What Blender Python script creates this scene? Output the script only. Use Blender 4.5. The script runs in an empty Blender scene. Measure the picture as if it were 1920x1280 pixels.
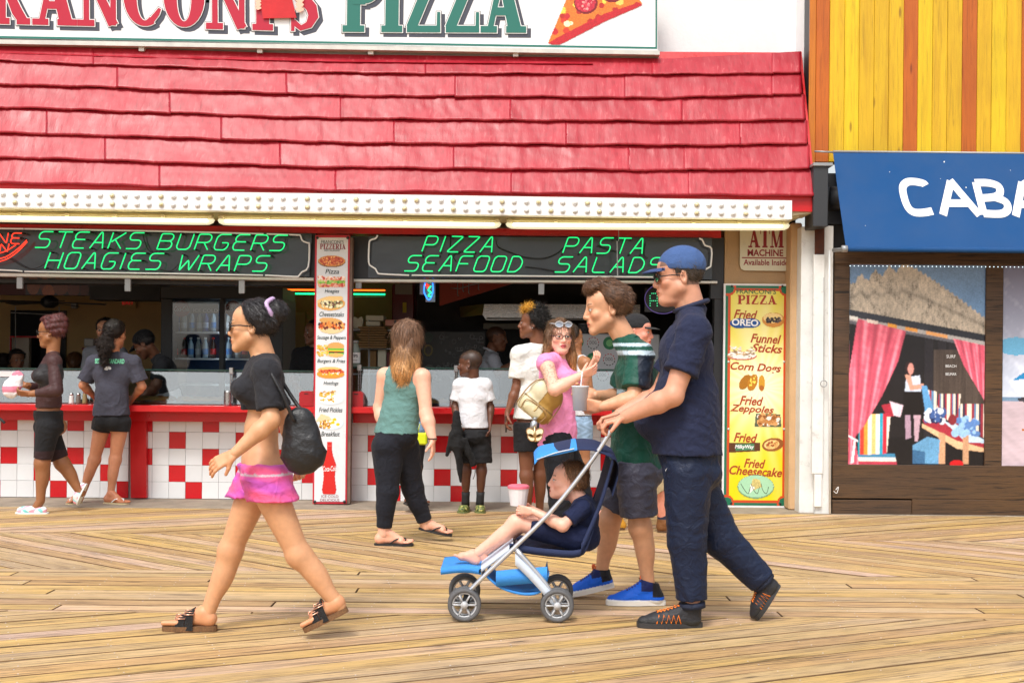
import bpy, math, random
import numpy as np
from mathutils import Vector, Matrix, Quaternion
from mathutils.bvhtree import BVHTree
random.seed(7); rng = np.random.default_rng(7)
SC = bpy.context.scene
COL = SC.collection

# ---------------------------------------------------------------- camera, world, sun, exposure
F = 2310.0; ROLL = 0.0095; CAMZ = 1.25; CAMD = 11.0
cr, sr = math.cos(ROLL), math.sin(ROLL)
cam_d = bpy.data.cameras.new('camera'); cam = bpy.data.objects.new('camera', cam_d); COL.objects.link(cam)
cam_d.sensor_width = 36.0; cam_d.lens = 36.0 * F / 1920.0
cam_d.shift_y = 43.0 / 1920.0
cam_d.clip_start = 0.1; cam_d.clip_end = 2000
cam.matrix_world = Matrix(((cr, -sr, 0, 0), (0, 0, -1, -CAMD), (sr, cr, 0, CAMZ), (0, 0, 0, 1)))
SC.camera = cam

world = bpy.data.worlds.new('World'); SC.world = world; world.use_nodes = True
nt = world.node_tree; nt.nodes.clear()
sky = nt.nodes.new('ShaderNodeTexSky'); sky.sky_type = 'NISHITA'; sky.sun_disc = False
SUN_EL, SUN_AZ = math.radians(55), math.radians(200)
sky.sun_elevation = SUN_EL; sky.sun_rotation = SUN_AZ; sky.dust_density = 4.0; sky.air_density = 1.3
hs = nt.nodes.new('ShaderNodeHueSaturation'); hs.inputs['Saturation'].default_value = 0.30
bg = nt.nodes.new('ShaderNodeBackground'); bg.inputs['Strength'].default_value = 0.15
wo = nt.nodes.new('ShaderNodeOutputWorld')
nt.links.new(sky.outputs[0], hs.inputs['Color']); nt.links.new(hs.outputs[0], bg.inputs[0]); nt.links.new(bg.outputs[0], wo.inputs[0])

sun_d = bpy.data.lights.new('sun', 'SUN'); sun_d.energy = 1.5; sun_d.angle = math.radians(13); sun_d.color = (1, .965, .91)
sun = bpy.data.objects.new('sun', sun_d); COL.objects.link(sun)
# sun_rotation is measured clockwise from +Y seen from above
sdir = Vector((math.sin(SUN_AZ) * math.cos(SUN_EL), math.cos(SUN_AZ) * math.cos(SUN_EL), math.sin(SUN_EL)))
sun.rotation_euler = sdir.to_track_quat('Z', 'Y').to_euler()

vs = SC.view_settings; vs.view_transform = 'Standard'; vs.look = 'None'; vs.gamma = 1.0; vs.use_curve_mapping = False
vs.exposure = 0.48
try:
    SC.cycles.max_bounces = 6; SC.cycles.diffuse_bounces = 4; SC.cycles.transparent_max_bounces = 8
    SC.cycles.use_denoising = True
except Exception: pass

# ---------------------------------------------------------------- helpers
def W(px, py, D):
    """photograph pixel (1920 wide) and distance from the lens plane -> place in the world"""
    du = px - 960.0; dv = 683.0 - py
    return Vector(((du * cr - dv * sr) * D / F, D - CAMD, CAMZ + (du * sr + dv * cr) * D / F))
def Wx(px, D, py=683): return W(px, py, D).x
def Wz(py, D, px=960): return W(px, py, D).z

def srgb(*c):
    if len(c) == 1 and isinstance(c[0], str):
        s = c[0].lstrip('#'); c = [int(s[i:i+2], 16) / 255 for i in (0, 2, 4)]
    elif max(c) > 1.0: c = [v / 255 for v in c]
    return tuple((v / 12.92 if v <= .04045 else ((v + .055) / 1.055) ** 2.4) for v in c)

class NB:
    def __init__(s, name):
        s.m = bpy.data.materials.new(name); s.m.use_nodes = True; s.t = s.m.node_tree
        s.b = s.t.nodes['Principled BSDF']; s.o = s.t.nodes['Material Output']
    def n(s, ty, **kw):
        x = s.t.nodes.new(ty)
        for k, v in kw.items():
            if k.startswith('i_'):
                key = k[2:].replace('_', ' ')
                key = int(key) if key.isdigit() else key
                x.inputs[key].default_value = v
            else: setattr(x, k, v)
        return x
    def l(s, a, b): s.t.links.new(a, b)
MATS = {}
def mat(name, col=(.5, .5, .5), rough=.6, metal=0.0, var=0.0, vscale=8.0, bump=0.0, bscale=60.0, emit=None, estr=0.0,
        vcol=False, spec=0.5, coat=0.0, stretch=(1, 1, 1), tint=False, trans=0.0, dirt=0.0, alpha=1.0):
    if name in MATS: return MATS[name]
    q = NB(name); b = q.b
    b.inputs['Roughness'].default_value = rough; b.inputs['Metallic'].default_value = metal
    b.inputs['Specular IOR Level'].default_value = spec; b.inputs['Coat Weight'].default_value = coat
    b.inputs['Transmission Weight'].default_value = trans
    b.inputs['Alpha'].default_value = alpha
    tc = q.n('ShaderNodeTexCoord'); mp = q.n('ShaderNodeMapping'); mp.inputs['Scale'].default_value = stretch
    q.l(tc.outputs['Object'], mp.inputs[0])
    src = None
    if vcol:
        a = q.n('ShaderNodeVertexColor', layer_name='Col'); src = a.outputs[0]
    else:
        r = q.n('ShaderNodeRGB'); r.outputs[0].default_value = (*col, 1); src = r.outputs[0]
    if tint:
        oi = q.n('ShaderNodeObjectInfo'); mm = q.n('ShaderNodeMix', data_type='RGBA', blend_type='MULTIPLY'); mm.inputs[0].default_value = 1
        q.l(src, mm.inputs[6]); q.l(oi.outputs['Color'], mm.inputs[7]); src = mm.outputs[2]
    if var > 0:
        no = q.n('ShaderNodeTexNoise', i_Scale=vscale, i_Detail=6.0, i_Roughness=.65); q.l(mp.outputs[0], no.inputs['Vector'])
        mr = q.n('ShaderNodeMapRange', i_1=.3, i_2=.7, i_3=1 - var, i_4=1 + var * .6); q.l(no.outputs[0], mr.inputs[0])
        mm = q.n('ShaderNodeMix', data_type='RGBA', blend_type='MULTIPLY'); mm.inputs[0].default_value = 1
        cc = q.n('ShaderNodeCombineColor'); [q.l(mr.outputs[0], cc.inputs[i]) for i in range(3)]
        q.l(src, mm.inputs[6]); q.l(cc.outputs[0], mm.inputs[7]); src = mm.outputs[2]
        rr = q.n('ShaderNodeMapRange', i_1=.3, i_2=.7, i_3=max(.02, rough - .12), i_4=min(1, rough + .12)); q.l(no.outputs[0], rr.inputs[0]); q.l(rr.outputs[0], b.inputs['Roughness'])
    if dirt > 0:
        no = q.n('ShaderNodeTexNoise', i_Scale=14.0, i_Detail=10.0, i_Roughness=.75); q.l(tc.outputs['Object'], no.inputs['Vector'])
        mr = q.n('ShaderNodeMapRange', i_1=.56, i_2=.72, i_3=0, i_4=dirt); q.l(no.outputs[0], mr.inputs[0])
        mm = q.n('ShaderNodeMix', data_type='RGBA'); q.l(mr.outputs[0], mm.inputs[0]); q.l(src, mm.inputs[6]); mm.inputs[7].default_value = (.12, .09, .06, 1); src = mm.outputs[2]
    q.l(src, b.inputs['Base Color'])
    if bump > 0:
        n2 = q.n('ShaderNodeTexNoise', i_Scale=bscale, i_Detail=5.0); q.l(mp.outputs[0], n2.inputs['Vector'])
        bp = q.n('ShaderNodeBump', i_Strength=bump, i_Distance=.01); q.l(n2.outputs[0], bp.inputs['Height']); q.l(bp.outputs[0], b.inputs['Normal'])
    if emit is not None:
        b.inputs['Emission Color'].default_value = (*emit, 1); b.inputs['Emission Strength'].default_value = estr
    MATS[name] = q.m
    return q.m

def raw_mesh(name, V, Fc, mats=(), smooth=False, cols=None, midx=None):
    me = bpy.data.meshes.new(name)
    me.from_pydata(np.asarray(V, dtype=np.float64).reshape(-1, 3).tolist() if len(V) else [], [], Fc.tolist() if isinstance(Fc, np.ndarray) else Fc)
    for m in (mats if isinstance(mats, (list, tuple)) else [mats]): me.materials.append(m)
    if midx is not None and len(midx) == len(me.polygons): me.polygons.foreach_set('material_index', midx)
    if smooth: me.polygons.foreach_set('use_smooth', [True] * len(me.polygons))
    if cols is not None:
        a = me.color_attributes.new('Col', 'FLOAT_COLOR', 'POINT')
        c = np.ones((len(me.vertices), 4), dtype=np.float32); c[:, :3] = cols
        a.data.foreach_set('color', c.ravel())
    me.update()
    return me
def link(name, data, parent=None, loc=None, rot=None):
    o = bpy.data.objects.new(name, data); COL.objects.link(o)
    if parent is not None: o.parent = parent
    if loc is not None: o.location = loc
    if rot is not None: o.rotation_euler = rot
    return o
def tag(o, label=None, cat=None, group=None, kind=None):
    if label: o['label'] = label
    if cat: o['category'] = cat
    if group: o['group'] = group
    if kind: o['kind'] = kind
    return o
def thing(name, label, cat, loc=(0, 0, 0), group=None, rot=None):
    o = link(name, None, None, loc, rot); o.empty_display_size = .1
    return tag(o, label, cat, group)

class MB:
    """collects shapes into one mesh"""
    def __init__(s): s.V = []; s.F = []; s.M = []
    def add(s, V, Fc, m=0):
        n = len(s.V); s.V += [tuple(v) for v in V]; s.F += [tuple(i + n for i in f) for f in Fc]; s.M += [m] * len(Fc); return s
    def box(s, x0, x1, y0, y1, z0, z1, m=0, c=0.0):
        if c <= 0:
            V = [(x, y, z) for x in (x0, x1) for y in (y0, y1) for z in (z0, z1)]
            return s.add(V, [(0, 1, 3, 2), (4, 6, 7, 5), (0, 4, 5, 1), (2, 3, 7, 6), (0, 2, 6, 4), (1, 5, 7, 3)], m)
        c = min(c, abs(x1-x0)*.45, abs(y1-y0)*.45, abs(z1-z0)*.45)
        X = (x0, x1); Y = (y0, y1); Z = (z0, z1); V = []; ix = {}
        for i in (0, 1):
            for j in (0, 1):
                for k in (0, 1):
                    sx, sy, sz = (c if i == 0 else -c), (c if j == 0 else -c), (c if k == 0 else -c)
                    ix[i, j, k] = len(V)
                    V += [(X[i], Y[j] + sy, Z[k] + sz), (X[i] + sx, Y[j], Z[k] + sz), (X[i] + sx, Y[j] + sy, Z[k])]
        g = lambda i, j, k, a: ix[i, j, k] + a
        Fc = []
        for i in (0, 1):
            f = [g(i, 0, 0, 0), g(i, 1, 0, 0), g(i, 1, 1, 0), g(i, 0, 1, 0)]; Fc.append(f if i else f[::-1])
            f = [g(0, i, 0, 1), g(0, i, 1, 1), g(1, i, 1, 1), g(1, i, 0, 1)]; Fc.append(f if i else f[::-1])
            f = [g(0, 0, i, 2), g(1, 0, i, 2), g(1, 1, i, 2), g(0, 1, i, 2)]; Fc.append(f if i else f[::-1])
        for j in (0, 1):
            for k in (0, 1):
                f = [g(0, j, k, 1), g(1, j, k, 1), g(1, j, k, 2), g(0, j, k, 2)]; Fc.append(f if (j ^ k) else f[::-1])
                f = [g(j, 0, k, 0), g(j, 1, k, 0), g(j, 1, k, 2), g(j, 0, k, 2)]; Fc.append(f if not (j ^ k) else f[::-1])
                f = [g(j, k, 0, 0), g(j, k, 1, 0), g(j, k, 1, 1), g(j, k, 0, 1)]; Fc.append(f if (j ^ k) else f[::-1])
        for i in (0, 1):
            for j in (0, 1):
                for k in (0, 1):
                    f = [g(i, j, k, 0), g(i, j, k, 1), g(i, j, k, 2)]; Fc.append(f if (i ^ j ^ k) else f[::-1])
        return s.add(V, Fc, m)
    def tube(s, P, r, n=8, closed=False, m=0, cap=True, up=None):
        P = [Vector(p) for p in P]; R = list(r) if isinstance(r, (list, tuple, np.ndarray)) else [r] * len(P)
        N = len(P); T = []
        for i in range(N):
            a = P[(i - 1) % N] if (closed or i > 0) else P[i]; b = P[(i + 1) % N] if (closed or i < N - 1) else P[i]
            t = (b - a); T.append(t.normalized() if t.length > 1e-9 else Vector((0, 0, 1)))
        u = Vector(up) if up is not None else (Vector((0, 0, 1)) if abs(T[0].z) < .9 else Vector((1, 0, 0)))
        u = (u - T[0] * u.dot(T[0])).normalized(); V = []
        for i in range(N):
            u = (u - T[i] * u.dot(T[i]))
            u = u.normalized() if u.length > 1e-6 else T[i].orthogonal().normalized()
            w = T[i].cross(u)
            for k in range(n):
                a = 2 * math.pi * k / n
                V.append(P[i] + (u * math.cos(a) + w * math.sin(a)) * R[i])
        Fc = []
        for i in range(N if closed else N - 1):
            j = (i + 1) % N
            for k in range(n):
                k2 = (k + 1) % n; Fc.append((i * n + k, i * n + k2, j * n + k2, j * n + k))
        if cap and not closed: Fc += [tuple(range(n))[::-1], tuple((N - 1) * n + k for k in range(n))]
        return s.add(V, Fc, m)
    def lathe(s, prof, c, n=16, axis='Z', m=0, cap=True):
        """prof = [(r, h)] from bottom to top"""
        V = []; c = Vector(c)
        for r, h in prof:
            for k in range(n):
                a = 2 * math.pi * k / n; x, y = r * math.cos(a), r * math.sin(a)
                v = Vector((x, y, h)) if axis == 'Z' else (Vector((x, -h, y)) if axis == 'Y' else Vector((h, x, y)))
                V.append(c + v)
        Fc = []
        for i in range(len(prof) - 1):
            for k in range(n):
                k2 = (k + 1) % n; Fc.append((i * n + k, i * n + k2, (i + 1) * n + k2, (i + 1) * n + k))
        if cap: Fc += [tuple(range(n))[::-1], tuple((len(prof) - 1) * n + k for k in range(n))]
        return s.add(V, Fc, m)
    def prism(s, P, y0, y1, m=0):
        """polygon P in x,z extruded from y0 (front) to y1"""
        n = len(P); V = [(p[0], y0, p[1]) for p in P] + [(p[0], y1, p[1]) for p in P]
        ar = sum(P[i][0] * P[(i + 1) % n][1] - P[(i + 1) % n][0] * P[i][1] for i in range(n))
        Fc = [tuple(range(n)), tuple(range(2 * n - 1, n - 1, -1))] + [(i, i + n, (i + 1) % n + n, (i + 1) % n) for i in range(n)]
        if ar < 0: Fc = [f[::-1] for f in Fc]
        return s.add(V, Fc, m)
    def mesh(s, name, mats, smooth=False): return raw_mesh(name, s.V, s.F, mats, smooth, None, s.M)
    def build(s, name, mats, parent=None, loc=None, rot=None, smooth=False):
        return link(name, s.mesh(name, mats, smooth), parent, loc, rot)

def smoothpath(P, n=4, closed=False):
    P = [Vector(p) for p in P]; out = []; N = len(P)
    for i in range(N if closed else N - 1):
        p0 = P[(i - 1) % N] if (closed or i > 0) else P[i]; p1 = P[i]; p2 = P[(i + 1) % N]; p3 = P[(i + 2) % N] if (closed or i < N - 2) else p2
        for k in range(n):
            t = k / n
            out.append(.5 * ((2 * p1) + (p2 - p0) * t + (2 * p0 - 5 * p1 + 4 * p2 - p3) * t * t + (3 * p1 - p0 - 3 * p2 + p3) * t ** 3))
    if not closed: out.append(P[-1])
    return out

# ---- text with the built-in font, turned into a mesh standing in the x,z plane facing -Y
def text_mesh(txt, size=1.0, width=None, height=None, bold=0.0, shear=0.0, extrude=0.002, mats=(), align='CENTER', res=3, spacing=1.0):
    cu = bpy.data.curves.new('lettering', 'FONT'); cu.body = txt; cu.size = size; cu.offset = bold; cu.shear = shear
    cu.extrude = extrude; cu.align_x = align; cu.resolution_u = res; cu.space_character = spacing
    o = bpy.data.objects.new('tmp', cu); COL.objects.link(o)
    dg = bpy.context.evaluated_depsgraph_get(); me = bpy.data.meshes.new_from_object(o.evaluated_get(dg))
    bpy.data.objects.remove(o); bpy.data.curves.remove(cu)
    n = len(me.vertices); co = np.empty(n * 3, dtype=np.float32); me.vertices.foreach_get('co', co); co = co.reshape(-1, 3)
    if n:
        lo, hi = co.min(0), co.max(0); c = (lo + hi) / 2
        sx = (width / (hi[0] - lo[0])) if width else 1; sy = (height / (hi[1] - lo[1])) if height else (sx if width else 1)
        if not width and height: sx = sy
        x = (co[:, 0] - (c[0] if align == 'CENTER' else lo[0])) * sx; z = (co[:, 1] - c[1]) * sy; y = -co[:, 2]
        co = np.stack([x, y, z], 1); me.vertices.foreach_set('co', co.ravel())
    me.materials.clear()
    for m in (mats if isinstance(mats, (list, tuple)) else [mats]): me.materials.append(m)
    me.update(); return me
def put_text(txt, px, py, D, wpx, hpx, m, parent, bold=.0, shear=0.0, tilt=0.0, name='lettering', extrude=.0012, spacing=1.0, off=0.0):
    """centre px,py; size in photo pixels; D distance of the face it is printed on"""
    s = D / F; me = text_mesh(txt, 1.0, wpx * s, hpx * s, bold, shear, 0.0, m, spacing=spacing)
    n = len(me.vertices); co = np.empty(n * 3, dtype=np.float32); me.vertices.foreach_get('co', co)
    p = W(px, py, D)
    o = link(name, me, parent); o.location = p + Vector((0, -.0015 - off, 0)) - (parent.matrix_world.translation if parent else Vector())
    if parent: o.location = p + Vector((0, -.0015 - off, 0)) - Vector(parent.location)
    o.rotation_euler = (0, -tilt, 0)
    return o

# ---- painted flat pictures: a canvas of colours turned into a coloured grid
class Canvas:
    def __init__(s, w, h, col=(1, 1, 1), alpha=True):
        s.w, s.h = w, h; s.c = np.zeros((h, w, 3), dtype=np.float32); s.c[:] = srgb(*col); s.a = np.ones((h, w), bool) if not alpha else np.zeros((h, w), bool)
        yy, xx = np.mgrid[0:h, 0:w]; s.x = (xx + .5) / w; s.y = (yy + .5) / h      # 0..1, y down
    def put(s, mask, col, jit=0.0, hf=0.0):
        c = np.array(srgb(*col)); n = int(mask.sum())
        v = np.ones((n, 1))
        if jit > 0: v = v * (1 + rng.normal(0, jit, (n, 1)))
        s.c[mask] = np.clip(c * v, 0, 1); s.a |= mask; return s
    def poly(s, P, col, jit=0.0):
        m = np.zeros((s.h, s.w), bool); n = len(P)
        for i in range(n):
            x1, y1 = P[i]; x2, y2 = P[(i + 1) % n]
            if y1 == y2: continue
            cnd = ((y1 > s.y) != (y2 > s.y)) & (s.x < (x2 - x1) * (s.y - y1) / (y2 - y1) + x1)
            m ^= cnd
        return s.put(m, col, jit)
    def ell(s, cx, cy, rx, ry, col, jit=0.0, rot=0.0):
        dx, dy = s.x - cx, s.y - cy; a = s.w / s.h
        dxr = dx * a; ca, sa = math.cos(rot), math.sin(rot)
        u = (dxr * ca + dy * sa) / (rx * a); v = (-dxr * sa + dy * ca) / ry
        return s.put(u * u + v * v < 1, col, jit)
    def blobs(s, n, box, r, cols, jit=.05, inside=None, ar=1.0):
        for _ in range(n):
            cx, cy = random.uniform(box[0], box[2]), random.uniform(box[1], box[3]); q = r * random.uniform(.5, 1.2)
            if inside and not inside(cx, cy): continue
            s.ell(cx, cy, q, q * s.w / s.h * ar, random.choice(cols), jit, random.uniform(-.6, .6))
        return s
    def grad(s, top, bot, y0=0, y1=1, jit=0.0):
        t = np.clip((s.y - y0) / (y1 - y0), 0, 1)[..., None]; m = (s.y >= y0) & (s.y <= y1)
        g = np.array(srgb(*top)) * (1 - t) + np.array(srgb(*bot)) * t
        s.c[m] = g[m]; s.a |= m; return s
    def mesh(s, name, w, h, m, crop=True):
        H, Wd = s.h, s.w; V = np.zeros((H * Wd * 4, 3)); sel = np.argwhere(s.a)
        if not crop: sel = np.argwhere(np.ones_like(s.a))
        i, j = sel[:, 0], sel[:, 1]; k = len(sel)
        x0 = (j / Wd - .5) * w; x1 = ((j + 1) / Wd - .5) * w; z0 = (.5 - i / H) * h; z1 = (.5 - (i + 1) / H) * h; z = np.zeros(k)
        V = np.stack([np.stack([x0, z, z1], 1), np.stack([x1, z, z1], 1), np.stack([x1, z, z0], 1), np.stack([x0, z, z0], 1)], 1).reshape(-1, 3)
        Fc = np.arange(k * 4).reshape(-1, 4); c = np.repeat(s.c[i, j], 4, axis=0)
        return raw_mesh(name, V, Fc, m, False, c)
    def place(s, name, px, py, D, wpx, hpx, parent, m, tilt=0.0, off=.002):
        q = D / F; me = s.mesh(name, wpx * q, hpx * q, m)
        o = link(name, me, parent); o.location = W(px, py, D) + Vector((0, -off, 0)) - (Vector(parent.location) if parent else Vector()); o.rotation_euler = (0, -tilt, 0)
        return o
M_PRINT = mat('printed_picture', vcol=True, rough=.35, bump=0)
def vnoise(x, y, seed=0):
    r = np.random.default_rng(seed); out = 0
    for k in range(5):
        f = 2 ** k; a, b, p = r.uniform(-1, 1) * f * 3, r.uniform(-1, 1) * f * 3, r.uniform(0, 6.28)
        a2, b2 = r.uniform(-1, 1) * f * 3, r.uniform(-1, 1) * f * 3
        out = out + np.sin(a * x + b * y + p + 1.3 * np.sin(a2 * x + b2 * y)) / (1 + k * .6)
    return out / 2.5
# ================================================================ MATERIALS OF THE SETTING
def plank_mat(name, base, dark, grey, grain=1.0, rough=.62, knots=True, ck=1.0):
    q = NB(name); b = q.b
    tc = q.n('ShaderNodeTexCoord'); oi = q.n('ShaderNodeObjectInfo'); geo = q.n('ShaderNodeNewGeometry')
    off = q.n('ShaderNodeVectorMath', operation='SCALE'); cmb = q.n('ShaderNodeCombineXYZ')
    for i in range(3): q.l(oi.outputs['Random'], cmb.inputs[i])
    off.inputs['Scale'].default_value = 57.0; q.l(cmb.outputs[0], off.inputs[0])
    ad = q.n('ShaderNodeVectorMath', operation='ADD'); q.l(tc.outputs['Object'], ad.inputs[0]); q.l(off.outputs[0], ad.inputs[1])
    def noise(scale, st, det=6, ro=.6, dist=0.0):
        mp = q.n('ShaderNodeMapping'); mp.inputs['Scale'].default_value = st; q.l(ad.outputs[0], mp.inputs[0])
        n = q.n('ShaderNodeTexNoise', i_Scale=scale, i_Detail=det, i_Roughness=ro, i_Distortion=dist); q.l(mp.outputs[0], n.inputs['Vector']); return n.outputs[0]
    fine = noise(9, (.42, 17 * grain, 17 * grain), 8, .74, .25); mid = noise(3, (.3, 7 * grain, 7 * grain), 5, .6, .8); big = noise(1.2, (.5, 2, 2), 3)
    def mix(a, bcol, fac, bt='MIX'):
        m = q.n('ShaderNodeMix', data_type='RGBA', blend_type=bt)
        if isinstance(fac, float): m.inputs[0].default_value = fac
        else: q.l(fac, m.inputs[0])
        for k, v in ((6, a), (7, bcol)):
            if isinstance(v, tuple): m.inputs[k].default_value = (*v, 1)
            else: q.l(v, m.inputs[k])
        return m.outputs[2]
    def rng_(x, a, b_, c=0.0, d=1.0):
        m = q.n('ShaderNodeMapRange', i_1=a, i_2=b_, i_3=c, i_4=d); q.l(x, m.inputs[0]); return m.outputs[0]
    c = mix(base, grey, rng_(big, .42, .68, 0, .75))
    c = mix(c, tuple(v * 1.35 for v in base), rng_(mid, .5, .75, 0, .35))
    c = mix(c, dark, rng_(mid, .46, .33, 0, .38))
    crack = rng_(fine, .495, .36, 0, .95 * ck)
    c = mix(c, dark, crack)
    c = mix(c, tuple(v * .35 for v in dark), rng_(noise(7, (.30, 13 * grain, 13 * grain), 5, .6, .2),   .425, .36, 0, .92 * ck))
    if knots:
        vo = q.n('ShaderNodeTexVoronoi', i_Scale=1.0); mp = q.n('ShaderNodeMapping'); mp.inputs['Scale'].default_value = (1.6, 7, 7); q.l(ad.outputs[0], mp.inputs[0]); q.l(mp.outputs[0], vo.inputs['Vector'])
        c = mix(c, tuple(v * .5 for v in dark), rng_(vo.outputs['Distance'], .10, .05, 0, .75))
    # stains that run across boards
    n3 = q.n('ShaderNodeTexNoise', i_Scale=.9, i_Detail=4.0); q.l(geo.outputs['Position'], n3.inputs['Vector'])
    c = mix(c, tuple(v * .62 for v in grey), rng_(n3.outputs[0], .52, .70, 0, .35))
    c = mix(c, oi.outputs['Color'], 1.0, 'MULTIPLY')
    q.l(c, b.inputs['Base Color']); b.inputs['Roughness'].default_value = rough
    q.l(rng_(fine, .3, .7, rough + .12, rough - .12), b.inputs['Roughness'])
    bp = q.n('ShaderNodeBump', i_Strength=.8, i_Distance=.003); q.l(fine, bp.inputs['Height']); q.l(bp.outputs[0], b.inputs['Normal'])
    return q.m
M_DECK = plank_mat('weathered_deck_wood', srgb(203, 171, 118), srgb(76, 54, 36), srgb(198, 172, 146))
M_CLAD = plank_mat('stained_cedar', (.70, .43, .012), (.42, .18, .006), (.60, .33, .012), .6, .42, True, .3)
M_BROWN = plank_mat('dark_brown_wood', srgb(88, 62, 36), srgb(36, 24, 14), srgb(78, 58, 44), .7, .5, False)
M_CONC = mat('worn_concrete', srgb(150, 138, 122), .85, var=.35, vscale=5, bump=.5, bscale=70, dirt=.5)
M_ROOF = None
def roof_mat():
    q = NB('painted_red_roof'); b = q.b
    tc = q.n('ShaderNodeTexCoord'); mp = q.n('ShaderNodeMapping'); mp.inputs['Scale'].default_value = (34, 16, 1.2); q.l(tc.outputs['Object'], mp.inputs[0])
    st = q.n('ShaderNodeTexNoise', i_Scale=1.0, i_Detail=5.0, i_Roughness=.6); q.l(mp.outputs[0], st.inputs['Vector'])
    bg_ = q.n('ShaderNodeTexNoise', i_Scale=2.2, i_Detail=5.0); q.l(tc.outputs['Object'], bg_.inputs['Vector'])
    rp = q.n('ShaderNodeValToRGB'); e = rp.color_ramp.elements; e[0].position = .3; e[0].color = (.31, .005, .016, 1); e[1].position = .72; e[1].color = (.45, .018, .036, 1)
    q.l(bg_.outputs[0], rp.inputs[0])
    r2 = q.n('ShaderNodeMapRange', i_1=.46, i_2=.34, i_3=0, i_4=.42); q.l(st.outputs[0], r2.inputs[0])
    m = q.n('ShaderNodeMix', data_type='RGBA'); q.l(r2.outputs[0], m.inputs[0]); q.l(rp.outputs[0], m.inputs[6]); m.inputs[7].default_value = (.22, .006, .012, 1)
    r3 = q.n('ShaderNodeMapRange', i_1=.58, i_2=.74, i_3=0, i_4=.35); q.l(st.outputs[0], r3.inputs[0])
    m2 = q.n('ShaderNodeMix', data_type='RGBA'); q.l(r3.outputs[0], m2.inputs[0]); q.l(m.outputs[2], m2.inputs[6]); m2.inputs[7].default_value = (.75, .22, .22, 1)
    # bird droppings and specks
    vo = q.n('ShaderNodeTexVoronoi', i_Scale=3.4); q.l(tc.outputs['Object'], vo.inputs['Vector'])
    n4 = q.n('ShaderNodeTexNoise', i_Scale=30.0, i_Detail=3.0); q.l(tc.outputs['Object'], n4.inputs['Vector'])
    ad = q.n('ShaderNodeMath', operation='MULTIPLY_ADD'); q.l(n4.outputs[0], ad.inputs[0]); ad.inputs[1].default_value = .13; q.l(vo.outputs['Distance'], ad.inputs[2])
    r4 = q.n('ShaderNodeMapRange', i_1=.105, i_2=.095, i_3=0, i_4=.8); q.l(ad.outputs[0], r4.inputs[0])
    m3 = q.n('ShaderNodeMix', data_type='RGBA'); q.l(r4.outputs[0], m3.inputs[0]); q.l(m2.outputs[2], m3.inputs[6]); m3.inputs[7].default_value = (.75, .68, .64, 1)
    q.l(m3.outputs[2], b.inputs['Base Color'])
    rr = q.n('ShaderNodeMapRange', i_1=.3, i_2=.7, i_3=.30, i_4=.52); q.l(bg_.outputs[0], rr.inputs[0]); q.l(rr.outputs[0], b.inputs['Roughness'])
    b.inputs['Specular IOR Level'].default_value = .5
    bp = q.n('ShaderNodeBump', i_Strength=.32, i_Distance=.006); q.l(st.outputs[0], bp.inputs['Height']); q.l(bp.outputs[0], b.inputs['Normal'])
    return q.m
M_ROOF = roof_mat()
M_REDP = mat('red_gloss_paint', (.56, .006, .010), .35, var=.15, vscale=4, bump=.12, bscale=25)
M_RTILE = mat('red_glazed_tile', (.55, .004, .012), .18, var=.08, vscale=3, tint=True)
M_WTILE = mat('white_glazed_tile', (.74, .75, .76), .18, var=.05, vscale=3, tint=True, bump=.05, bscale=12)
M_GROUT = mat('grey_grout', srgb(150, 148, 146), .9)
M_WHITE = mat('white_paint', (.80, .80, .80), .5, var=.06, vscale=2, bump=.08, bscale=12)
M_WPOST = mat('scuffed_white_paint', (.78, .78, .76), .55, var=.12, vscale=4, bump=.15, bscale=30, dirt=.35)
M_STUCCO = mat('white_stucco', (.82, .82, .82), .8, bump=.2, bscale=40, var=.04)
M_BEIGE = mat('beige_stucco', srgb(178, 148, 112), .85, bump=.5, bscale=120, var=.08)
M_BEIGE2 = mat('peach_stucco', srgb(205, 168, 126), .85, bump=.5, bscale=120, var=.08)
M_SOFF = mat('cream_soffit', srgb(200, 185, 150), .7, var=.1)
M_BLACK = mat('black_panel', (.012, .013, .016), .45, bump=.05)
M_SIGNBK = mat('black_gloss_sign_face', (.035, .042, .055), .14, bump=.25, bscale=5)
M_DARKW = mat('charcoal_metal', (.03, .033, .038), .5)
M_GREY = mat('grey_metal', (.32, .33, .34), .45, metal=.4)
M_STEEL = mat('brushed_steel', (.52, .53, .55), .28, metal=1, var=.15, stretch=(2, 30, 30))
M_ALU = mat('pale_aluminium_trim', (.62, .60, .55), .4, metal=.3, var=.15)
M_DECKBASE = mat('ground_sand', srgb(150, 120, 84), .95, var=.2, vscale=1)

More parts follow.
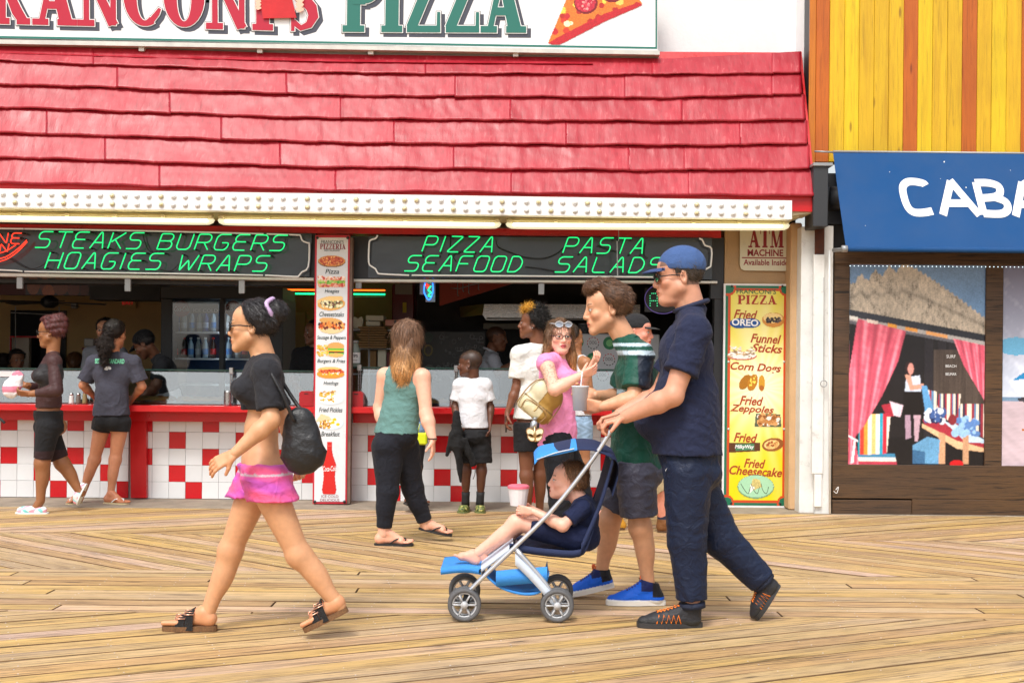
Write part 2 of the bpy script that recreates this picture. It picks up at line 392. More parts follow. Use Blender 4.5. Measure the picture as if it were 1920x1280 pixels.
def pquad(mb, c, D0, D1, m=0):
    """four photograph corners (left-top, right-top, right-bottom, left-bottom) at D0 extruded straight back to D1"""
    P = [W(x, y, D0) for x, y in c]; d = Vector((0, D1 - D0, 0)); Q = [p + d for p in P]
    return mb.add(P + Q, [(3, 2, 1, 0)[::1], (4, 5, 6, 7), (0, 1, 5, 4), (1, 2, 6, 5), (2, 3, 7, 6), (3, 0, 4, 7)], m)
def prect(mb, x0, x1, y0, y1, D0, D1, m=0, c=0.0):
    """upright box from photograph pixels (measured at the front face D0)"""
    cx = (x0 + x1) / 2; cy = (y0 + y1) / 2
    return mb.box(W(x0, cy, D0).x, W(x1, cy, D0).x, D0 - CAMD, D1 - CAMD, W(cx, y1, D0).z, W(cx, y0, D0).z, m, c)
def part(name, parent, mb, mats, smooth=False, center=None):
    """link a mesh whose vertices are in world space under parent, keeping it in place"""
    V = np.array(mb.V); c = (V.min(0) + V.max(0)) / 2
    base = Vector(c); me = raw_mesh(name, V - c, mb.F, mats, smooth, None, mb.M)
    o = link(name, me, parent)
    pw = Vector((0, 0, 0)); p = parent
    while p is not None: pw += Vector(p.location); p = p.parent
    o.location = base - pw; return o
def one(name, mb, mats, label, cat, group=None, smooth=False, kind=None):
    o = part(name, None, mb, mats, smooth); return tag(o, label, cat, group, kind)

# ================================================================ GROUND AND BOARDWALK
mb = MB(); mb.box(-300, 300, -300, 300, -.62, -.07)
g = part('ground', None, mb, M_DECKBASE); g['kind'] = 'structure'
deck = thing('boardwalk', None, None); deck['kind'] = 'structure'
def clip(P, a, b, c):
    out = []
    for i in range(len(P)):
        p, q = P[i], P[(i + 1) % len(P)]; dp, dq = a * p[0] + b * p[1] - c, a * q[0] + b * q[1] - c
        if dp <= 0: out.append(p)
        if (dp < 0 < dq) or (dq < 0 < dp): t = dp / (dp - dq); out.append((p[0] + t * (q[0] - p[0]), p[1] + t * (q[1] - p[1])))
    return out
NAILS = []
M_EDGE = mat('gap_shade_plank_edge', srgb(112, 84, 56), .9, var=.55, vscale=5)  # darker board sides paint shade into the gaps between planks
def inset_poly(P, d):
    n = len(P); out = []
    for i in range(n):
        p0, p1, p2 = Vector(P[i - 1]), Vector(P[i]), Vector(P[(i + 1) % n])
        a = (p1 - p0); b = (p2 - p1)
        if a.length < 1e-6 or b.length < 1e-6: out.append(tuple(p1)); continue
        a.normalize(); b.normalize(); na = Vector((-a.y, a.x)); nb = Vector((-b.y, b.x)); s = na + nb
        k = s.length_squared
        if k < .3: out.append(tuple(p1 + na * d)); continue
        out.append(tuple(p1 + s * (2 * d / k)))
    return out
def plank_band(y0, y1, deg, w=.130, gap=.007, xmin=-5.4, xmax=5.4, lens=None):
    th = math.radians(deg); u = Vector((math.cos(th), math.sin(th))); v = Vector((-math.sin(th), math.cos(th)))
    cor = [Vector((x, y)).dot(v) for x in (xmin, xmax) for y in (y0, y1)]
    t = min(cor) + random.uniform(-.1, 0)
    while t < max(cor):
        segs = [(-20, 20)]
        if lens:
            segs = []; s = xmin - random.uniform(0, lens)
            while s < xmax: segs.append((s, s + lens)); s += lens
        for s0, s1 in segs:
            P = [u * (s0 + gap / 2) + v * t, u * (s1 - gap / 2) + v * t, u * (s1 - gap / 2) + v * (t + w), u * (s0 + gap / 2) + v * (t + w)]
            P = [tuple(p) for p in P]
            for a, b, c in ((0, 1, y1 - .003), (0, -1, -y0 - .003), (1, 0, xmax), (-1, 0, -xmin)):
                if len(P) >= 3: P = clip(P, a, b, c)
            if len(P) < 3: continue
            ar = .5 * abs(sum(P[i][0] * P[(i + 1) % len(P)][1] - P[(i + 1) % len(P)][0] * P[i][1] for i in range(len(P))))
            if ar < .002: continue
            c = Vector((sum(p[0] for p in P) / len(P), sum(p[1] for p in P) / len(P)))
            if abs(c.x) > .416 * (c.y + 11) + 3.5 and ar < .6: continue
            L = [((Vector(p) - c).dot(u), (Vector(p) - c).dot(v)) for p in P]
            I = inset_poly(L, .0022); n = len(L); h = random.uniform(-.0025, .0025)
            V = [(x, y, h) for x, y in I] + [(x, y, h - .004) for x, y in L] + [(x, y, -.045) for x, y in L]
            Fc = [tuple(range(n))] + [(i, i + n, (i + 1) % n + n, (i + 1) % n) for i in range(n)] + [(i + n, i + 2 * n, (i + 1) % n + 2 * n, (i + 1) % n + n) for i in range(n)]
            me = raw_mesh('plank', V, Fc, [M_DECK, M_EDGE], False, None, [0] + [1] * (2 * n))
            o = link('plank', me, deck, (c.x, c.y, 0), (random.uniform(-.004, .004), 0, th))
            r = random.random(); k = random.uniform(.88, 1.08)
            if r < .12: o.color = (1.14 * k, 1.12 * k, 1.42 * k, 1)
            elif r < .25: o.color = (k * .92, k * .84, k * .80, 1)
            elif r < .55: o.color = (k * 1.05, k * 1.0, k * .80, 1)
            else: o.color = (k, k, k, 1)
            s = -8.0 + random.uniform(-.02, .02)
            while s < 8:
                for tt in (t + .025, t + w - .025):
                    p = u * (s + random.uniform(-.012, .012)) + v * (tt + random.uniform(-.006, .006))
                    if y0 + .02 < p.y < y1 - .02 and abs(p.x) < .416 * (p.y + 11) + .2 and abs((p - c).dot(v)) < w / 2 and abs(p.x) < 5.2 and s0 < s < s1: NAILS.append((p.x, p.y, h + .0012))
                s += .406
        t += w + gap * random.uniform(.5, 1.5)
plank_band(-8.2, -4.86, 25)
plank_band(-4.86, -3.62, 0, lens=3.66)
plank_band(-3.62, -2.06, -38)
plank_band(-2.06, -.52, 27)
mb = MB()
for x, y, z in NAILS:
    if random.random() < .22: continue
    r = .0042 * random.uniform(.7, 1.15); n = len(mb.V)
    V = [(x + r * math.cos(a * 1.047), y + r * math.sin(a * 1.047), z) for a in range(6)] + [(x, y, z + .0016)]
    mb.add(V, [(i, (i + 1) % 6, 6) for i in range(6)])
o = part('nail', deck, mb, mat('galvanised_nail', (.75, .75, .78), .3, metal=.6)); o['kind'] = 'stuff'
# concrete kerb strip in front of the counter, and threshold before the storefront
mb = MB(); mb.box(-6.5, Wx(1345, 10.6), -.515, .6, -.05, .006, 0, .004); mb.box(Wx(1345, 10.6) + .005, 6.5, -.515, .6, -.05, .002, 0, .004)
o = part('pavement_strip', None, mb, M_CONC); o['kind'] = 'structure'

# ================================================================ PIZZA SHOP BUILDING
shop = thing('pizza_shop', 'white boardwalk food stand with a red shingled overhang and a red and white tiled counter', 'building', (0, 0, 0))
# ---- counter with tiles
counter = thing('counter', None, None); counter.parent = shop
del_keys = []
DT = 11.15; SC_T = F / DT
mb = MB(); prect(mb, -300, 1352, 786, 946, DT + .008, DT + .12); part('counter_wall', counter, mb, M_GROUT)
P6 = .1505
def tiles(x0px, x1px, jx_px, red, base_px, base_at):
    """columns from a joint at jx_px; red = set of (row, col mod 4)"""
    zb = W(base_at, base_px, DT).z; x_lo, x_hi = Wx(x0px, DT), Wx(x1px, DT); xj = Wx(jx_px, DT); ztop = zb + .715
    c0 = int(math.floor((x_lo - xj) / P6)); c1 = int(math.ceil((x_hi - xj) / P6))
    for r in range(5):
        z0 = zb + r * P6; z1 = min(z0 + P6, ztop)
        for c in range(c0, c1):
            a = max(xj + c * P6, x_lo); b = min(xj + (c + 1) * P6, x_hi)
            if b - a < .012: continue
            isred = (5 - r, c % 4) in red
            m_ = MB(); m_.box(-(b - a) / 2 + .001, (b - a) / 2 - .001, -.006, .006, -(z1 - z0) / 2 + .001, (z1 - z0) / 2 - .001, 0, .0018)
            o = m_.build('tile', M_RTILE if isred else M_WTILE, counter, ((a + b) / 2, DT - CAMD + random.uniform(-.0006, .0006), (z0 + z1) / 2), (random.uniform(-.004, .004), 0, random.uniform(-.004, .004)))
            k = random.uniform(.93, 1.04); o.color = (k, k, k, 1)
tiles(-330, 243, 3, {(1, 0), (3, 0), (2, 2), (4, 2), (5, 3)}, 932, 120)
tiles(276, 592, 287.5, {(1, 3), (3, 3), (2, 1), (4, 1), (5, 2)}, 935, 430)
tiles(655, 1352, 691, {(2, 0), (4, 0), (1, 2), (3, 2), (5, 1)}, 942, 900)
# red posts
for xa, xb, ya, yb, s in ((244, 274, 787, 933, .6), (642, 655, 790, 942, .0), (1001, 1012, 790, 944, .0)):
    mb = MB(); pquad(mb, [(xa, ya), (xb, ya), (xb + s, yb), (xa + s * 2, yb)], DT - .06, DT + .02); part('counter_post', counter, mb, M_REDP)
# slab and apron
for xa, xb in ((-300, 590), (656, 1345)):
    mb = MB(); ya = 757.5 + .0098 * (xa + xb) / 2 - 1.5
    D0 = 10.86
    cx = (xa + xb) / 2; za = W(cx, 757.5 + .0085 * cx, D0).z; zb = W(cx, 769.5 + .0085 * cx, D0).z
    x0, x1 = Wx(xa, D0), Wx(xb, D0)
    mb.box(x0, x1, D0 - CAMD, .80, zb, za, 0, .006); part('counter_top', counter, mb, M_REDP)
    mb = MB(); zc = W(cx, 787 + .0085 * cx, 11.05).z; mb.box(x0 + .01, x1 - .01, .05, .15, zc, zb - .002, 0, .003); part('apron_board', counter, mb, M_REDP)
CT = za   # counter top height
# steel work top inside and back of the display case
mb = MB(); mb.box(-6, Wx(1340, 11.3), .81, 1.05, .80, CT - .01); part('work_top', counter, mb, M_STEEL)
M_CASEB = mat('pale_blue_grey_case_back', (.42, .48, .55), .35, var=.12, vscale=3)
# ---- glass sneeze guards
def glass_mat():
    q = NB('case_glass'); q.t.nodes.remove(q.b)
    tr = q.n('ShaderNodeBsdfTransparent'); tr.inputs[0].default_value = (.88, .94, .94, 1); gl = q.n('ShaderNodeBsdfGlossy'); gl.inputs['Roughness'].default_value = .05
    fr = q.n('ShaderNodeFresnel'); fr.inputs[0].default_value = 1.9; mx = q.n('ShaderNodeMixShader')
    mr = q.n('ShaderNodeMapRange', i_1=0, i_2=1, i_3=.07, i_4=1); q.l(fr.outputs[0], mr.inputs[0])
    q.l(mr.outputs[0], mx.inputs[0]); q.l(tr.outputs[0], mx.inputs[1]); q.l(gl.outputs[0], mx.inputs[2]); q.l(mx.outputs[0], q.o.inputs[0])
    return q.m
M_GLASS = glass_mat()
def sneeze(xa, xb, brackets, label):
    root = thing('sneeze_guard', label, 'glass screen', (Wx((xa + xb) / 2, 11.1), .1, CT), 'glass food screens on the counter')
    x0, x1 = Wx(xa, 11.12), Wx(xb, 11.12); zt = W((xa + xb) / 2, 690.5, 11.2).z; edges = [x0] + [Wx(b, 11.12) for b in brackets] + [x1]
    for a, b in zip(edges[:-1], edges[1:]):
        if b - a < .05: continue
        m_ = MB(); m_.add([(a + .004, .10, CT + .005), (b - .004, .10, CT + .005), (b - .004, .17, zt - .012), (a + .004, .17, zt - .012)], [(0, 1, 2, 3)])
        m_.add([(a + .004, .106, CT + .005), (b - .004, .106, CT + .005), (b - .004, .176, zt - .012), (a + .004, .176, zt - .012)], [(3, 2, 1, 0)])
        part('glass_pane', root, m_, M_GLASS)
    m_ = MB(); m_.box(x0, x1, .155, .50, zt - .010, zt, 0, .002); part('top_shelf', root, m_, M_GLASS); m_ = MB(); m_.box(x0, x1, .148, .154, zt - .012, zt + .001); part('shelf_edge', root, m_, mat('green_edge_glass', (.03, .07, .06), .1))
    for bpx in brackets:
        bx = Wx(bpx, 11.1); m_ = MB(); m_.box(bx - .018, bx + .018, .08, .14, zt - .035, zt + .022, 0, .003)
        m_.tube([(bx - .008, .11, CT), (bx - .008, .11, zt - .03)], .0055, 8); m_.tube([(bx + .009, .11, CT), (bx + .009, .11, zt - .03)], .0055, 8); m_.box(bx - .03, bx + .03, .07, .15, CT - .001, CT + .012)
        part('bracket', root, m_, M_STEEL)
    return root
sneeze(-300, 588, [434], 'long glass food screen on the left counter with one steel bracket by the passing woman')
sneeze(660, 1330, [674, 855], 'glass food screen on the right counter with two steel brackets, behind the boy')

# ---- structural walls / interior
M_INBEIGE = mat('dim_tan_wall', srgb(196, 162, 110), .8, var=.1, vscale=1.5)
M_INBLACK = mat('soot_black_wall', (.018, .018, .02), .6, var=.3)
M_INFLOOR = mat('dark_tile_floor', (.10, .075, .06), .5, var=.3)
room = thing('room', None, None); room.parent = shop
mb = MB(); mb.box(-7, 2.6, 1.06, 7.0, -.02, .02); part('floor', room, mb, M_INFLOOR)
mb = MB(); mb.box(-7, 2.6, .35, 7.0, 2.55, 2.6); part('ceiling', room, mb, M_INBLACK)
mb = MB(); mb.box(-7, Wx(400, 15.5), 4.5, 4.6, 0.02, 2.55); part('back_wall', room, mb, M_INBEIGE)
mb = MB(); mb.box(Wx(400, 15.5) + .002, Wx(748, 15.5), 4.45, 4.6, 0.02, 2.55); part('back_wall', room, mb, mat('tan_cupboard', srgb(150, 124, 88), .6, var=.1))
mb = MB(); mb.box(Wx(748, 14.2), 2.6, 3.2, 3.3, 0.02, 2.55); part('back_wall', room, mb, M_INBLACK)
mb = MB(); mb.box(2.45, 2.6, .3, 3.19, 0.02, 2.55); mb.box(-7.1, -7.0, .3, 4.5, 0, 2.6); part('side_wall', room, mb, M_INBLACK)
# back window opening (dark) with red sill and pale panels
mb = MB(); prect(mb, 19, 123, 582, 690, 15.46, 15.50); part('dark_window', room, mb, mat('dark_glass', (.01, .01, .012), .1))
mb = MB(); prect(mb, 17, 50, 631, 690, 15.3, 15.45); prect(mb, 42, 54, 633, 690, 15.25, 15.3); part('window_panel', room, mb, mat('pale_panel', (.5, .45, .38), .6))
mb = MB(); prect(mb, 18, 98, 630, 633, 15.2, 15.24); prect(mb, 18, 20, 633, 690, 15.2, 15.24); part('window_trim', room, mb, M_REDP)
mb = MB()
for x, a, b in ((29, 575, 660), (111, 575, 605)): mb.tube([W(x, a, 15.1), W(x, b, 15.1)], .006, 6)
mb.tube([W(20, 586, 15.1), W(122, 591, 15.1)], .006, 6); part('conduit', room, mb, M_GREY)
# bulkhead picture band (bread loaves), black header
mb = MB(); prect(mb, -60, 168, 519, 553, 14.0, 14.1); part('dark_header', room, mb, mat('maroon_panel', (.09, .008, .008), .5))
cv = Canvas(90, 20, (40, 12, 6), False)
for cx, cy, rx, ry, c in ((.12, .5, .1, .5, (140, 70, 20)), (.30, .45, .08, .4, (120, 52, 22)), (.36, .8, .10, .35, (170, 84, 26)), (.55, .5, .12, .5, (125, 60, 24)), (.75, .6, .1, .5, (110, 46, 20)), (.92, .7, .07, .4, (90, 30, 14))): cv.ell(cx, cy, rx, ry, c, .1)
cv.place('bread_picture', 108, 536, 13.98, 120, 34, shop, M_PRINT).parent = shop
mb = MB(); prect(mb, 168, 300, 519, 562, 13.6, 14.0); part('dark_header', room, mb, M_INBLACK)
# ---- mansard roof
XS = [-170, 0, 620, 1260, 1502]
LN = [[83, 86, 103, 111, 97.5], [108, 114, 137, 139.8, 136.5], [152, 158, 179.5, 184, 176.5], [196, 201.5, 223, 228, 225], [243, 249, 268, 273, 270.5], [290, 295.6, 314.5, 320, 317], [337, 342.6, 357, 366, 366.5]]
def line(j, x): return float(np.interp(x, XS, LN[j])) if x > -170 else LN[j][0]
def roofD(j): return 10.90 - .57 * j / 6.0
roof = thing('roof', None, None); roof.parent = shop
ends = [1500, 1502, 1503, 1509, 1514, 1518, 1526]
joints = [None, [172, 795, 1222, 1447], [218, 535, 852, 1170, 1446], [316, 637, 955, 1276], [85, 413, 737, 1060, 1386], [195, 523, 849, 1177, 1282], [297, 627, 957, 1290]]
for j in range(1, 7):
    xs = [-180] + joints[j] + [ends[j]]
    if j in (2, 4, 6): xs.insert(1, -60)
    for pi_, (a, b) in enumerate(zip(xs[:-1], xs[1:])):
        last = b == ends[j]
        nx = max(8, int((b - a) / 5)); nz = 9; sd = random.randint(0, 9999)
        U = np.linspace(a, b if last else b + 4, nx + 1); ph = random.uniform(0, 6)
        V = []; cxp = (a + b) / 2; lift = random.uniform(0, .004); wob = [random.gauss(0, 1) for _ in range(nx + 3)]
        for i, x in enumerate(U):
            jag = 1.0 * math.sin(x / 17 + ph) + .55 * wob[i] * .6 + .9 * math.sin(x / 46 + ph * 2)
            y1 = line(j, x) + jag * .8; y0 = line(j - 1, x) + (1 if j > 1 else -1)
            d1, d0 = roofD(j), roofD(j - 1)
            for k in range(nz + 1):
                t = k / nz
                D = d0 + (d1 - d0) * t - (.012 + .026 * t) - lift * t - .0035 * pi_ * 0 + .0014 * (x - a) / (b - a)
                v = vnoise(np.array(x / 60.), np.array(t * .5), sd); v2 = vnoise(np.array(x / 9.), np.array(t * .35), sd + 1)
                D += .006 * float(v) + .0022 * float(v2)
                V.append(W(x, y0 + (y1 - y0) * t, D))
            V.append(W(x, y1 + 1.6, roofD(j) + .02))
        n1 = nz + 2; Fc = []
        for i in range(nx):
            for k in range(n1 - 1): Fc.append((i * n1 + k, i * n1 + k + 1, (i + 1) * n1 + k + 1, (i + 1) * n1 + k))
        # side edges
        V2 = np.array([tuple(v) for v in V]); c = V2.mean(0)
        nv = len(V2); e0 = V2[:nz + 1].copy(); e0[:, 1] += .03; e1 = V2[nx * n1: nx * n1 + nz + 1].copy(); e1[:, 1] += .03
        V2 = np.vstack([V2, e0, e1])
        for k in range(nz):
            Fc.append((k, nv + k, nv + k + 1, k + 1)); q0 = nx * n1 + k; Fc.append((q0, q0 + 1, nv + nz + 1 + k + 1, nv + nz + 1 + k))
        me = raw_mesh('roof_panel', V2 - c, Fc, M_ROOF, True)
        try: me.shade_auto_smooth
        except Exception: pass
        o = link('roof_panel', me, roof, Vector(c))
# backing board behind panels, end edge, fascia, flashing
mb = MB()
P = [W(-180, 88, 10.96), W(1500, 99, 10.96), W(1526, 372, 10.42), W(-180, 352, 10.42)]; Q = [p + Vector((0, .06, 0)) for p in P]
mb.add(P + Q, [(3, 2, 1, 0), (4, 5, 6, 7), (0, 1, 5, 4), (1, 2, 6, 5), (2, 3, 7, 6), (3, 0, 4, 7)]); part('roof_deck', roof, mb, M_REDP)
mb = MB(); P = [W(1499, 97, 10.90), W(1503, 97, 10.90), W(1530, 372, 10.30), W(1525.5, 372, 10.30)]; Q = [Vector((p.x, .3, p.z)) for p in P]
mb.add(P + Q, [(3, 2, 1, 0), (4, 5, 6, 7), (0, 1, 5, 4), (1, 2, 6, 5), (2, 3, 7, 6), (3, 0, 4, 7)]); part('edge_trim', roof, mb, M_REDP)
mb = MB()
pts_t = [(x, line(0, x) - 1) for x in (-170, 0, 300, 620, 900, 1084)]; pts_b = [(-170, 95), (0, 100), (300, 109), (640, 116), (900, 118.5), (1112, 120)]
V = [W(x, y, 10.93) for x, y in pts_t] + [W(x, y, 10.82) for x, y in pts_b]; n = len(pts_t)
V += [v + Vector((0, .02, 0)) for v in V]
Fc = [(i, i + n, i + n + 1, i + 1) for i in range(n - 1)] + [(i + n, i + 3 * n, i + 3 * n + 1, i + n + 1) for i in range(n - 1)]
mb.add(V, Fc); part('ridge_flashing', roof, mb, M_ROOF)
mb = MB(); pquad(mb, [(-180, 339), (1527, 369), (1526, 379), (-180, 352)], 10.345, 10.6); part('fascia', roof, mb, M_REDP)
mb = MB(); pquad(mb, [(1484, 377), (1526, 378), (1525, 397), (1484, 396)], 10.34, 10.7); part('fascia_end', roof, mb, M_REDP)
mb = MB(); pquad(mb, [(1486, 396.5), (1524, 397.5), (1522, 400), (1486, 404)], 10.36, 10.7); part('soffit_end', roof, mb, M_SOFF)
# ---- marquee board with bulbs
marq = thing('marquee_board', None, None); marq.parent = shop
DM = 10.28
mb = MB(); pquad(mb, [(-180, 351), (1485, 376), (1485, 411), (-180, 386)], DM, DM + .10); part('board', marq, mb, M_WHITE)
mt = lambda x: 353.0 + (376 - 353.0) * x / 1485 if x > 0 else 353 + .0155 * x
def bulb_mesh(m, name, r, flat):
    q = MB(); q.lathe([(.0235, 0), (.0235, .006), (.019, .0075)], (0, 0, 0), 12, 'Y', 0, False)
    prof = [(r, .004), (r * .95, r * .35 * flat + .004), (r * .7, r * .72 * flat + .004), (r * .35, r * .93 * flat + .004), (.0005, r * flat + .004)]
    q.lathe(prof, (0, 0, 0), 12, 'Y', 1, False); return q.mesh(name, m, True)
M_BULBY = mat('frosted_yellow_bulb', srgb(226, 216, 170), .25, coat=.5); M_BULBW = mat('white_bulb_cap', (.74, .74, .72), .35); M_SOCK = mat('white_socket_ring', (.62, .60, .55), .5)
me_y = bulb_mesh([M_SOCK, M_BULBY], 'bulb', .0175, 1.25); me_w = bulb_mesh([M_WHITE, M_BULBW], 'bulb', .0185, .8)
i = -7
while True:
    x = 5.7 + 22.82 * i
    if x > 1478: break
    for fr, k in ((.30, 0), (.74, 1)):
        y = mt(x) + fr * 35.5
        yel = (i % 4 == 1) or (i > 30 and random.random() < .12 and k == 0)
        p = W(x + random.uniform(-.4, .4), y, DM); o = link('bulb', me_y if yel else me_w, marq, p, (random.uniform(-.25, .25), 0, random.uniform(-.25, .25)))
    i += 1
# ---- soffit, red beam, beige wall piers
mb = MB(); mb.box(-6, Wx(1490, 10.5), DM + .11 - CAMD, .5, 2.512, 2.545); part('soffit', shop, mb, M_SOFF)
mb = MB(); pquad(mb, [(-250, 418), (1352, 432), (1352, 446), (-250, 428)], 10.985, 11.3); part('red_beam', shop, mb, M_REDP)
mb = MB(); prect(mb, 590, 655, 432, 760, 11.12, 11.3); part('pier', shop, mb, M_BEIGE)
mb = MB(); mb.box(Wx(1357, 10.98), Wx(1481, 10.98), -.02, .5, 0.003, 2.51); part('pier', shop, mb, M_BEIGE)
mb = MB(); mb.box(Wx(1481, 10.76), Wx(1502, 10.76), -.24, .5, 0.003, 2.51, 0, .012); part('pier_edge', shop, mb, M_BEIGE2)
mb = MB(); mb.box(-7, Wx(1509, 11.0), .32, .55, 2.61, 6.5); part('upper_wall', shop, mb, M_STUCCO)
mb = MB(); mb.box(Wx(1507, 10.9), Wx(1512, 10.9), .02, .318, 2.61, 6.5, 0); part('wall_end', shop, mb, M_STUCCO)
# black surround of the serving opening, metal shutters rail
for q_ in ((575, 592, 432, 525, 10.99, 11.1), (655, 692, 443, 527, 10.99, 11.1), (1333, 1357, 445, 560, 10.99, 11.1), (1338, 1356, 560, 950, 11.0, 11.12)): mb = MB(); prect(mb, *q_); part('opening_surround', shop, mb, M_BLACK)
mb = MB(); pquad(mb, [(-250, 508), (588, 521), (588, 526), (-250, 514)], 10.95, 11.10); pquad(mb, [(656, 523), (1345, 527), (1345, 531), (656, 528)], 10.95, 11.1); part('shutter_rail', shop, mb, M_ALU)
mb = MB(); prect(mb, -300, 590, 524, 531, 11.12, 11.4); part('lintel', shop, mb, M_BLACK)
for x, y0, y1 in ((36.5, 519, 541), (239, 522, 546), (453, 525, 550), (672, 528, 541), (1015, 531, 552)):
    mb = MB(); prect(mb, x - 5.5, x + 5.5, y0, y1, 10.97, 11.0, 0, .002); part('shutter_guide', shop, mb, M_GREY)
# ================================================================ FLUORESCENT EAVE LIGHTS
M_LENS = mat('lit_tube', (.9, .88, .6), .3, emit=srgb(255, 250, 200), estr=4.5)
M_LENSC = mat('yellowed_light_cover', srgb(232, 228, 200), .3, emit=srgb(244, 240, 208), estr=.40)
M_CREAMM = mat('cream_enamel', srgb(205, 190, 150), .5, var=.08)
yl = lambda x: float(np.interp(x, [-200, 0, 400, 640, 940, 1200, 1480], [407, 410, 416, 419.5, 423, 425, 426]))
for xa, xb, lab in ((-150, 401, 'leftmost lit fluorescent batten under the roof edge, above STEAKS BURGERS'), (410, 938, 'middle lit fluorescent batten under the roof edge, above the pizzeria menu board'), (950, 1479, 'rightmost lit fluorescent batten under the roof edge, ending above the ATM sign')):
    D = 10.44; root = thing('eave_light', lab, 'light', tuple(W((xa + xb) / 2, yl((xa + xb) / 2), D)), 'fluorescent battens under the roof edge')
    N = 14; X = np.linspace(xa, xb, N); mb = MB()
    P = [W(x, yl(x) - 9, D + .02) for x in X]; mb.tube([P[0], P[-1]], .022, 4); part('housing', root, mb, M_CREAMM)
    prof = [(.004), (.022), (.030)] ; P = [W(x, yl(x), D) for x in [xa, xa + 3, xa + 9, xa + 20] + list(np.linspace(xa + 40, xb - 40, 8)) + [xb - 20, xb - 9, xb - 3, xb]]
    for k in (0, 1, -1, -2): P[k].z += (.022, .008)[0 if k in (0, -1) else 1]
    R = [.012, .020, .026, .028] + [.029] * 8 + [.028, .026, .020, .012]; mb = MB(); mb.tube(P, R, 12); part('cover', root, mb, M_LENSC, True)
    mb = MB(); mb.tube([W(xa + 12, yl(xa + 12) - 2, D - .028), W(xb - 12, yl(xb - 12) - 2, D - .028)], .012, 8); part('tube', root, mb, M_LENS, True)
    for x in np.linspace(xa + 6, xb - 6, 7):
        mb = MB(); c = W(x, yl(x) - 9, D - .02); mb.box(c.x - .016, c.x + .016, c.y - .01, c.y + .03, c.z - .012, c.z + .014, 0, .004); part('clip', root, mb, M_CREAMM)

# ================================================================ NEON
M_NG = mat('green_neon_glass', (.05, .8, .3), .2, emit=(.0, .85, .22), estr=.8)
M_NGD = mat('dull_white_neon_glass', (.75, .75, .72), .25, emit=(.8, .8, .78), estr=.12)
M_NR = mat('red_neon_glass', (.8, .05, .02), .2, emit=(1.0, .045, .02), estr=1.1)
M_NO = mat('orange_neon_glass', (.9, .2, .02), .2, emit=(1.0, .13, .01), estr=2.2)
M_NG2 = mat('bright_green_neon_glass', (.05, .9, .3), .2, emit=(.01, 1.0, .25), estr=2.2)
M_NB = mat('blue_neon_glass', (.05, .2, .9), .2, emit=(.02, .18, 1.0), estr=2.5)
M_WIRE = mat('black_rubber', (.008, .008, .009), .5)
NS = {
 'A': [[(0, 0), (.5, 1), (.62, 1), (1, 0)], [(.2, .36), (.86, .36)]],
 'B': [[(0, 0), (0, 1), (.75, 1), (.95, .88), (.95, .64), (.78, .53), (.05, .53)], [(.78, .53), (1, .4), (1, .14), (.82, 0), (0, 0)]],
 'D': [[(0, 0), (0, 1), (.6, 1), (.95, .72), (1, .5), (.95, .25), (.65, 0), (0, 0)]],
 'E': [[(1, 1), (.2, 1), (.02, .85), (.02, .66), (.15, .54), (.85, .54)], [(.15, .54), (0, .42), (0, .16), (.15, 0), (.95, 0)]],
 'F': [[(0, 0), (0, .85), (.12, 1), (1, 1)], [(.02, .5), (.8, .5)]],
 'G': [[(1, 1), (.2, 1), (.0, .82), (0, .18), (.16, 0), (.82, 0), (1, .18), (1, .46), (.5, .46)]],
 'H': [[(0, 0), (0, 1)], [(1, 0), (1, 1)], [(0, .5), (1, .5)]],
 'I': [[(.5, 0), (.5, 1)]],
 'K': [[(0, 0), (0, 1)], [(1, 1), (.1, .42)], [(.32, .58), (1, 0)]],
 'L': [[(0, 1), (0, .12), (.12, 0), (1, 0)]],
 'O': [[(.2, 1), (.85, 1), (1, .86), (1, .14), (.85, 0), (.15, 0), (0, .14), (0, .86), (.2, 1)]],
 'P': [[(0, 0), (0, 1), (.8, 1), (1, .86), (1, .58), (.8, .44), (.05, .44)]],
 'R': [[(0, 0), (0, 1), (.8, 1), (1, .86), (1, .6), (.8, .46), (.05, .46)], [(.55, .46), (1, 0)]],
 'S': [[(1, 1), (.2, 1), (.02, .86), (.02, .66), (.16, .54), (.82, .54), (1, .42), (1, .15), (.84, 0), (0, 0)]],
 'T': [[(0, 1), (1.1, 1)], [(.55, 1), (.55, 0)]],
 'U': [[(0, 1), (0, .16), (.18, 0), (.8, 0), (1, .16), (1, 1)]],
 'W': [[(0, 1), (.12, 0), (.5, .7), (.72, 0), (1.05, 1)]],
 'Z': [[(0, 1), (1, 1), (.02, 0), (1, 0)]],
 'C': [[(1, 1), (.15, 1), (0, .85), (0, .15), (.15, 0), (1, 0)]],
 'N': [[(0, 0), (0, 1), (1, 0), (1, 1)]], 'M': [[(0, 0), (0, 1), (.5, .4), (1, 1), (1, 0)]],
}
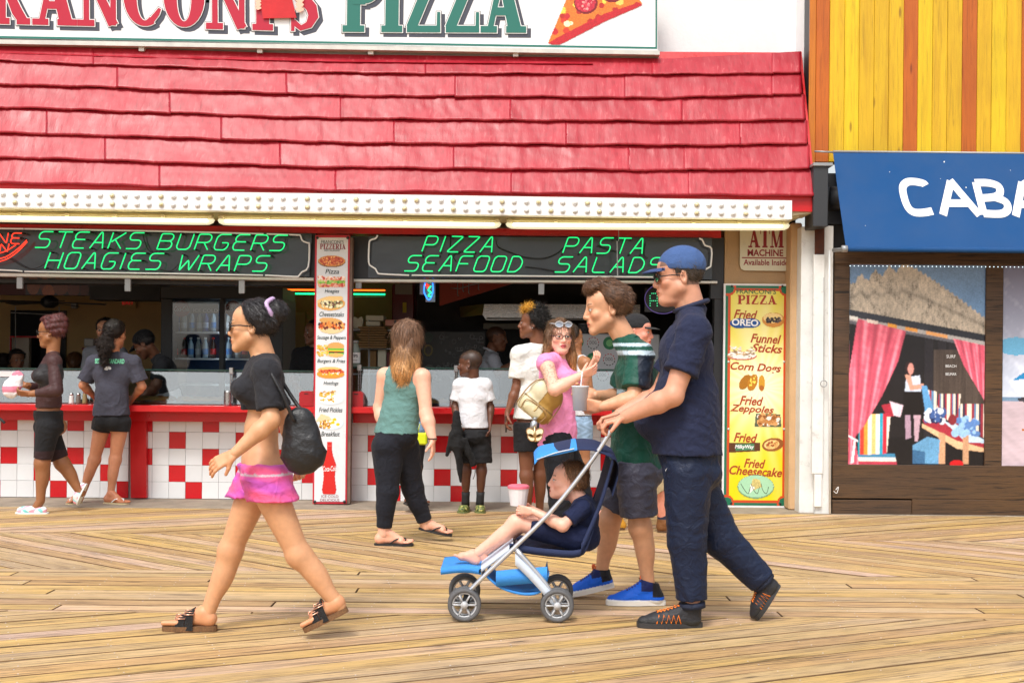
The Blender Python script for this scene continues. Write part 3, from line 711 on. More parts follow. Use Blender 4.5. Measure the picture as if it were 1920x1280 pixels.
def neon_word(txt, xa, xb, ya, yb, D, root, m, slope=.013, shear=.36, r=.0054, thin=.0):
    """xa..xb / ya..yb: pixel box (ya at left end); letters are bent glass tubes on stand-offs"""
    h = yb - ya; n = len(txt); wid = [.25 if c == 'I' else (1.25 if c == 'W' else 1) for c in txt]; gap = .42
    tot = sum(wid) + gap * (n - 1); u = (xb - xa - shear * h) / tot; x = xa
    for c, w in zip(txt, wid):
        mb = MB()
        for st in NS[c]:
            pts = []
            for a, b in st:
                px = x + a * u * w + shear * h * b; py = yb - b * h + (px - xa) * slope; pts.append(W(px, py, D))
            # round the bends
            q = [pts[0]]
            for i in range(1, len(pts) - 1):
                a_, b_, c_ = pts[i - 1], pts[i], pts[i + 1]; d1 = min(.014, (a_ - b_).length * .4); d2 = min(.014, (c_ - b_).length * .4)
                p1 = b_ + (a_ - b_).normalized() * d1; p2 = b_ + (c_ - b_).normalized() * d2; q += [p1, (p1 + p2 + b_ * 2) / 4, p2]
            q.append(pts[-1]); mb.tube(q, r, 7)
        part('neon_letter', root, mb, m, True)
        for st in NS[c][:1]:
            for e in (st[0], st[-1]):
                mb = MB(); px = x + e[0] * u * w + shear * h * e[1]; py = yb - e[1] * h + (px - xa) * slope; p = W(px, py, D)
                mb.tube([p, p + Vector((.004, .075, .004))], .008, 6); part('electrode', root, mb, M_WIRE)
        x += (w + gap) * u
def neon_tube(pts, D, root, m, r=.006, name='neon_tube', n=3):
    mb = MB(); mb.tube(smoothpath([W(x, y, D) for x, y in pts], n), r, 7); part(name, root, mb, m, True)
nl = thing('neon_sign', 'black neon sign board reading STEAKS BURGERS HOAGIES WRAPS in green', 'neon sign', tuple(W(200, 470, 10.97)), 'neon sign boards over the serving windows')
mb = MB(); pquad(mb, [(-260, 426), (585, 438), (580, 519), (-260, 507)], 10.955, 10.99); part('sign_face', nl, mb, M_SIGNBK)
DN = 10.86
neon_word('STEAKS', 65.6, 271, 434, 464, DN, nl, M_NG); neon_word('BURGERS', 294, 540, 438, 467, DN, nl, M_NG)
neon_word('HOAGIES', 84, 308, 473, 503, DN, nl, M_NG, .010); neon_word('WRAPS', 332, 507, 478, 507, DN, nl, M_NG, .010)
neon_word('PIZZA', 791, 932, 442.5, 471.5, DN, nl, M_NG)
for o in [c for c in nl.children][-10:]: pass
def wires(root, runs, D):
    for pts in runs:
        mb = MB(); mb.tube(smoothpath([W(x, y, D) for x, y in pts], 4), .004, 6); part('cable', root, mb, M_WIRE, True)
wires(nl, [[(268, 438), (272, 455), (280, 470), (292, 473), (300, 458)], [(8, 478), (30, 492), (55, 504), (75, 500), (88, 490)], [(535, 446), (533, 458), (520, 472), (500, 476)], [(300, 505), (320, 508), (335, 495)], [(395, 465), (410, 470), (430, 456)], [(190, 505), (205, 498), (215, 488)]], 10.91)
for run, m, r in (([(-200, 426.5), (0, 428.5), (44, 429)], M_NGD, .007), ([(46, 429), (300, 433.5), (494, 438.5)], M_NGD, .007), ([(500, 438.5), (558, 440.5), (563, 441.5), (567, 451), (577, 455.5), (580, 458), (578, 500), (566, 510), (560, 517), (554, 518.5), (497, 516)], M_NGD, .007),
                  ([(-200, 502), (0, 506), (42, 508.5)], M_NGD, .007), ([(46, 509), (300, 512.5), (493, 516)], M_NGD, .007)):
    neon_tube(run, 10.88, nl, m, r, 'border_tube')
for t in ('INE',): neon_word(t, -18, 41, 436, 456, DN, nl, M_NR, .02, .2, .005)
neon_word('ON', -22, 17, 456, 472, DN, nl, M_NR, .02, .2, .005)
neon_tube([(-60, 500), (-20, 488), (10, 482), (34, 466), (50, 450)], DN, nl, M_NR, .005); neon_tube([(-60, 508), (-20, 494), (10, 487), (33, 472), (51, 453)], DN, nl, M_NR, .005)
neon_tube([(-60, 486), (-20, 478), (8, 472), (30, 459)], DN, nl, M_NR, .005)
nr = thing('neon_sign', 'black neon sign board reading PIZZA PASTA SEAFOOD SALADS in green', 'neon sign', tuple(W(1010, 480, 10.97)), 'neon sign boards over the serving windows')
# the word PIZZA belongs to the right board
for o in list(nl.children):
    if o.location.x + nl.location.x > Wx(700, 10.9): o.parent = nr; o.location = Vector(o.location) + Vector(nl.location) - Vector(nr.location)
mb = MB(); pquad(mb, [(691, 443), (1335, 446), (1335, 524), (690, 521)], 10.955, 10.985); part('sign_face', nr, mb, M_SIGNBK)
neon_word('PASTA', 1055, 1214, 445, 474, DN, nr, M_NG); neon_word('SEAFOOD', 758, 984, 479, 508, DN, nr, M_NG, .008); neon_word('SALADS', 1040, 1247, 481.5, 510, DN, nr, M_NG, .008)
wires(nr, [[(930, 450), (934, 462), (955, 472), (985, 482), (1020, 484), (1045, 474), (1058, 462)], [(845, 442), (843, 470), (840, 480)], [(1120, 460), (1150, 470), (1165, 474)], [(1210, 455), (1208, 478), (1215, 484)], [(985, 500), (1010, 503), (1040, 508)], [(868, 470), (850, 478), (855, 490)]], 10.91)
for run in ([(708, 441), (704, 447), (695, 450), (692, 458), (691.5, 492), (698, 500), (704, 504), (708, 511), (715, 513.5), (767, 516)], [(772, 516), (1000, 517.5), (1240, 519.5)], [(1250, 519.5), (1300, 519.5), (1309, 518), (1315, 509), (1330, 501), (1333, 495), (1334, 466), (1322, 460), (1317, 450), (1311, 447)]):
    neon_tube(run, 10.88, nr, M_NGD, .0075, 'border_tube')
mb = MB(); mb.tube([W(1160, 410, 10.6), W(1160, 452, 10.6)], .003, 6); mb.tube([W(1157, 452, 10.6), W(1158, 518, 10.6)], .006, 6); one('hanging_chain', mb, M_GREY, 'thin hanging pull chain in front of the right neon sign', 'chain')

# ================================================================ SLAB SERIF LETTERS (strokes)
def ring(cx, cy, rx, ry, a0, a1, w0, w1, n=14, wmid=None):
    out = []
    for i in range(n + 1):
        t = i / n; a = math.radians(a0 + (a1 - a0) * t); k = abs(math.cos(a)); wv = w1 + (w0 - w1) * k ** 1.5
        out.append((cx + rx * math.cos(a), cy + ry * math.sin(a), wv))
    return out
B_ = .285; T_ = .11; Sf = .095
def slab(x, y, w): return [(x - w / 2, y, Sf), (x + w / 2, y, Sf)]
LET = {
 'R': (.92, [[(.20, 0, B_), (.20, 1, B_)], slab(.20, .04, .44), slab(.18, .96, .36), ring(.45, .735, .22, .235, 90, -90, .22, T_) , [(.2, .965, T_), (.45, .965, T_)], [(.2, .50, T_), (.45, .50, T_)], [(.42, .5, .18), (.60, .2, .23), (.74, .04, .2)], slab(.74, .04, .28)]),
 'A': (.95, [[(.18, .02, T_), (.46, .98, T_)], [(.42, .98, .2), (.74, .02, B_)], slab(.16, .04, .34), slab(.76, .04, .42), [(.28, .32, T_), (.60, .32, T_)]]),
 'N': (1.0, [[(.20, 0, .11), (.20, 1, .11)], slab(.19, .04, .36), slab(.16, .96, .30), [(.18, .98, .16), (.80, .02, .22)], [(.80, .02, .11), (.80, 1, .11)], slab(.80, .96, .36)]),
 'C': (.86, [ring(.47, .5, .33, .44, 62, 298, B_, T_, 22), [(.63, .88, T_), (.75, .74, .10), (.76, .68, .05)], [(.62, .11, T_), (.74, .22, .1), (.80, .30, .05)], [(.76, .66, .06), (.76, 1, .06)]]),
 'O': (.90, [ring(.45, .5, .31, .44, 0, 360, B_, T_, 30)]),
 'I': (.46, [[(.23, 0, B_), (.23, 1, B_)], slab(.23, .04, .44), slab(.23, .96, .44)]),
 "'": (.25, [[(.12, 1, .14), (.10, .72, .06)]]),
 'S': (.72, [[(.58, .86, T_), (.42, .955, T_), (.24, .90, .14), (.15, .74, .22), (.24, .60, .24), (.40, .50, .25), (.54, .38, .24), (.58, .24, .22), (.48, .10, .15), (.30, .045, T_), (.14, .14, T_)], [(.12, 0, .06), (.12, .32, .06)], [(.60, .68, .06), (.60, 1, .06)]]),
 'P': (.80, [[(.22, 0, B_), (.22, 1, B_)], slab(.22, .04, .46), slab(.18, .96, .36), ring(.47, .72, .22, .245, 90, -90, .22, T_), [(.2, .965, T_), (.47, .965, T_)], [(.2, .475, T_), (.47, .475, T_)]]),
 'Z': (.82, [[(.08, .955, .09), (.74, .955, .09)], [(.66, .93, .22), (.17, .07, .22)], [(.08, .045, .09), (.76, .045, .09)], [(.76, .0, .07), (.76, .30, .05)], [(.08, .70, .05), (.08, 1, .07)]]),
 'E': (.80, [[(.20, 0, B_), (.20, 1, B_)], [(.02, .045, .09), (.72, .045, .09)], [(.02, .955, .09), (.70, .955, .09)], [(.2, .5, .09), (.55, .5, .09)], [(.72, 0, .07), (.72, .28, .05)], [(.70, .72, .05), (.70, 1, .07)], [(.54, .38, .06), (.54, .62, .06)]]),
 'T': (.8, [[(.40, 0, B_), (.40, 1, B_)], slab(.40, .04, .44), [(.02, .955, .09), (.78, .955, .09)], [(.03, .70, .05), (.03, 1, .07)], [(.77, .70, .05), (.77, 1, .07)]]),
 'M': (1.15, [[(.17, 0, .09), (.17, 1, .09)], slab(.16, .04, .32), [(.2, .98, .22), (.52, .02, .2)], [(.52, .02, .08), (.86, .98, .10)], [(.90, 0, B_), (.90, 1, B_)], slab(.90, .04, .44), slab(.94, .96, .36), slab(.12, .96, .24)]),
 'F': (.76, [[(.20, 0, B_), (.20, 1, B_)], slab(.22, .04, .46), [(.02, .955, .09), (.70, .955, .09)], [(.2, .5, .09), (.55, .5, .09)], [(.70, .70, .05), (.70, 1, .07)], [(.54, .38, .06), (.54, .62, .06)]]),
}
def stroke_letter(c, H, Wd, grow=0.0, y=0.0, dx=0.0, dz=0.0, m=0, mb=None, dep=.0004):
    """letter of height H and width scale Wd; every stroke on its own hair-thin layer"""
    mb = mb or MB(); k = 0
    for st in LET[c][1]:
        P = [(a * Wd, b * H) for a, b, w in st]; Wt = [w * Wd * .95 / 2 + grow if len(st) > 2 or abs(st[0][1] - st[1][1]) > .05 else w * H / 2 + grow for a, b, w in st]
        n = len(P); L = []; Rr = []
        for i in range(n):
            a = P[max(0, i - 1)]; b = P[min(n - 1, i + 1)]; d = Vector((b[0] - a[0], b[1] - a[1])).normalized(); nn = Vector((-d.y, d.x)); p = Vector(P[i])
            if grow and i == 0: p = p - d * grow
            if grow and i == n - 1: p = p + d * grow
            # clamp slanted strokes flat at top and base
            l, r_ = p + nn * Wt[i], p - nn * Wt[i]
            for q in (l, r_): q.y = max(-grow, min(H + grow, q.y))
            L.append(l); Rr.append(r_)
        V = [(p.x + dx, y - k * dep, p.y + dz) for p in L] + [(p.x + dx, y - k * dep, p.y + dz) for p in Rr]
        mb.add(V, [(i + n, i + n + 1, i + 1, i) for i in range(n - 1)], m); k += 1
    return mb
def slab_word(txt, px0, px1, ytop, ybot, D, parent, layers, tilt=0.0, gap=.04, name='letter', base=None, one_part=False):
    """layers: list of (grow m, dx m, dz m, material)"""
    s = D / F; H = (ybot - ytop) * s; tw = sum(LET[c][0] if c != ' ' else .4 for c in txt) + gap * (len(txt) - 1); Wd = (px1 - px0) * s / tw; x = 0
    P0 = W(px0, ybot, D); ct, st = math.cos(tilt), math.sin(tilt); grp = MB()
    for ci, c in enumerate(txt):
        if c == ' ': x += (.4 + gap) * Wd; continue
        if not one_part: mb = MB()
        else: mb = grp
        for li, (g_, dx, dz, m) in enumerate(layers):
            q = stroke_letter(c, H, Wd, g_, -.0035 * li - .001 - ci * (.00005 if one_part else .0), dx, dz, 0)
            V = [(P0.x + (v[0] + x) * ct - v[2] * -st * -1, P0.y + v[1], P0.z + (v[0] + x) * -st + v[2] * ct) for v in q.V]
            mb.add(V, q.F, li)
        if not one_part: part(name, parent, mb, [l[3] for l in layers])
        x += (LET[c][0] + gap) * Wd
    if one_part: part(name, parent, grp, [l[3] for l in layers])

# ================================================================ BIG SHOP SIGN
DS = 10.86
sign = thing('shop_sign', "large white pizza sign with crimson and green slab letters above the red roof", 'sign', tuple(W(500, 30, DS)))
M_SIGNW = mat('white_sign_face', (.82, .82, .83), .3); M_CRIM = mat('crimson_vinyl', (.46, .003, .030), .35); M_TEAL = mat('teal_green_vinyl', (.014, .155, .12), .35)
M_SHAD = mat('slate_grey_vinyl', (.055, .06, .085), .4); M_BLK = mat('black_vinyl', (.01, .01, .012), .4); M_WV = mat('white_vinyl', (.85, .85, .85), .35)
sy = lambda x, y: y + .0242 * (x - 0)
mb = MB(); pquad(mb, [(-200, -120), (1232, -90), (1233, 96), (-200, 66)], DS, DS + .14); part('face', sign, mb, M_SIGNW)
mb = MB(); pquad(mb, [(-200, 64.5), (1229, 88.5), (1229, 92), (-200, 68.5)], DS - .003, DS); pquad(mb, [(1229, -90), (1232, -90), (1232, 92), (1229, 92)], DS - .003, DS); part('border_line', sign, mb, M_TEAL)
mb = MB(); pquad(mb, [(-200, 71), (1237, 95), (1237, 103), (-200, 79)], DS - .05, DS + .15); part('sill_trim', sign, mb, M_ALU)
mb = MB(); pquad(mb, [(-200, 78), (1235, 103), (1235, 110), (-200, 92)], DS + .05, DS + .14); part('bracket_rail', sign, mb, M_GREY)
for x in (265, 487, 695, 967): mb = MB(); prect(mb, x - 5, x + 5, 84 + .0145 * x - 5, 92 + .0145 * x, DS - .02, DS + .1); part('bracket', sign, mb, M_ALU)
lay = lambda m: [(.016, .030, -.028, M_SHAD), (.016, 0, 0, M_BLK), (.0115, 0, 0, M_WV), (.004, 0, 0, m)]
TL = .0242 - .0095
slab_word("FRANCONI'S", -84, 600, -72, 43, DS, sign, lay(M_CRIM), TL, .035)
slab_word("PIZZA", 644, 984, -62, 60, DS, sign, lay(M_TEAL), -.004, .03)
# hand-held red box picture over the I and S
mb = MB(); P = [(482, -30), (540, -34), (556, 34), (493, 35)]; mb.add([tuple(W(x, y, DS - .03)) for x, y in P], [(3, 2, 1, 0)]); part('red_box_print', sign, mb, M_REDP)
cv = Canvas(16, 22, (0, 0, 0)); [cv.ell(.5, .14 + .24 * i, .48, .13, (250, 190, 165), .03) for i in range(4)]
cv.place('finger_print', 562, 5, DS - .03, 16, 36, sign, M_PRINT); cv.place('finger_print', 484, 6, DS - .033, 12, 26, sign, M_PRINT)
# pizza slice picture
cv = Canvas(120, 95, (0, 0, 0))
tri = [(0.0, .98), (.40, -.3), (.62, -.35), (1.0, .42), (.95, .44), (.62, .62), (.1, 1.0)]
cv.poly(tri, (222, 120, 40), .12)
mk = cv.a.copy(); base = cv.c.copy()
cv.blobs(90, (0, -.1, 1, 1), .035, [(240, 205, 100), (250, 236, 190), (206, 60, 36), (180, 40, 30), (244, 210, 80), (196, 40, 44)], .06)
for cx, cy, r in ((.40, .42, .125), (.68, .25, .13), (.58, -.06, .12)):
    cv.ell(cx, cy, r, r * 1.18, (122, 14, 28), .1); cv.ell(cx - .005, cy - .01, r * .88, r * 1.02, (190, 36, 60), .16)
    for _ in range(26): a = random.uniform(0, 6.28); q = random.uniform(0, r * .8); cv.ell(cx + q * math.cos(a), cy + q * math.sin(a), .012, .016, random.choice([(232, 110, 120), (214, 60, 80), (246, 160, 150)]), .05)
cv.poly([(0.0, .98), (.10, .90), (.6, .56), (.97, .40), (1.0, .44), (.62, .66), (.1, 1.02)], (190, 30, 40), .12)
cv.a &= mk | (cv.y > .4) & (cv.x > .0)
out = Canvas(120, 95); out.poly(tri, (0, 0, 0)); out.poly([(0.0, .98), (.10, .90), (.6, .56), (.97, .40), (1.0, .44), (.62, .66), (.1, 1.02)], (0, 0, 0)); cv.a = out.a
cv.place('pizza_slice_print', 1116, 18, DS, 176, 134, sign, M_PRINT, 0, .004)

# ================================================================ UPRIGHT MENU BOARD
DB = 10.80
menu = thing('menu_board', 'tall narrow white menu board with a red frame and food pictures standing between the counters', 'menu board', tuple(W(620, 944, DB)))
mb = MB(); pquad(mb, [(591, 441), (656, 441), (650, 944), (586, 944)], DB, DB + .05); part('backing', menu, mb, mat('menu_red_frame', (.52, .012, .03), .4))
mb = MB(); pquad(mb, [(653.5, 442), (661, 446), (656, 944), (648, 944)], DB + .008, DB + .12); part('side_board', menu, mb, mat('rusty_grey_edge', srgb(110, 88, 76), .7, var=.4, dirt=.6))
mb = MB(); pquad(mb, [(594.5, 445.5), (652.5, 445.5), (647, 940), (589, 940)], DB - .004, DB); part('face', menu, mb, mat('pale_menu_face', (.72, .74, .77), .3, var=.06, vscale=1.5))
DBF = DB - .005
mx = lambda y: 623.5 - (y - 445) * .0105
M_TXT = mat('dark_green_print', srgb(44, 62, 64), .5); M_TXR = mat('maroon_print', srgb(134, 20, 40), .5)
put_text("FRANCONI'S", mx(454), 453.5, DBF, 42, 6.5, M_TXT, menu); slab_word('PIZZERIA', 600, 648, 457, 467, DBF, menu, [(0, 0, 0, M_TXR)], .0, .06, 'lettering', one_part=True)
put_text("RESTAURANT", mx(470), 469.5, DBF, 30, 4, M_TXT, menu)
for txt, y, w in (('Pizza', 509, 26), ('Hoagies', 546.5, 27), ('Cheesesteaks', 589, 46), ('Sausage & Peppers', 633.5, 54), ('Burgers & Fries', 677.5, 52), ('Hotdogs', 719, 28), ('Fried Pickles', 768, 44), ('Breakfast', 813, 35)):
    put_text(txt, mx(y), y, DBF, w, 9, M_TXT, menu, bold=.01, shear=.25)
put_text('ICE COLD', mx(930), 930, DBF, 32, 5, M_TXR, menu); put_text('DELICIOUS', mx(937), 937, DBF, 36, 5, M_TXR, menu)
BUN = (222, 164, 84); BUN2 = (240, 200, 130)
def food(kind):
    cv = Canvas(56, 28)
    ins = lambda x, y: ((x - .5) / .42) ** 2 + ((y - .5) / .36) ** 2 < 1
    if kind == 'pizza':
        cv.ell(.5, .56, .48, .42, (120, 70, 34)); cv.ell(.5, .48, .48, .42, (214, 150, 72), .05); cv.ell(.5, .47, .43, .35, (196, 84, 44), .12); cv.blobs(90, (.12, .15, .88, .8), .028, [(226, 130, 60), (168, 44, 28), (240, 180, 100)], .05, ins); cv.a &= ((cv.x - .5) / .49) ** 2 + ((cv.y - .52) / .47) ** 2 < 1
    elif kind == 'hoagie':
        cv.poly([(.02, .25), (.9, .12), (.98, .3), (.98, .88), (.06, .98), (.0, .6)], (224, 170, 96), .06); cv.blobs(60, (.04, .1, .95, .4), .05, [(224, 120, 90), (240, 200, 170), (200, 60, 50), (250, 230, 220)], .05); cv.blobs(60, (.04, .45, .95, .65), .045, [(90, 160, 50), (130, 190, 70), (190, 210, 120)], .05); cv.blobs(60, (.04, .68, .95, .9), .045, [(190, 60, 50), (214, 110, 80), (230, 170, 150)], .05)
    elif kind == 'steak':
        cv.ell(.5, .55, .49, .44, BUN, .04, -.05); cv.ell(.46, .26, .46, .26, BUN2, .04, -.15); cv.blobs(110, (.08, .35, .95, .80), .04, [(120, 84, 60), (214, 206, 160), (90, 64, 50), (236, 230, 190), (150, 160, 100)], .05, ins)
    elif kind == 'sausage':
        cv.ell(.52, .58, .47, .42, (226, 200, 150), .04); cv.ell(.5, .22, .42, .22, (214, 160, 90), .05, .1); cv.blobs(90, (.06, .3, .97, .68), .045, [(186, 70, 30), (226, 130, 50), (110, 40, 24), (236, 170, 90), (60, 34, 30)], .05)
    elif kind == 'burger':
        cv.blobs(60, (.02, .2, .4, .9), .05, [(230, 180, 60), (206, 150, 40), (244, 206, 100)], .05, None, .5); cv.ell(.68, .26, .29, .26, (224, 160, 90), .05); cv.poly([(.4, .4), (.97, .4), (.97, .52), (.4, .52)], (110, 180, 60), .1); cv.poly([(.42, .52), (.96, .52), (.96, .60), (.42, .60)], (246, 200, 40), .06); cv.poly([(.42, .6), (.96, .6), (.96, .72), (.42, .72)], (110, 50, 30), .1); cv.poly([(.42, .72), (.96, .72), (.96, .80), (.42, .80)], (90, 200, 70), .1); cv.ell(.68, .86, .27, .13, (230, 180, 100), .05)
    elif kind == 'hotdog':
        cv.ell(.5, .62, .49, .36, (232, 150, 50), .05); cv.ell(.48, .32, .44, .26, (236, 190, 110), .05); cv.ell(.55, .44, .43, .18, (200, 84, 44), .06); cv.blobs(40, (.1, .3, .85, .5), .03, [(180, 50, 30), (230, 120, 60)], .05); cv.blobs(24, (.15, .5, .8, .66), .022, [(250, 250, 240), (250, 220, 40)], .02)
    elif kind == 'fries':
        cv.ell(.5, .66, .48, .33, (214, 226, 232)); cv.ell(.5, .62, .42, .26, (246, 248, 250)); cv.blobs(70, (.12, .2, .68, .8), .04, [(222, 170, 50), (244, 206, 90), (186, 130, 30)], .05, None, .6); cv.ell(.78, .56, .14, .20, (250, 250, 246)); cv.ell(.78, .52, .10, .12, (226, 232, 230))
    elif kind == 'breakfast':
        cv.ell(.52, .6, .46, .38, (206, 222, 232)); cv.ell(.52, .58, .42, .34, (244, 246, 248)); cv.poly([(.0, .5), (.18, .05), (.45, .2), (.62, .42), (.3, .5)], (232, 206, 160), .05); cv.blobs(70, (.14, .45, .55, .88), .03, [(196, 140, 50), (160, 96, 30), (226, 180, 80)], .06)
        for x, y in ((.66, .38), (.60, .56), (.78, .66)): cv.ell(x, y, .07, .09, (250, 196, 30))
    return cv
for k, y, h in (('pizza', 489.5, 24), ('hoagie', 528, 23), ('steak', 568.5, 27), ('sausage', 610.5, 30), ('burger', 655.5, 28), ('hotdog', 698, 24), ('fries', 743, 32), ('breakfast', 790, 32)):
    food(k).place('food_picture', mx(y) - 1, y, DBF, 53, h, menu, M_PRINT)
cv = Canvas(30, 100)
prof = [(.02, .36), (.05, .36), (.07, .33), (.16, .36), (.26, .48), (.38, .80), (.44, .95), (.54, .86), (.66, .76), (.78, .86), (.90, .98), (.96, .95), (1, .80)]
L = [(.5 - .5 * w, y) for y, w in [(0, .34)] + [(a, b) for a, b in prof]]; R_ = [(1 - x, y) for x, y in L][::-1]
cv.poly(L + R_, (206, 30, 26), .03); cv.poly([(.36, .075), (.64, .075), (.64, .085), (.36, .085)], (240, 120, 110))
cv.place('bottle_print', 617.5, 877, DBF, 27, 98, menu, M_PRINT)
put_text('Coca-Cola', 618, 878, DBF - .002, 26, 10, M_WV, menu, bold=.012, shear=.3, tilt=.05)
for x, y in ((595, 446), (652, 446), (590, 940), (646, 940)):
    mb = MB(); c = W(x, y, DB - .006); mb.lathe([(.013, 0), (.013, .006), (.006, .010)], c, 10, 'Y'); part('bolt', menu, mb, M_BLK)

# ================================================================ YELLOW FRIED FOOD SIGN
DY = 10.94
ysg = thing('fried_food_sign', 'tall yellow poster of fried desserts with a green and red border', 'sign', tuple(W(1418, 951, DY)))
mb = MB(); prect(mb, 1355.5, 1480.5, 532, 951, DY, DY + .03); part('backing', ysg, mb, M_WHITE)
x0, x1, y0, y1 = 1359, 1478, 535.5, 947
cv = Canvas(74, 250, (20, 110, 80), False)
m = (cv.x > .045) & (cv.x < .955) & (cv.y > .013) & (cv.y < .987); cv.put(m, (206, 74, 30))
m = (cv.x > .075) & (cv.x < .925) & (cv.y > .024) & (cv.y < .978)
for cx, cy in ((.045, .013), (.955, .013), (.045, .987), (.955, .987)):
    d = np.sqrt(((cv.x - cx) * 119) ** 2 + ((cv.y - cy) * 411) ** 2); cv.put(d < 14, (206, 74, 30)); cv.put(d < 10, (20, 110, 80)); m &= ~(d < 14)
th = np.arctan2(cv.y * 411 - 190, cv.x * 119 - 66); rr = np.sqrt((cv.y * 411 - 190) ** 2 + (cv.x * 119 - 66) ** 2)
ray = .5 + .5 * np.sin(th * 23 + 2 * np.sin(th * 5)); glow = np.exp(-(rr / 75.) ** 2) + .35 * np.exp(-(((cv.y * 411 - 60) / 60.) ** 2 + ((cv.x * 119 - 60) / 50.) ** 2)) + .28 * ray * np.clip(1 - rr / 330, 0, 1)
glow = np.clip(glow * .85, 0, 1)[..., None]; yc = np.array(srgb(232, 214, 0)) * (1 - glow) + np.array(srgb(255, 252, 214)) * glow
cv.c[m] = yc[m]
cv.place('poster_print', 1418.3, 741.3, DY, x1 - x0, y1 - y0, ysg, M_PRINT)
DYF = DY - .003
M_BRN = mat('rust_brown_print', srgb(168, 62, 24), .5); M_GRN = mat('deep_green_print', srgb(20, 96, 70), .5); M_YTR = mat('brick_red_print', srgb(168, 46, 30), .5)
put_text("FRANCONI'S", 1418, 546.5, DYF, 74, 9, M_GRN, ysg, bold=.01); slab_word('PIZZA', 1383, 1456, 553, 570, DYF, ysg, [(0, 0, 0, M_YTR)], 0, .06, 'lettering', one_part=True)
for t, x, y, w, h in (('Fried', 1398, 589.5, 44, 17), ('Funnel', 1436, 635, 57, 17), ('Sticks', 1438, 653, 58, 16), ('Corn Dogs', 1417, 690, 95, 19), ('Fried', 1409, 751, 44, 17), ('Zeppoles', 1410, 768, 82, 17), ('Fried', 1398, 820, 44, 17), ('Fried', 1415, 868.5, 40, 17), ('Cheesecake', 1417, 883, 99, 17)):
    put_text(t, x, y, DYF, w, h, M_BRN, ysg, bold=.022, shear=.28, tilt=-.05)
cv = Canvas(60, 24); cv.ell(.3, .55, .3, .42, (20, 80, 150)); cv.ell(.7, .52, .3, .40, (20, 80, 150)); cv.poly([(.2, .15), (.8, .15), (.8, .92), (.2, .95)], (20, 80, 150)); cv.place('blue_badge_print', 1397, 605, DYF, 57, 22, ysg, M_PRINT)
put_text('OREO', 1397, 604.5, DYF - .002, 50, 13, M_WV, ysg, bold=.03, tilt=-.03)
def pic(x, y, w, h, f, nx=48, ny=30): cv = Canvas(nx, ny); f(cv); cv.place('food_picture', x, y, DYF, w, h, ysg, M_PRINT)
def f1(c): c.ell(.5, .52, .49, .47, (206, 140, 60), .05); c.ell(.48, .4, .42, .32, (240, 210, 140), .05); c.blobs(50, (.2, .4, .82, .68), .05, [(50, 44, 44), (90, 80, 80), (30, 26, 26)], .05)
def f2(c): c.ell(.5, .72, .48, .26, (200, 110, 90), .1); c.ell(.5, .66, .46, .24, (240, 236, 230), .04); c.blobs(60, (.1, .1, .88, .8), .06, [(240, 238, 232), (206, 170, 120), (150, 120, 90), (226, 220, 206)], .05, None, .45)
def f3(c): c.ell(.22, .5, .17, .46, (170, 110, 20), .05, .75); c.ell(.5, .52, .17, .46, (186, 122, 24), .05, .45); c.ell(.84, .55, .12, .42, (206, 150, 40), .05); c.ell(.84, .8, .09, .13, (170, 96, 30)); c.blobs(14, (.4, .2, .62, .7), .03, [(240, 220, 90)], .02)
def f4(c): c.poly([(.04, .1), (.96, .12), (1, .95), (0, .92)], (84, 96, 74), .08); c.blobs(70, (.12, .15, .9, .8), .075, [(190, 130, 70), (150, 90, 40), (240, 232, 222), (214, 160, 100)], .05)
def f5(c): c.poly([(.0, .15), (1, .1), (1, .8), (0, .95)], (90, 50, 26), .06); c.poly([(.2, .25), (.82, .2), (.82, .72), (.2, .8)], (70, 130, 90), .05)
def f6(c): c.ell(.5, .5, .48, .44, (150, 90, 40), .08, -.15); c.ell(.45, .5, .34, .3, (236, 200, 130), .1, -.15); c.blobs(24, (.25, .35, .7, .7), .06, [(160, 84, 40), (220, 170, 100)], .05)
def f7(c): c.ell(.5, .5, .49, .49, (120, 160, 120)); c.ell(.5, .48, .47, .46, (166, 214, 176), .02); c.poly([(.34, .62), (.42, .15), (.6, .2), (.66, .5), (.5, .62)], (206, 190, 120), .14); c.poly([(.36, .4), (.34, .78), (.48, .55)], (240, 240, 230), .06)
pic(1450, 599, 43, 29, f1); pic(1391, 661, 58, 29, f2); pic(1411, 716, 50, 36, f3); pic(1440, 787, 50, 29, f4); pic(1396, 838, 58, 22, f5); pic(1449, 833, 42, 28, f6); pic(1417, 912, 70, 45, f7)
put_text('MilkyWay', 1396, 838, DYF - .002, 36, 9, M_WV, ysg, bold=.03, shear=.2)
mb = MB()
for i in range(3):
    cx = 1398 + i * 17; mb.tube(smoothpath([W(cx - 9 + i * 2, 906, DYF - .003), W(cx - 2, 918, DYF - .003), W(cx + 5, 925, DYF - .003), W(cx + 9, 912, DYF - .003)], 3), .002, 4)
part('sauce_print', ysg, mb, mat('dark_sauce_print', (.03, .015, .01), .5))
for x, y in ((1372, 536.5), (1467, 536.5), (1366, 678), (1470, 678), (1366, 804), (1470, 804), (1371, 943), (1463, 944)):
    mb = MB(); mb.lathe([(.010, 0), (.010, .004), (.004, .008)], W(x, y, DYF), 10, 'Y'); part('screw', ysg, mb, M_BLK if y in (536.5, 943, 944) else M_ALU)
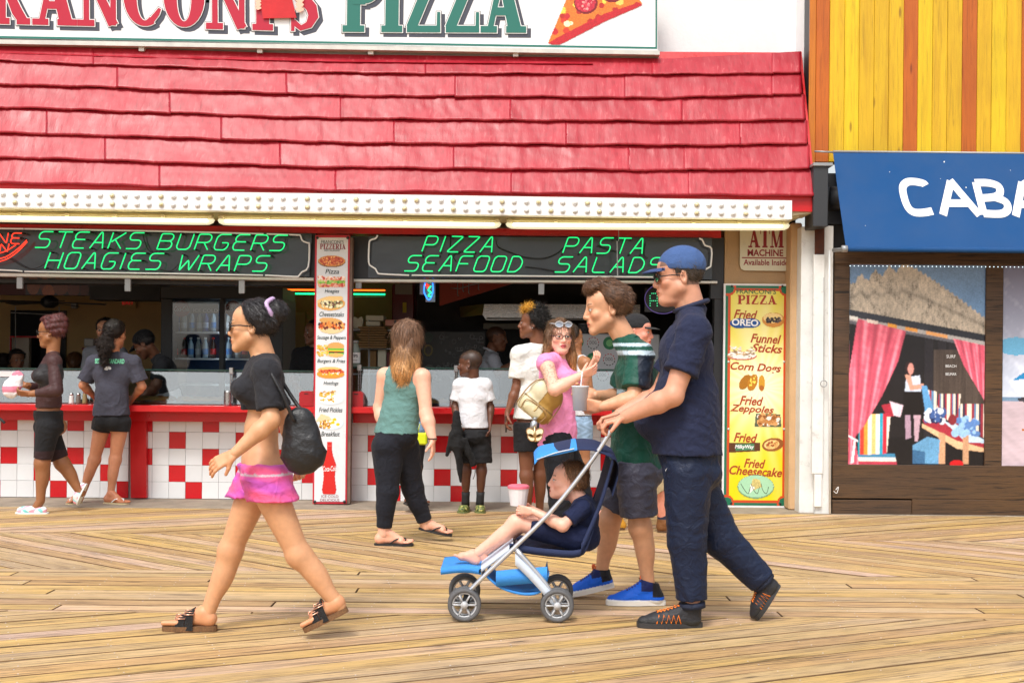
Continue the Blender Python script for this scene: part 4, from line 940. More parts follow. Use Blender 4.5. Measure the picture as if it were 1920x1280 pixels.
# ---- ATM sign
DA = 10.945
atm = thing('atm_sign', 'cream ATM MACHINE sign with dark red lettering above the yellow fried food sign', 'sign', tuple(W(1436, 470, DA)))
mb = MB(); P = [(1387.5, 425), (1485, 425), (1484, 508), (1396, 507), (1390, 504), (1387.5, 497)]; V = [W(x, y, DA) for x, y in P]; V2 = [v + Vector((0, .012, 0)) for v in V]; n = len(P)
mb.add(V + V2, [tuple(range(n))[::-1], tuple(range(n, 2 * n))] + [(i, i + 1, i + 1 + n, i + n) for i in range(n - 1)] + [(n - 1, 0, n, 2 * n - 1)]); part('plate', atm, mb, mat('cream_sign_plate', srgb(214, 210, 186), .4, var=.05, dirt=.15))
M_DRED = mat('dark_red_print', srgb(138, 10, 20), .45)
slab_word('ATM', 1403, 1470, 428, 464, DA, atm, [(0, 0, 0, M_DRED)], 0, .02)
put_text('MACHINE', 1435, 474, DA, 67, 13, M_DRED, atm, bold=.03); mb = MB(); prect(mb, 1391, 1480, 482.5, 484.5, DA - .002, DA); part('rule_line', atm, mb, M_DRED)
put_text('Available Inside', 1436, 492, DA, 84, 11, M_DRED, atm, bold=.02)

# ================================================================ NEIGHBOURING SHOP
cab = thing('cabana_shop', 'neighbouring storefront with orange stained cedar boards above and dark timber frame below', 'building', (0, 0, 0))
DC = 10.62
ztop = 5.6
mb = MB(); mb.box(Wx(1507, 10.9), Wx(1530, DC), DC - CAMD + .012, .0, 2.62, ztop); mb.box(Wx(1530, DC), 8, DC - CAMD + .02, DC - CAMD + .12, Wz(305, DC, 1560), ztop); part('dark_backing', cab, mb, M_DARKW)
bx = [1516.5, 1529, 1554.5, 1582.5, 1610, 1638, 1665.5, 1693, 1720, 1747.5, 1775, 1803, 1831, 1858, 1886, 1914, 1942, 1970, 1998]
tone = ['o', 'r', 'y', 'Y', 'y', 'y', 'y', 'r', 'Y', 'y', 'y', 'r', 'y', 'Y', 'y', 'r', 'y', 'y']
for i in range(len(bx) - 1):
    yb = 311 if i == 0 else (304 if i < 3 else 300)
    x0, x1 = Wx(bx[i], DC, 150), Wx(bx[i + 1], DC, 150); z0 = Wz(yb, DC, bx[i])
    m_ = MB(); h = ztop - z0; m_.box(-h / 2, h / 2, -.012, .012, -(x1 - x0) / 2 + .0012, (x1 - x0) / 2 - .0012, 0, .003)
    o = m_.build('cladding_board', M_CLAD, cab, ((x0 + x1) / 2, DC - CAMD + random.uniform(-.002, .002), (z0 + ztop) / 2), (0, math.pi / 2, 0))
    k = random.uniform(.94, 1.06); o.color = {'o': (.80 * k, .42 * k, .7, 1), 'r': (.72 * k, .28 * k, .5, 1), 'y': (k * .98, k * 1.0, .6, 1), 'Y': (1.04 * k, 1.18 * k, .5, 1)}[tone[i]]
# posts between the two shops
def pbox(nm, par, x0, x1, y0, y1, Da, Db, m, c=.004): mb = MB(); prect(mb, x0, x1, y0, y1, Da, Db, 0, c); return part(nm, par, mb, m)
pbox('white_post', cab, 1500.5, 1527.5, 425, 961, 10.60, 10.9, M_WPOST); pbox('white_post', cab, 1530.5, 1560.5, 423, 963, 10.53, 10.8, M_WPOST)
pbox('recess_panel', cab, 1527.5, 1530.5, 425, 960, 10.66, 10.9, M_WPOST)
pbox('cover_plate', cab, 1524, 1545, 477, 888, 10.50, 10.53, M_WPOST)
pbox('rusty_recess', cab, 1528, 1546, 425, 477, 10.515, 10.53, mat('rust_brown', srgb(84, 42, 24), .8, var=.5, vscale=20))
pbox('bottom_box', cab, 1527, 1541, 889, 950, 10.50, 10.53, M_WPOST)
mb = MB(); mb.tube([W(1555.5, 470, 10.48), W(1556, 962, 10.48)], .010, 8); part('downpipe', cab, mb, M_WPOST, True)
mb = MB(); mb.tube([W(1544.5, 520, 10.47), W(1544.5, 712, 10.47)], .0022, 5); mb.tube([W(1544.5 + 6 * math.cos(a), 719 + 6 * math.sin(a), 10.465) for a in np.linspace(0, 6.28, 15)], .004, 6); part('pull_ring', cab, mb, M_GREY, True)
# black signal box and speaker beside the awning
bb = thing('sign_housing', 'black metal box and round lamp can fixed beside the blue awning', 'housing', tuple(W(1530, 360, 10.4)))
mb = MB(); prect(mb, 1525, 1553, 308, 425, 10.30, 10.6, 0, .006); part('box', bb, mb, M_DARKW)
mb = MB(); c = W(1558, 372, 10.5); mb.lathe([(.10, -.02), (.105, .12), (.10, .16)], c, 18, 'X'); part('lamp_can', bb, mb, M_BLACK, True)
mb = MB(); prect(mb, 1525, 1562, 305, 311, 10.28, 10.55, 0, .003); part('lid', bb, mb, M_GREY)
mb = MB(); prect(mb, 1553, 1600, 325, 420, 10.52, 10.6); part('back_plate', bb, mb, M_BLACK)
# storefront frame
DF_ = 10.53
pbox('frame_post', cab, 1563.5, 1592, 475, 872, DF_, DF_ + .12, M_BROWN); pbox('frame_post', cab, 1848, 1880, 497, 874, DF_ - .003, DF_ + .12, M_BROWN)
def wood_h(nm, x0, x1, y0, y1, D, rot=False):
    z0, z1 = Wz(y1, D, (x0 + x1) / 2), Wz(y0, D, (x0 + x1) / 2); a, b = Wx(x0, D), Wx(x1, D); m_ = MB(); m_.box(-(b - a) / 2, (b - a) / 2, -.05, .05, -(z1 - z0) / 2, (z1 - z0) / 2, 0, .004)
    return m_.build(nm, M_BROWN, cab, ((a + b) / 2, D - CAMD + .05, (z0 + z1) / 2))
wood_h('frame_rail', 1563.5, 2080, 474, 497, DF_ - .012); wood_h('frame_board', 1563.5, 2080, 872.5, 936, DF_ - .008); wood_h('frame_board', 1563.5, 1712, 937, 966, DF_ - .012); wood_h('frame_board', 1712.5, 2080, 937, 967, DF_ - .009)
mb = MB(); mb.box(Wx(1562, 10.5), 8, DF_ - CAMD + .12, DF_ - CAMD + .3, 0.004, 2.62); part('shop_wall', cab, mb, M_DARKW)
mb = MB(); mb.tube(smoothpath([W(1567, 918, 10.47), W(1572, 912, 10.47), W(1569, 924, 10.47), W(1563, 920, 10.47)], 4), .003, 5); part('wire_loop', cab, mb, M_WHITE)
# ---- cabana poster
DP = DF_ + .02
CVW, CVH = 210, 306
cv = Canvas(CVW, CVH, (20, 18, 24), False); X, Y = cv.x, cv.y
n1 = vnoise(X * 2, Y * 4, 3); t = np.clip(Y / .35, 0, 1)
skyc = np.array(srgb(104, 134, 174)) * (1 - t[..., None]) + np.array(srgb(120, 164, 212)) * t[..., None]; skyc *= (1 + .16 * n1[..., None]); cv.c[:] = skyc
# thatch
ap = .42; L_ = np.where(X < ap, .0 + (ap - X) / .42 * .085 + .018 * np.sin(X * 60), .0 + (X - ap) ** 1.15 * .50); bot = .225 + .12 * X
th_m = (Y > L_ + .006 * np.sin(X * 190)) & (Y < bot)
tn = .7 * vnoise(X * 22 + (Y - .1) * 6 * np.sign(X - ap), Y * 7, 5) + .7 * vnoise(X * 90, Y * 22 + X * 8, 6) + .5 * vnoise(X * 160, Y * 30, 8) + rng.normal(0, .35, X.shape); tn = np.where(tn < -.9, -2.4, tn)
tc_ = np.array(srgb(184, 172, 156)) * np.clip(1 + .32 * tn, .25, 1.7)[..., None] * (1 - .35 * np.exp(-((Y - (L_ + bot) / 2) / .012) ** 2))[..., None]; cv.c[th_m] = tc_[th_m]
m = (Y >= bot) & (Y < bot + .035); cv.c[m] = (np.array(srgb(44, 48, 58)) * np.clip(1 + .3 * n1, .5, 1.5)[..., None])[m]
m = (Y >= bot + .035) & (Y < bot + .055); cv.put(m, (176, 172, 170), .04); m = (Y >= bot + .055) & (Y < bot + .07); cv.put(m, (96, 96, 104), .05)
m = Y >= bot + .07; plk = .6 + .5 * (np.sin(X * 60 + 2 * np.sin(X * 17)) > -.6) * (X > .55) + .12 * vnoise(X * 12, Y * 3, 9); cv.c[m] = (np.array(srgb(34, 32, 38)) * np.clip(plk, .3, 1.6)[..., None])[m]
m = m & (X > .62) & (Y > .42) & (Y < .72); cv.c[m] = (np.array(srgb(84, 72, 66)) * np.clip(.75 + .3 * vnoise(X * 30, Y * 2, 12), .3, 1.4)[..., None])[m]
m = Y > .86; cv.put(m & (X > .3), (14, 14, 20), .2)
# furniture
def stripes(P, x0, x1, cols, jit=.03, vert=True):
    q = Canvas(CVW, CVH); q.poly(P, (0, 0, 0)); tt = ((X - x0) / (x1 - x0)) if vert else ((Y - x0) / (x1 - x0)); k = np.clip((tt * len(cols)).astype(int), 0, len(cols) - 1); C = np.array([srgb(*c) for c in cols])[k]; cv.c[q.a] = C[q.a] * (1 + rng.normal(0, jit, (int(q.a.sum()), 1)))
SC_ = [(236, 220, 200), (150, 44, 60), (90, 130, 170), (236, 220, 200), (50, 46, 70), (150, 44, 60), (236, 222, 205)]
stripes([(.57, .62), (.64, .63), (.70, .76), (.60, .76)], .57, .70, SC_); stripes([(.66, .64), (.82, .64), (.80, .78), (.64, .76)], .64, .82, SC_ * 2); stripes([(.82, .69), (.99, .69), (1.0, .86), (.76, .80)], .77, 1.0, SC_ * 2)
cv.poly([(.54, .77), (.64, .765), (1, .87), (1, .91), (.82, .89), (.56, .80)], (160, 44, 60), .05); cv.poly([(.70, .78), (.78, .79), (1, .87), (1, .885), (.86, .88)], (190, 214, 236), .06)
cv.poly([(.54, .79), (.80, .875), (1, .91), (1, .93), (.80, .915), (.54, .81)], (222, 180, 140), .05)
for a, b in ((.66, .71), (.84, .88)): cv.poly([(a, .83), (b, .84), (b, .99), (a, .99)], (196, 150, 116), .08)
cv.poly([(.47, .90), (.58, .855), (.67, .87), (.66, .99), (.47, .99)], (96, 150, 190), .08); cv.poly([(.47, .92), (.56, .93), (.56, .99), (.47, .99)], (54, 100, 140), .1)
stripes([(.08, .75), (.31, .74), (.28, .96), (.07, .97)], .06, .31, [(30, 150, 170), (214, 60, 50), (240, 150, 60), (250, 236, 214), (244, 190, 120), (250, 240, 220), (40, 160, 190), (200, 40, 60), (240, 226, 210)]); stripes([(.06, .95), (.34, .94), (.36, 1), (.04, 1)], .94, 1, [(60, 130, 170), (236, 226, 214), (190, 60, 80)], .03, False)
cv.poly([(.24, .70), (.32, .69), (.36, .75), (.28, .76)], (170, 40, 60), .1); cv.poly([(.30, .68), (.40, .70), (.38, .76), (.33, .75)], (226, 200, 214), .1)
# woman in the poster
cv.poly([(.41, .70), (.45, .70), (.46, .86), (.42, .87)], (170, 140, 160), .04); cv.poly([(.475, .70), (.535, .70), (.51, .88), (.485, .88)], (188, 156, 170), .04); cv.poly([(.40, .62), (.53, .62), (.56, .75), (.40, .75)], (14, 12, 16), .1)
cv.poly([(.42, .56), (.52, .55), (.53, .63), (.41, .63)], (196, 206, 226), .08); cv.poly([(.41, .55), (.45, .54), (.47, .60), (.55, .59), (.55, .615), (.45, .625)], (206, 150, 130), .05); cv.ell(.44, .515, .032, .034, (40, 26, 30)); cv.ell(.452, .518, .022, .028, (206, 140, 130), .06); cv.poly([(.53, .60), (.57, .60), (.62, .72), (.56, .73)], (90, 150, 200), .08)
cv.blobs(60, (.56, .72, .70, .78), .02, [(220, 230, 245), (60, 90, 150), (30, 40, 80)], .05); cv.blobs(40, (.78, .76, .96, .84), .025, [(150, 190, 230), (90, 130, 190)], .05); cv.ell(.76, .77, .03, .028, (130, 40, 50)); cv.ell(.795, .99, .05, .02, (206, 20, 30))
# curtains
def curtain(P, seed):
    q = Canvas(CVW, CVH); q.poly(P, (0, 0, 0)); xs = np.array([p[0] for p in P]); uu = (X / (.42 - .40 * np.clip(Y - .28, 0, .6))) if seed == 1 else ((1 - X) / (.25 - .5 * np.clip(Y - .36, 0, .4))); f = .8 * np.sin(uu * 21 + 1.5 * np.sin(Y * 6)) + .5 * np.sin(uu * 47 + 2 * Y) + .3 * vnoise(X * 30, Y * 40, seed); C = (np.array(srgb(214, 88, 112)) + np.clip(f, 0, 2)[..., None] * np.array([.10, .10, .10])) * np.clip(1 + .26 * f, .35, 1.6)[..., None]; cv.c[q.a] = C[q.a]
cv.c *= np.clip(1 + .10 * vnoise(X * 3, Y * 3, 33)[..., None] + rng.normal(0, .09, X.shape)[..., None], .5, 1.5); curtain([(.06, .27), (.415, .33), (.36, .48), (.24, .66), (.12, .80), (.05, .86), (.08, 1.0), (.0, 1.0), (.0, .55)], 1); curtain([(.76, .365), (1.0, .40), (1.0, .68), (.93, .60), (.84, .50)], 2)
for a, b, c in ((.0, .06, (230, 226, 220)), (.13, .21, (230, 210, 200)), (.28, .35, (232, 160, 60)), (.41, .50, (220, 150, 70)), (.56, .72, (226, 160, 100))):
    cv.poly([(a, .255 + .13 * a), (b, .255 + .13 * b), (b, .272 + .13 * b), (a, .272 + .13 * a)], c, .06)
cv.poly([(.0, .85), (.07, .875), (.07, .885), (.0, .86)], (240, 230, 235)); cv.poly([(.04, .88), (.055, .88), (.04, .99), (.02, .99)], (240, 232, 236))
cc_ = cv.c; cc_ = (cc_ * 2 + np.roll(cc_, 1, 0) + np.roll(cc_, -1, 0) + np.roll(cc_, 1, 1) + np.roll(cc_, -1, 1)) / 6; cv.c = np.clip(cc_ * 1.25 * (1 + rng.normal(0, .05, X.shape))[..., None] * np.clip(1 + .12 * vnoise(X * 5, Y * 5, 77), .6, 1.4)[..., None], 0, 1)
pz = thing('cabana_poster', 'large poster of a thatched beach cabana with pink curtains and striped cushions', 'poster', tuple(W(1720, 685, DP)), 'window posters on the storefront')
cv.place('picture', 1720, 684.5, DP, 256.5, 376, pz, mat('poster_print', vcol=True, rough=.25, coat=.3), 0, 0)
put_text('SURF', 1783, 668, DP - .001, 17, 6, M_WV, pz); put_text('BEACH', 1783, 686, DP - .001, 20, 5, M_WV, pz); put_text('BELMAR', 1783, 701, DP - .001, 20, 5, M_WV, pz)
# ---- beach poster
cv = Canvas(60, 190, (120, 140, 190), False); X, Y = cv.x, cv.y
t = np.clip(Y / .62, 0, 1)[..., None]; sk = np.array(srgb(120, 118, 150)) * (1 - t) + np.array(srgb(206, 216, 236)) * t; nn = vnoise(X * 1.2, Y * 5, 21); sk = sk + np.clip(nn, 0, 1)[..., None] * .25; cv.c[:] = np.clip(sk, 0, 1)
cv.ell(.2, .40, .28, .045, (110, 180, 220), .03); m = Y > .675; cv.c[m] = (np.array(srgb(206, 186, 196)) * np.clip(1 + .16 * vnoise(X * 4, Y * 24, 23), .5, 1.3)[..., None])[m]; cv.put((Y > .655) & (Y < .675), (120, 150, 180), .05)
cv.poly([(.15, .57), (.45, .50), (.6, .50), (.4, .56)], (40, 140, 200)); cv.poly([(.4, .56), (.55, .50), (1, .50), (1, .62), (.45, .58)], (34, 44, 80)); cv.ell(.35, .665, .12, .012, (60, 60, 70)); cv.poly([(.3, .81), (.6, .825), (.6, .835), (.3, .82)], (190, 110, 60))
bp_ = thing('beach_poster', 'narrow visible poster of a sandy beach and blue umbrella at the right edge', 'poster', tuple(W(1920, 685, DP)), 'window posters on the storefront')
cv.place('picture', 1942, 687, DP, 124, 376, bp_, MATS['poster_print'], 0, 0)
mb = MB()
for i in range(60): mb.lathe([(.0045, 0), (.0035, .004)], W(1594 + i * 7.7, 498.5 + i * .05, DF_ - .014), 6, 'Y')
o = part('string_light', cab, mb, mat('tiny_led', (.8, .9, 1), .3, emit=(.7, .9, 1), estr=1.5)); o['kind'] = 'stuff'

# ================================================================ BLUE AWNING
M_CANV = mat('navy_blue_canvas', srgb(6, 68, 122), .85, var=.06, vscale=2, bump=.25, bscale=300)
aw = thing('awning', 'blue canvas awning with bold white CABA lettering over the storefront', 'awning', tuple(W(1740, 380, 10.3)))
DA0, DA1 = 10.50, 10.03
def aw_pt(u, v):   # u 0..1 left-right over 3.4 m, v 0 top .. 1 bottom
    z0 = Wz(286, DA0, 1740); z1 = Wz(466, DA1, 1740); xl = Wx(1562, DA0, 286) + (Wx(1586.5, DA1, 470) - Wx(1562, DA0, 286)) * v; x = xl + 3.4 * u
    sag = .012 * math.sin(math.pi * v); fold = .006 * math.sin(u * 31 + v * 2) * v + .005 * float(vnoise(np.array(u * 4.), np.array(v * 1.2), 41))
    return Vector((x, (DA0 - CAMD) + (DA1 - DA0) * v + sag + fold, z0 + (z1 - z0) * v))
NU, NV = 70, 16; V = [aw_pt(i / NU, j / NV) for i in range(NU + 1) for j in range(NV + 1)]
Fc = [(i * (NV + 1) + j, i * (NV + 1) + j + 1, (i + 1) * (NV + 1) + j + 1, (i + 1) * (NV + 1) + j) for i in range(NU) for j in range(NV)]
mb = MB(); mb.add(V, Fc); n0 = len(mb.V); mb.add([v + Vector((0, .004, -.002)) for v in V], [f[::-1] for f in Fc]); part('fabric', aw, mb, M_CANV, True)
mb = MB(); mb.tube([aw_pt(0, 1) + Vector((0, 0, -.008)), aw_pt(1, 1) + Vector((0, 0, -.008))], .022, 12); part('front_hem', aw, mb, M_CANV, True)
mb = MB(); mb.tube([W(1563, 469, 10.45), aw_pt(0, 1) + Vector((.04, 0, -.008))], .017, 10); mb.tube([aw_pt(0, 1) + Vector((-.035, 0, -.008)), aw_pt(0, 1) + Vector((.01, 0, -.008))], .028, 10); part('arm', aw, mb, M_GREY, True)
mb = MB(); mb.tube([W(1527, 284, 10.52), W(1562, 285.5, 10.50)], .008, 8); mb.tube([aw_pt(0, 0), aw_pt(1, 0)], .010, 8); part('top_rail', aw, mb, M_GREY, True)
def aw_letter(strokes, x0, y0, w, h, k):
    mb = MB(); nrm = (aw_pt(.5, .4) - aw_pt(.5, .6)).cross(Vector((1, 0, 0))).normalized()
    if nrm.y > 0: nrm = -nrm
    inv = lambda px, py: ((W(px, py, 10.2).x - aw_pt(0, (py - 286) / 180).x) / 3.4, (py - 286) / 180)
    dense = []
    for li, st in enumerate(strokes):
        wd = 14; P = [Vector((x0 + a * w, y0 + b * h)) for a, b in st]; P = [Vector((q.x, q.y)) for q in smoothpath([Vector((p.x, p.y, 0)) for p in P], 4)] if len(P) > 4 else P
        pts = []
        for i in range(len(P) - 1):
            for q in range(6): pts.append(P[i].lerp(P[i + 1], q / 6))
        pts.append(P[-1]); n = len(pts); V = []
        for i in range(n):
            a = pts[max(0, i - 1)]; b = pts[min(n - 1, i + 1)]; d = (b - a).normalized(); nn = Vector((-d.y, d.x))
            for s in (1, -1):
                q = pts[i] + nn * wd / 2 * s; u_, v_ = inv(q.x, q.y); p = aw_pt(u_, v_); V.append(p + nrm * (.004 + .0006 * li) + Vector((0, 0, 0)))
        mb.add(V, [(2 * i, 2 * i + 1, 2 * i + 3, 2 * i + 2) for i in range(n - 1)])
    o = part('letter', aw, mb, mat('white_painted_lettering', (.82, .82, .82), .6, var=.03)); return o
arc = lambda cx, cy, rx, ry, a0, a1, n=12: [(cx + rx * math.cos(math.radians(a0 + (a1 - a0) * i / n)), cy - ry * math.sin(math.radians(a0 + (a1 - a0) * i / n))) for i in range(n + 1)]
aw_letter([[(1, .14), (.93, .08), (.6, .03), (.3, .05), (.1, .2), (.08, .5), (.16, .8), (.36, .94), (.7, .95), (1.08, .90)]], 1697, 341, 49, 63, 0)
aw_letter([[(0.03, 1), (.42, .02)], [(.40, .0), (1.0, 1)], [(.22, .66), (.80, .66)]], 1766, 340, 70, 65, 1)
aw_letter([[(.12, .98), (.08, .03)], [(.05, .05), (.5, .05), (.82, .14), (.84, .32), (.66, .45), (.2, .5)], [(.6, .47), (.95, .60), (.96, .82), (.7, .95), (.1, .95)]], 1838, 341, 56, 64, 2)
aw_letter([[(0.03, 1), (.42, .02)], [(.40, .0), (1.0, 1)], [(.22, .66), (.80, .66)]], 1902, 341, 70, 65, 3)
aw_letter([[(.05, 1), (.05, 0)], [(.05, .03), (.9, .95)], [(.92, 1), (.92, 0)]], 1985, 341, 56, 64, 4)
mb = MB()
for _ in range(10):
    u_, v_ = random.uniform(.01, .55), random.uniform(.03, .97); p = aw_pt(u_, v_) + Vector((0, -.003, .0015)); r = random.choice([.003, .003, .004, .006]); n = len(mb.V)
    mb.add([p + Vector((r * math.cos(a * .9), 0, r * math.sin(a * .9) * random.uniform(.7, 1.6))) for a in range(7)], [tuple(range(7))])
o = part('dropping_speck', aw, mb, M_WV); o['kind'] = 'stuff'
# ================================================================ BODY BUILDER (implicit surfaces -> one smooth mesh)
def V3(a): return np.array([a[0], a[1], a[2]], dtype=np.float64)
def nrm(a): return a / (np.linalg.norm(a) + 1e-9)
class Field:
    def __init__(s, lo, hi, h):
        lo, hi = np.minimum(lo, hi), np.maximum(lo, hi); s.h = h; s.lo = np.array(lo, dtype=np.float64); s.n = np.maximum(4, np.ceil((np.array(hi) - s.lo) / h).astype(int) + 1)
        s.g = np.full(tuple(s.n), .3, dtype=np.float32); s.ax = [(s.lo[i] + h * np.arange(s.n[i])).astype(np.float32) for i in range(3)]
    def blk(s, lo, hi):
        a = np.clip(np.floor((np.array(lo) - s.lo) / s.h).astype(int), 0, s.n); b = np.clip(np.ceil((np.array(hi) - s.lo) / s.h).astype(int) + 1, 0, s.n)
        if np.any(b <= a): return None
        sl = tuple(slice(a[i], b[i]) for i in range(3)); return sl, s.ax[0][sl[0]][:, None, None], s.ax[1][sl[1]][None, :, None], s.ax[2][sl[2]][None, None, :]
    def mix(s, sl, d, k, op='add'):
        g = s.g[sl]
        if op == 'add':
            h = np.clip(.5 + .5 * (g - d) / k, 0, 1); s.g[sl] = g * (1 - h) + d * h - k * h * (1 - h)
        elif op == 'sub':
            d = -d; h = np.clip(.5 - .5 * (g - d) / k, 0, 1); s.g[sl] = g * (1 - h) + d * h + k * h * (1 - h)
        elif op == 'int': s.g[sl] = np.maximum(g, d)
    def cone(s, a, b, ra, rb, k=.02, flat=None, fs=1.0, op='add', cap=False):
        a, b = V3(a), V3(b); m = max(ra, rb) + k * 1.5 + 2 * s.h
        q = s.blk(np.minimum(a, b) - m, np.maximum(a, b) + m)
        if q is None: return
        sl, x, y, z = q; ab = b - a; L2 = float(ab @ ab) + 1e-12
        px, py, pz = x - a[0], y - a[1], z - a[2]
        t = np.clip((px * ab[0] + py * ab[1] + pz * ab[2]) / L2, 0, 1)
        dx, dy, dz = px - t * ab[0], py - t * ab[1], pz - t * ab[2]
        d2 = dx * dx + dy * dy + dz * dz
        if flat is not None:
            f = nrm(V3(flat)); c = dx * f[0] + dy * f[1] + dz * f[2]; d2 = d2 + c * c * (fs * fs - 1)
        d = (np.sqrt(d2) - (ra + (rb - ra) * t)).astype(np.float32)
        if cap: d = np.maximum(d, ((px * ab[0] + py * ab[1] + pz * ab[2] - L2) / math.sqrt(L2)).astype(np.float32))
        s.mix(sl, d, k, op)
    def ell(s, c, R, rad, k=.02, op='add'):
        """R rows = local axes"""
        c = V3(c); rad = np.array(rad, dtype=np.float64); m = float(rad.max()) + k * 1.5 + 2 * s.h; q = s.blk(c - m, c + m)
        if q is None: return
        sl, x, y, z = q; R = np.array(R) if R is not None else np.eye(3); px, py, pz = x - c[0], y - c[1], z - c[2]
        u = [(px * R[i][0] + py * R[i][1] + pz * R[i][2]) for i in range(3)]
        k0 = np.sqrt(sum((u[i] / rad[i]) ** 2 for i in range(3))); k1 = np.sqrt(sum((u[i] / rad[i] ** 2) ** 2 for i in range(3))) + 1e-6
        s.mix(sl, (k0 * (k0 - 1) / k1).astype(np.float32), k, op)
    def cut(s, p, n):
        """remove everything on the side n points to"""
        p, n = V3(p), nrm(V3(n)); d = (s.ax[0][:, None, None] - p[0]) * n[0] + (s.ax[1][None, :, None] - p[1]) * n[1] + (s.ax[2][None, None, :] - p[2]) * n[2]
        s.g = np.maximum(s.g, d.astype(np.float32))
    def disp(s, fn):
        x, y, z = s.ax[0][:, None, None], s.ax[1][None, :, None], s.ax[2][None, None, :]; s.g = s.g + fn(x, y, z).astype(np.float32)
    def mesh(s):
        g = s.g; g[0] = g[-1] = .2; g[:, 0] = g[:, -1] = .2; g[:, :, 0] = g[:, :, -1] = .2
        S = g < 0; c = np.zeros(tuple(s.n - 1), np.int8)
        for i in (0, 1):
            for j in (0, 1):
                for k in (0, 1): c += S[i:s.n[0] - 1 + i, j:s.n[1] - 1 + j, k:s.n[2] - 1 + k]
        m = (c > 0) & (c < 8); idx = np.argwhere(m)
        if len(idx) == 0: return np.zeros((0, 3)), np.zeros((0, 4), int)
        ids = np.full(m.shape, -1, np.int32); ids[m] = np.arange(len(idx)); i, j, k = idx.T
        cv = {(a, b, e): g[i + a, j + b, k + e] for a in (0, 1) for b in (0, 1) for e in (0, 1)}
        acc = np.zeros((len(idx), 3)); cnt = np.zeros(len(idx))
        for ax in range(3):
            o = [q for q in range(3) if q != ax]
            for a in (0, 1):
                for b in (0, 1):
                    p = [0, 0, 0]; p[o[0]] = a; p[o[1]] = b; q = list(p); q[ax] = 1; v0, v1 = cv[tuple(p)], cv[tuple(q)]
                    x = (v0 < 0) != (v1 < 0); t = np.where(x, v0 / np.where(x, v0 - v1, 1), 0)
                    acc[:, ax] += np.where(x, t, 0); acc[:, o[0]] += x * a; acc[:, o[1]] += x * b; cnt += x
        P = s.lo + s.h * (idx + acc / cnt[:, None]); Fs = []
        def quads(e, sgn, off):
            q = np.argwhere(e)
            if len(q) == 0: return
            inv = sgn[tuple(q.T)]; A = [ids[tuple((q + o).T)] for o in off]; f = np.stack(A, 1); f[~inv] = f[~inv][:, ::-1]; Fs.append(f)
        quads(S[:-1, 1:-1, 1:-1] != S[1:, 1:-1, 1:-1], S[:-1, 1:-1, 1:-1], [(0, 0, 0), (0, 1, 0), (0, 1, 1), (0, 0, 1)])
        quads(S[1:-1, :-1, 1:-1] != S[1:-1, 1:, 1:-1], ~S[1:-1, :-1, 1:-1], [(0, 0, 0), (1, 0, 0), (1, 0, 1), (0, 0, 1)])
        quads(S[1:-1, 1:-1, :-1] != S[1:-1, 1:-1, 1:], S[1:-1, 1:-1, :-1], [(0, 0, 0), (1, 0, 0), (1, 1, 0), (0, 1, 0)])
        Fq = np.concatenate(Fs) if Fs else np.zeros((0, 4), int)
        return P, Fq
def folds(amp, seed, sx=1.0, sz=1.0):
    r = np.random.default_rng(seed); a = r.uniform(0, 6.28, 12); w = r.uniform(.8, 1.25, 12)
    def f(x, y, z):
        x, y, z = x * sx, y * sx, z * sz; q = 1.2 * np.sin(7 * w[0] * x + a[0] + 5 * z) + 1.1 * np.sin(8 * w[1] * y + a[1] - 6 * z) + .9 * np.sin(9 * w[2] * z + a[2] + 3 * x)
        v = 0
        for i, (fx, fy, fz, g) in enumerate(((22, 16, 9, 1.), (-16, 20, 30, .8), (30, -24, 20, .6), (8, 12, 52, .55))):
            ph = fx * w[3 + i] * x + fy * w[4 + i] * y + fz * w[5 + i] * z + 2.2 * q + a[3 + i]; m = .5 + .5 * np.sin(6 * x + 5 * y + 9 * z + a[7 + i] * 2 + q * (1 - i % 2 * 2)); v = v + g * m * (1 - np.abs(np.sin(ph))) ** 2.2
        return amp * (.75 - v) * .75
    return f
def jn(*ms):
    V = []; Fc = []; C = []; n = 0
    for m in ms:
        V.append(m[0]); Fc.append(m[1] + n); n += len(m[0]); C.append(m[2])
    return np.concatenate(V), np.concatenate(Fc), np.concatenate(C)
def obj_world(name, V, Fc, mats, parent, cols=None, smooth=True):
    c = (V.min(0) + V.max(0)) / 2; me = raw_mesh(name, V - c, Fc, mats, smooth, cols); o = link(name, me, parent)
    pw = Vector((0, 0, 0)); p = parent
    while p is not None: pw += Vector(p.location); p = p.parent
    o.location = Vector(c) - pw; return o

def skin_mat():
    q = NB('skin'); b = q.b; a = q.n('ShaderNodeVertexColor', layer_name='Col'); tc = q.n('ShaderNodeTexCoord')
    n = q.n('ShaderNodeTexNoise', i_Scale=40.0, i_Detail=4.0); q.l(tc.outputs['Object'], n.inputs['Vector']); mr = q.n('ShaderNodeMapRange', i_1=.3, i_2=.7, i_3=.93, i_4=1.05); q.l(n.outputs[0], mr.inputs[0])
    vm = q.n('ShaderNodeVectorMath', operation='SCALE'); q.l(a.outputs[0], vm.inputs[0]); q.l(mr.outputs[0], vm.inputs['Scale']); q.l(vm.outputs[0], b.inputs['Base Color'])
    b.inputs['Roughness'].default_value = .48; b.inputs['Subsurface Weight'].default_value = .12; b.inputs['Subsurface Radius'].default_value = (.9, .35, .2); b.inputs['Subsurface Scale'].default_value = .01
    n2 = q.n('ShaderNodeTexNoise', i_Scale=240.0, i_Detail=2.0); q.l(tc.outputs['Object'], n2.inputs['Vector']); bp = q.n('ShaderNodeBump', i_Strength=.12, i_Distance=.003); q.l(n2.outputs[0], bp.inputs['Height']); q.l(bp.outputs[0], b.inputs['Normal'])
    return q.m
M_SKIN = skin_mat()
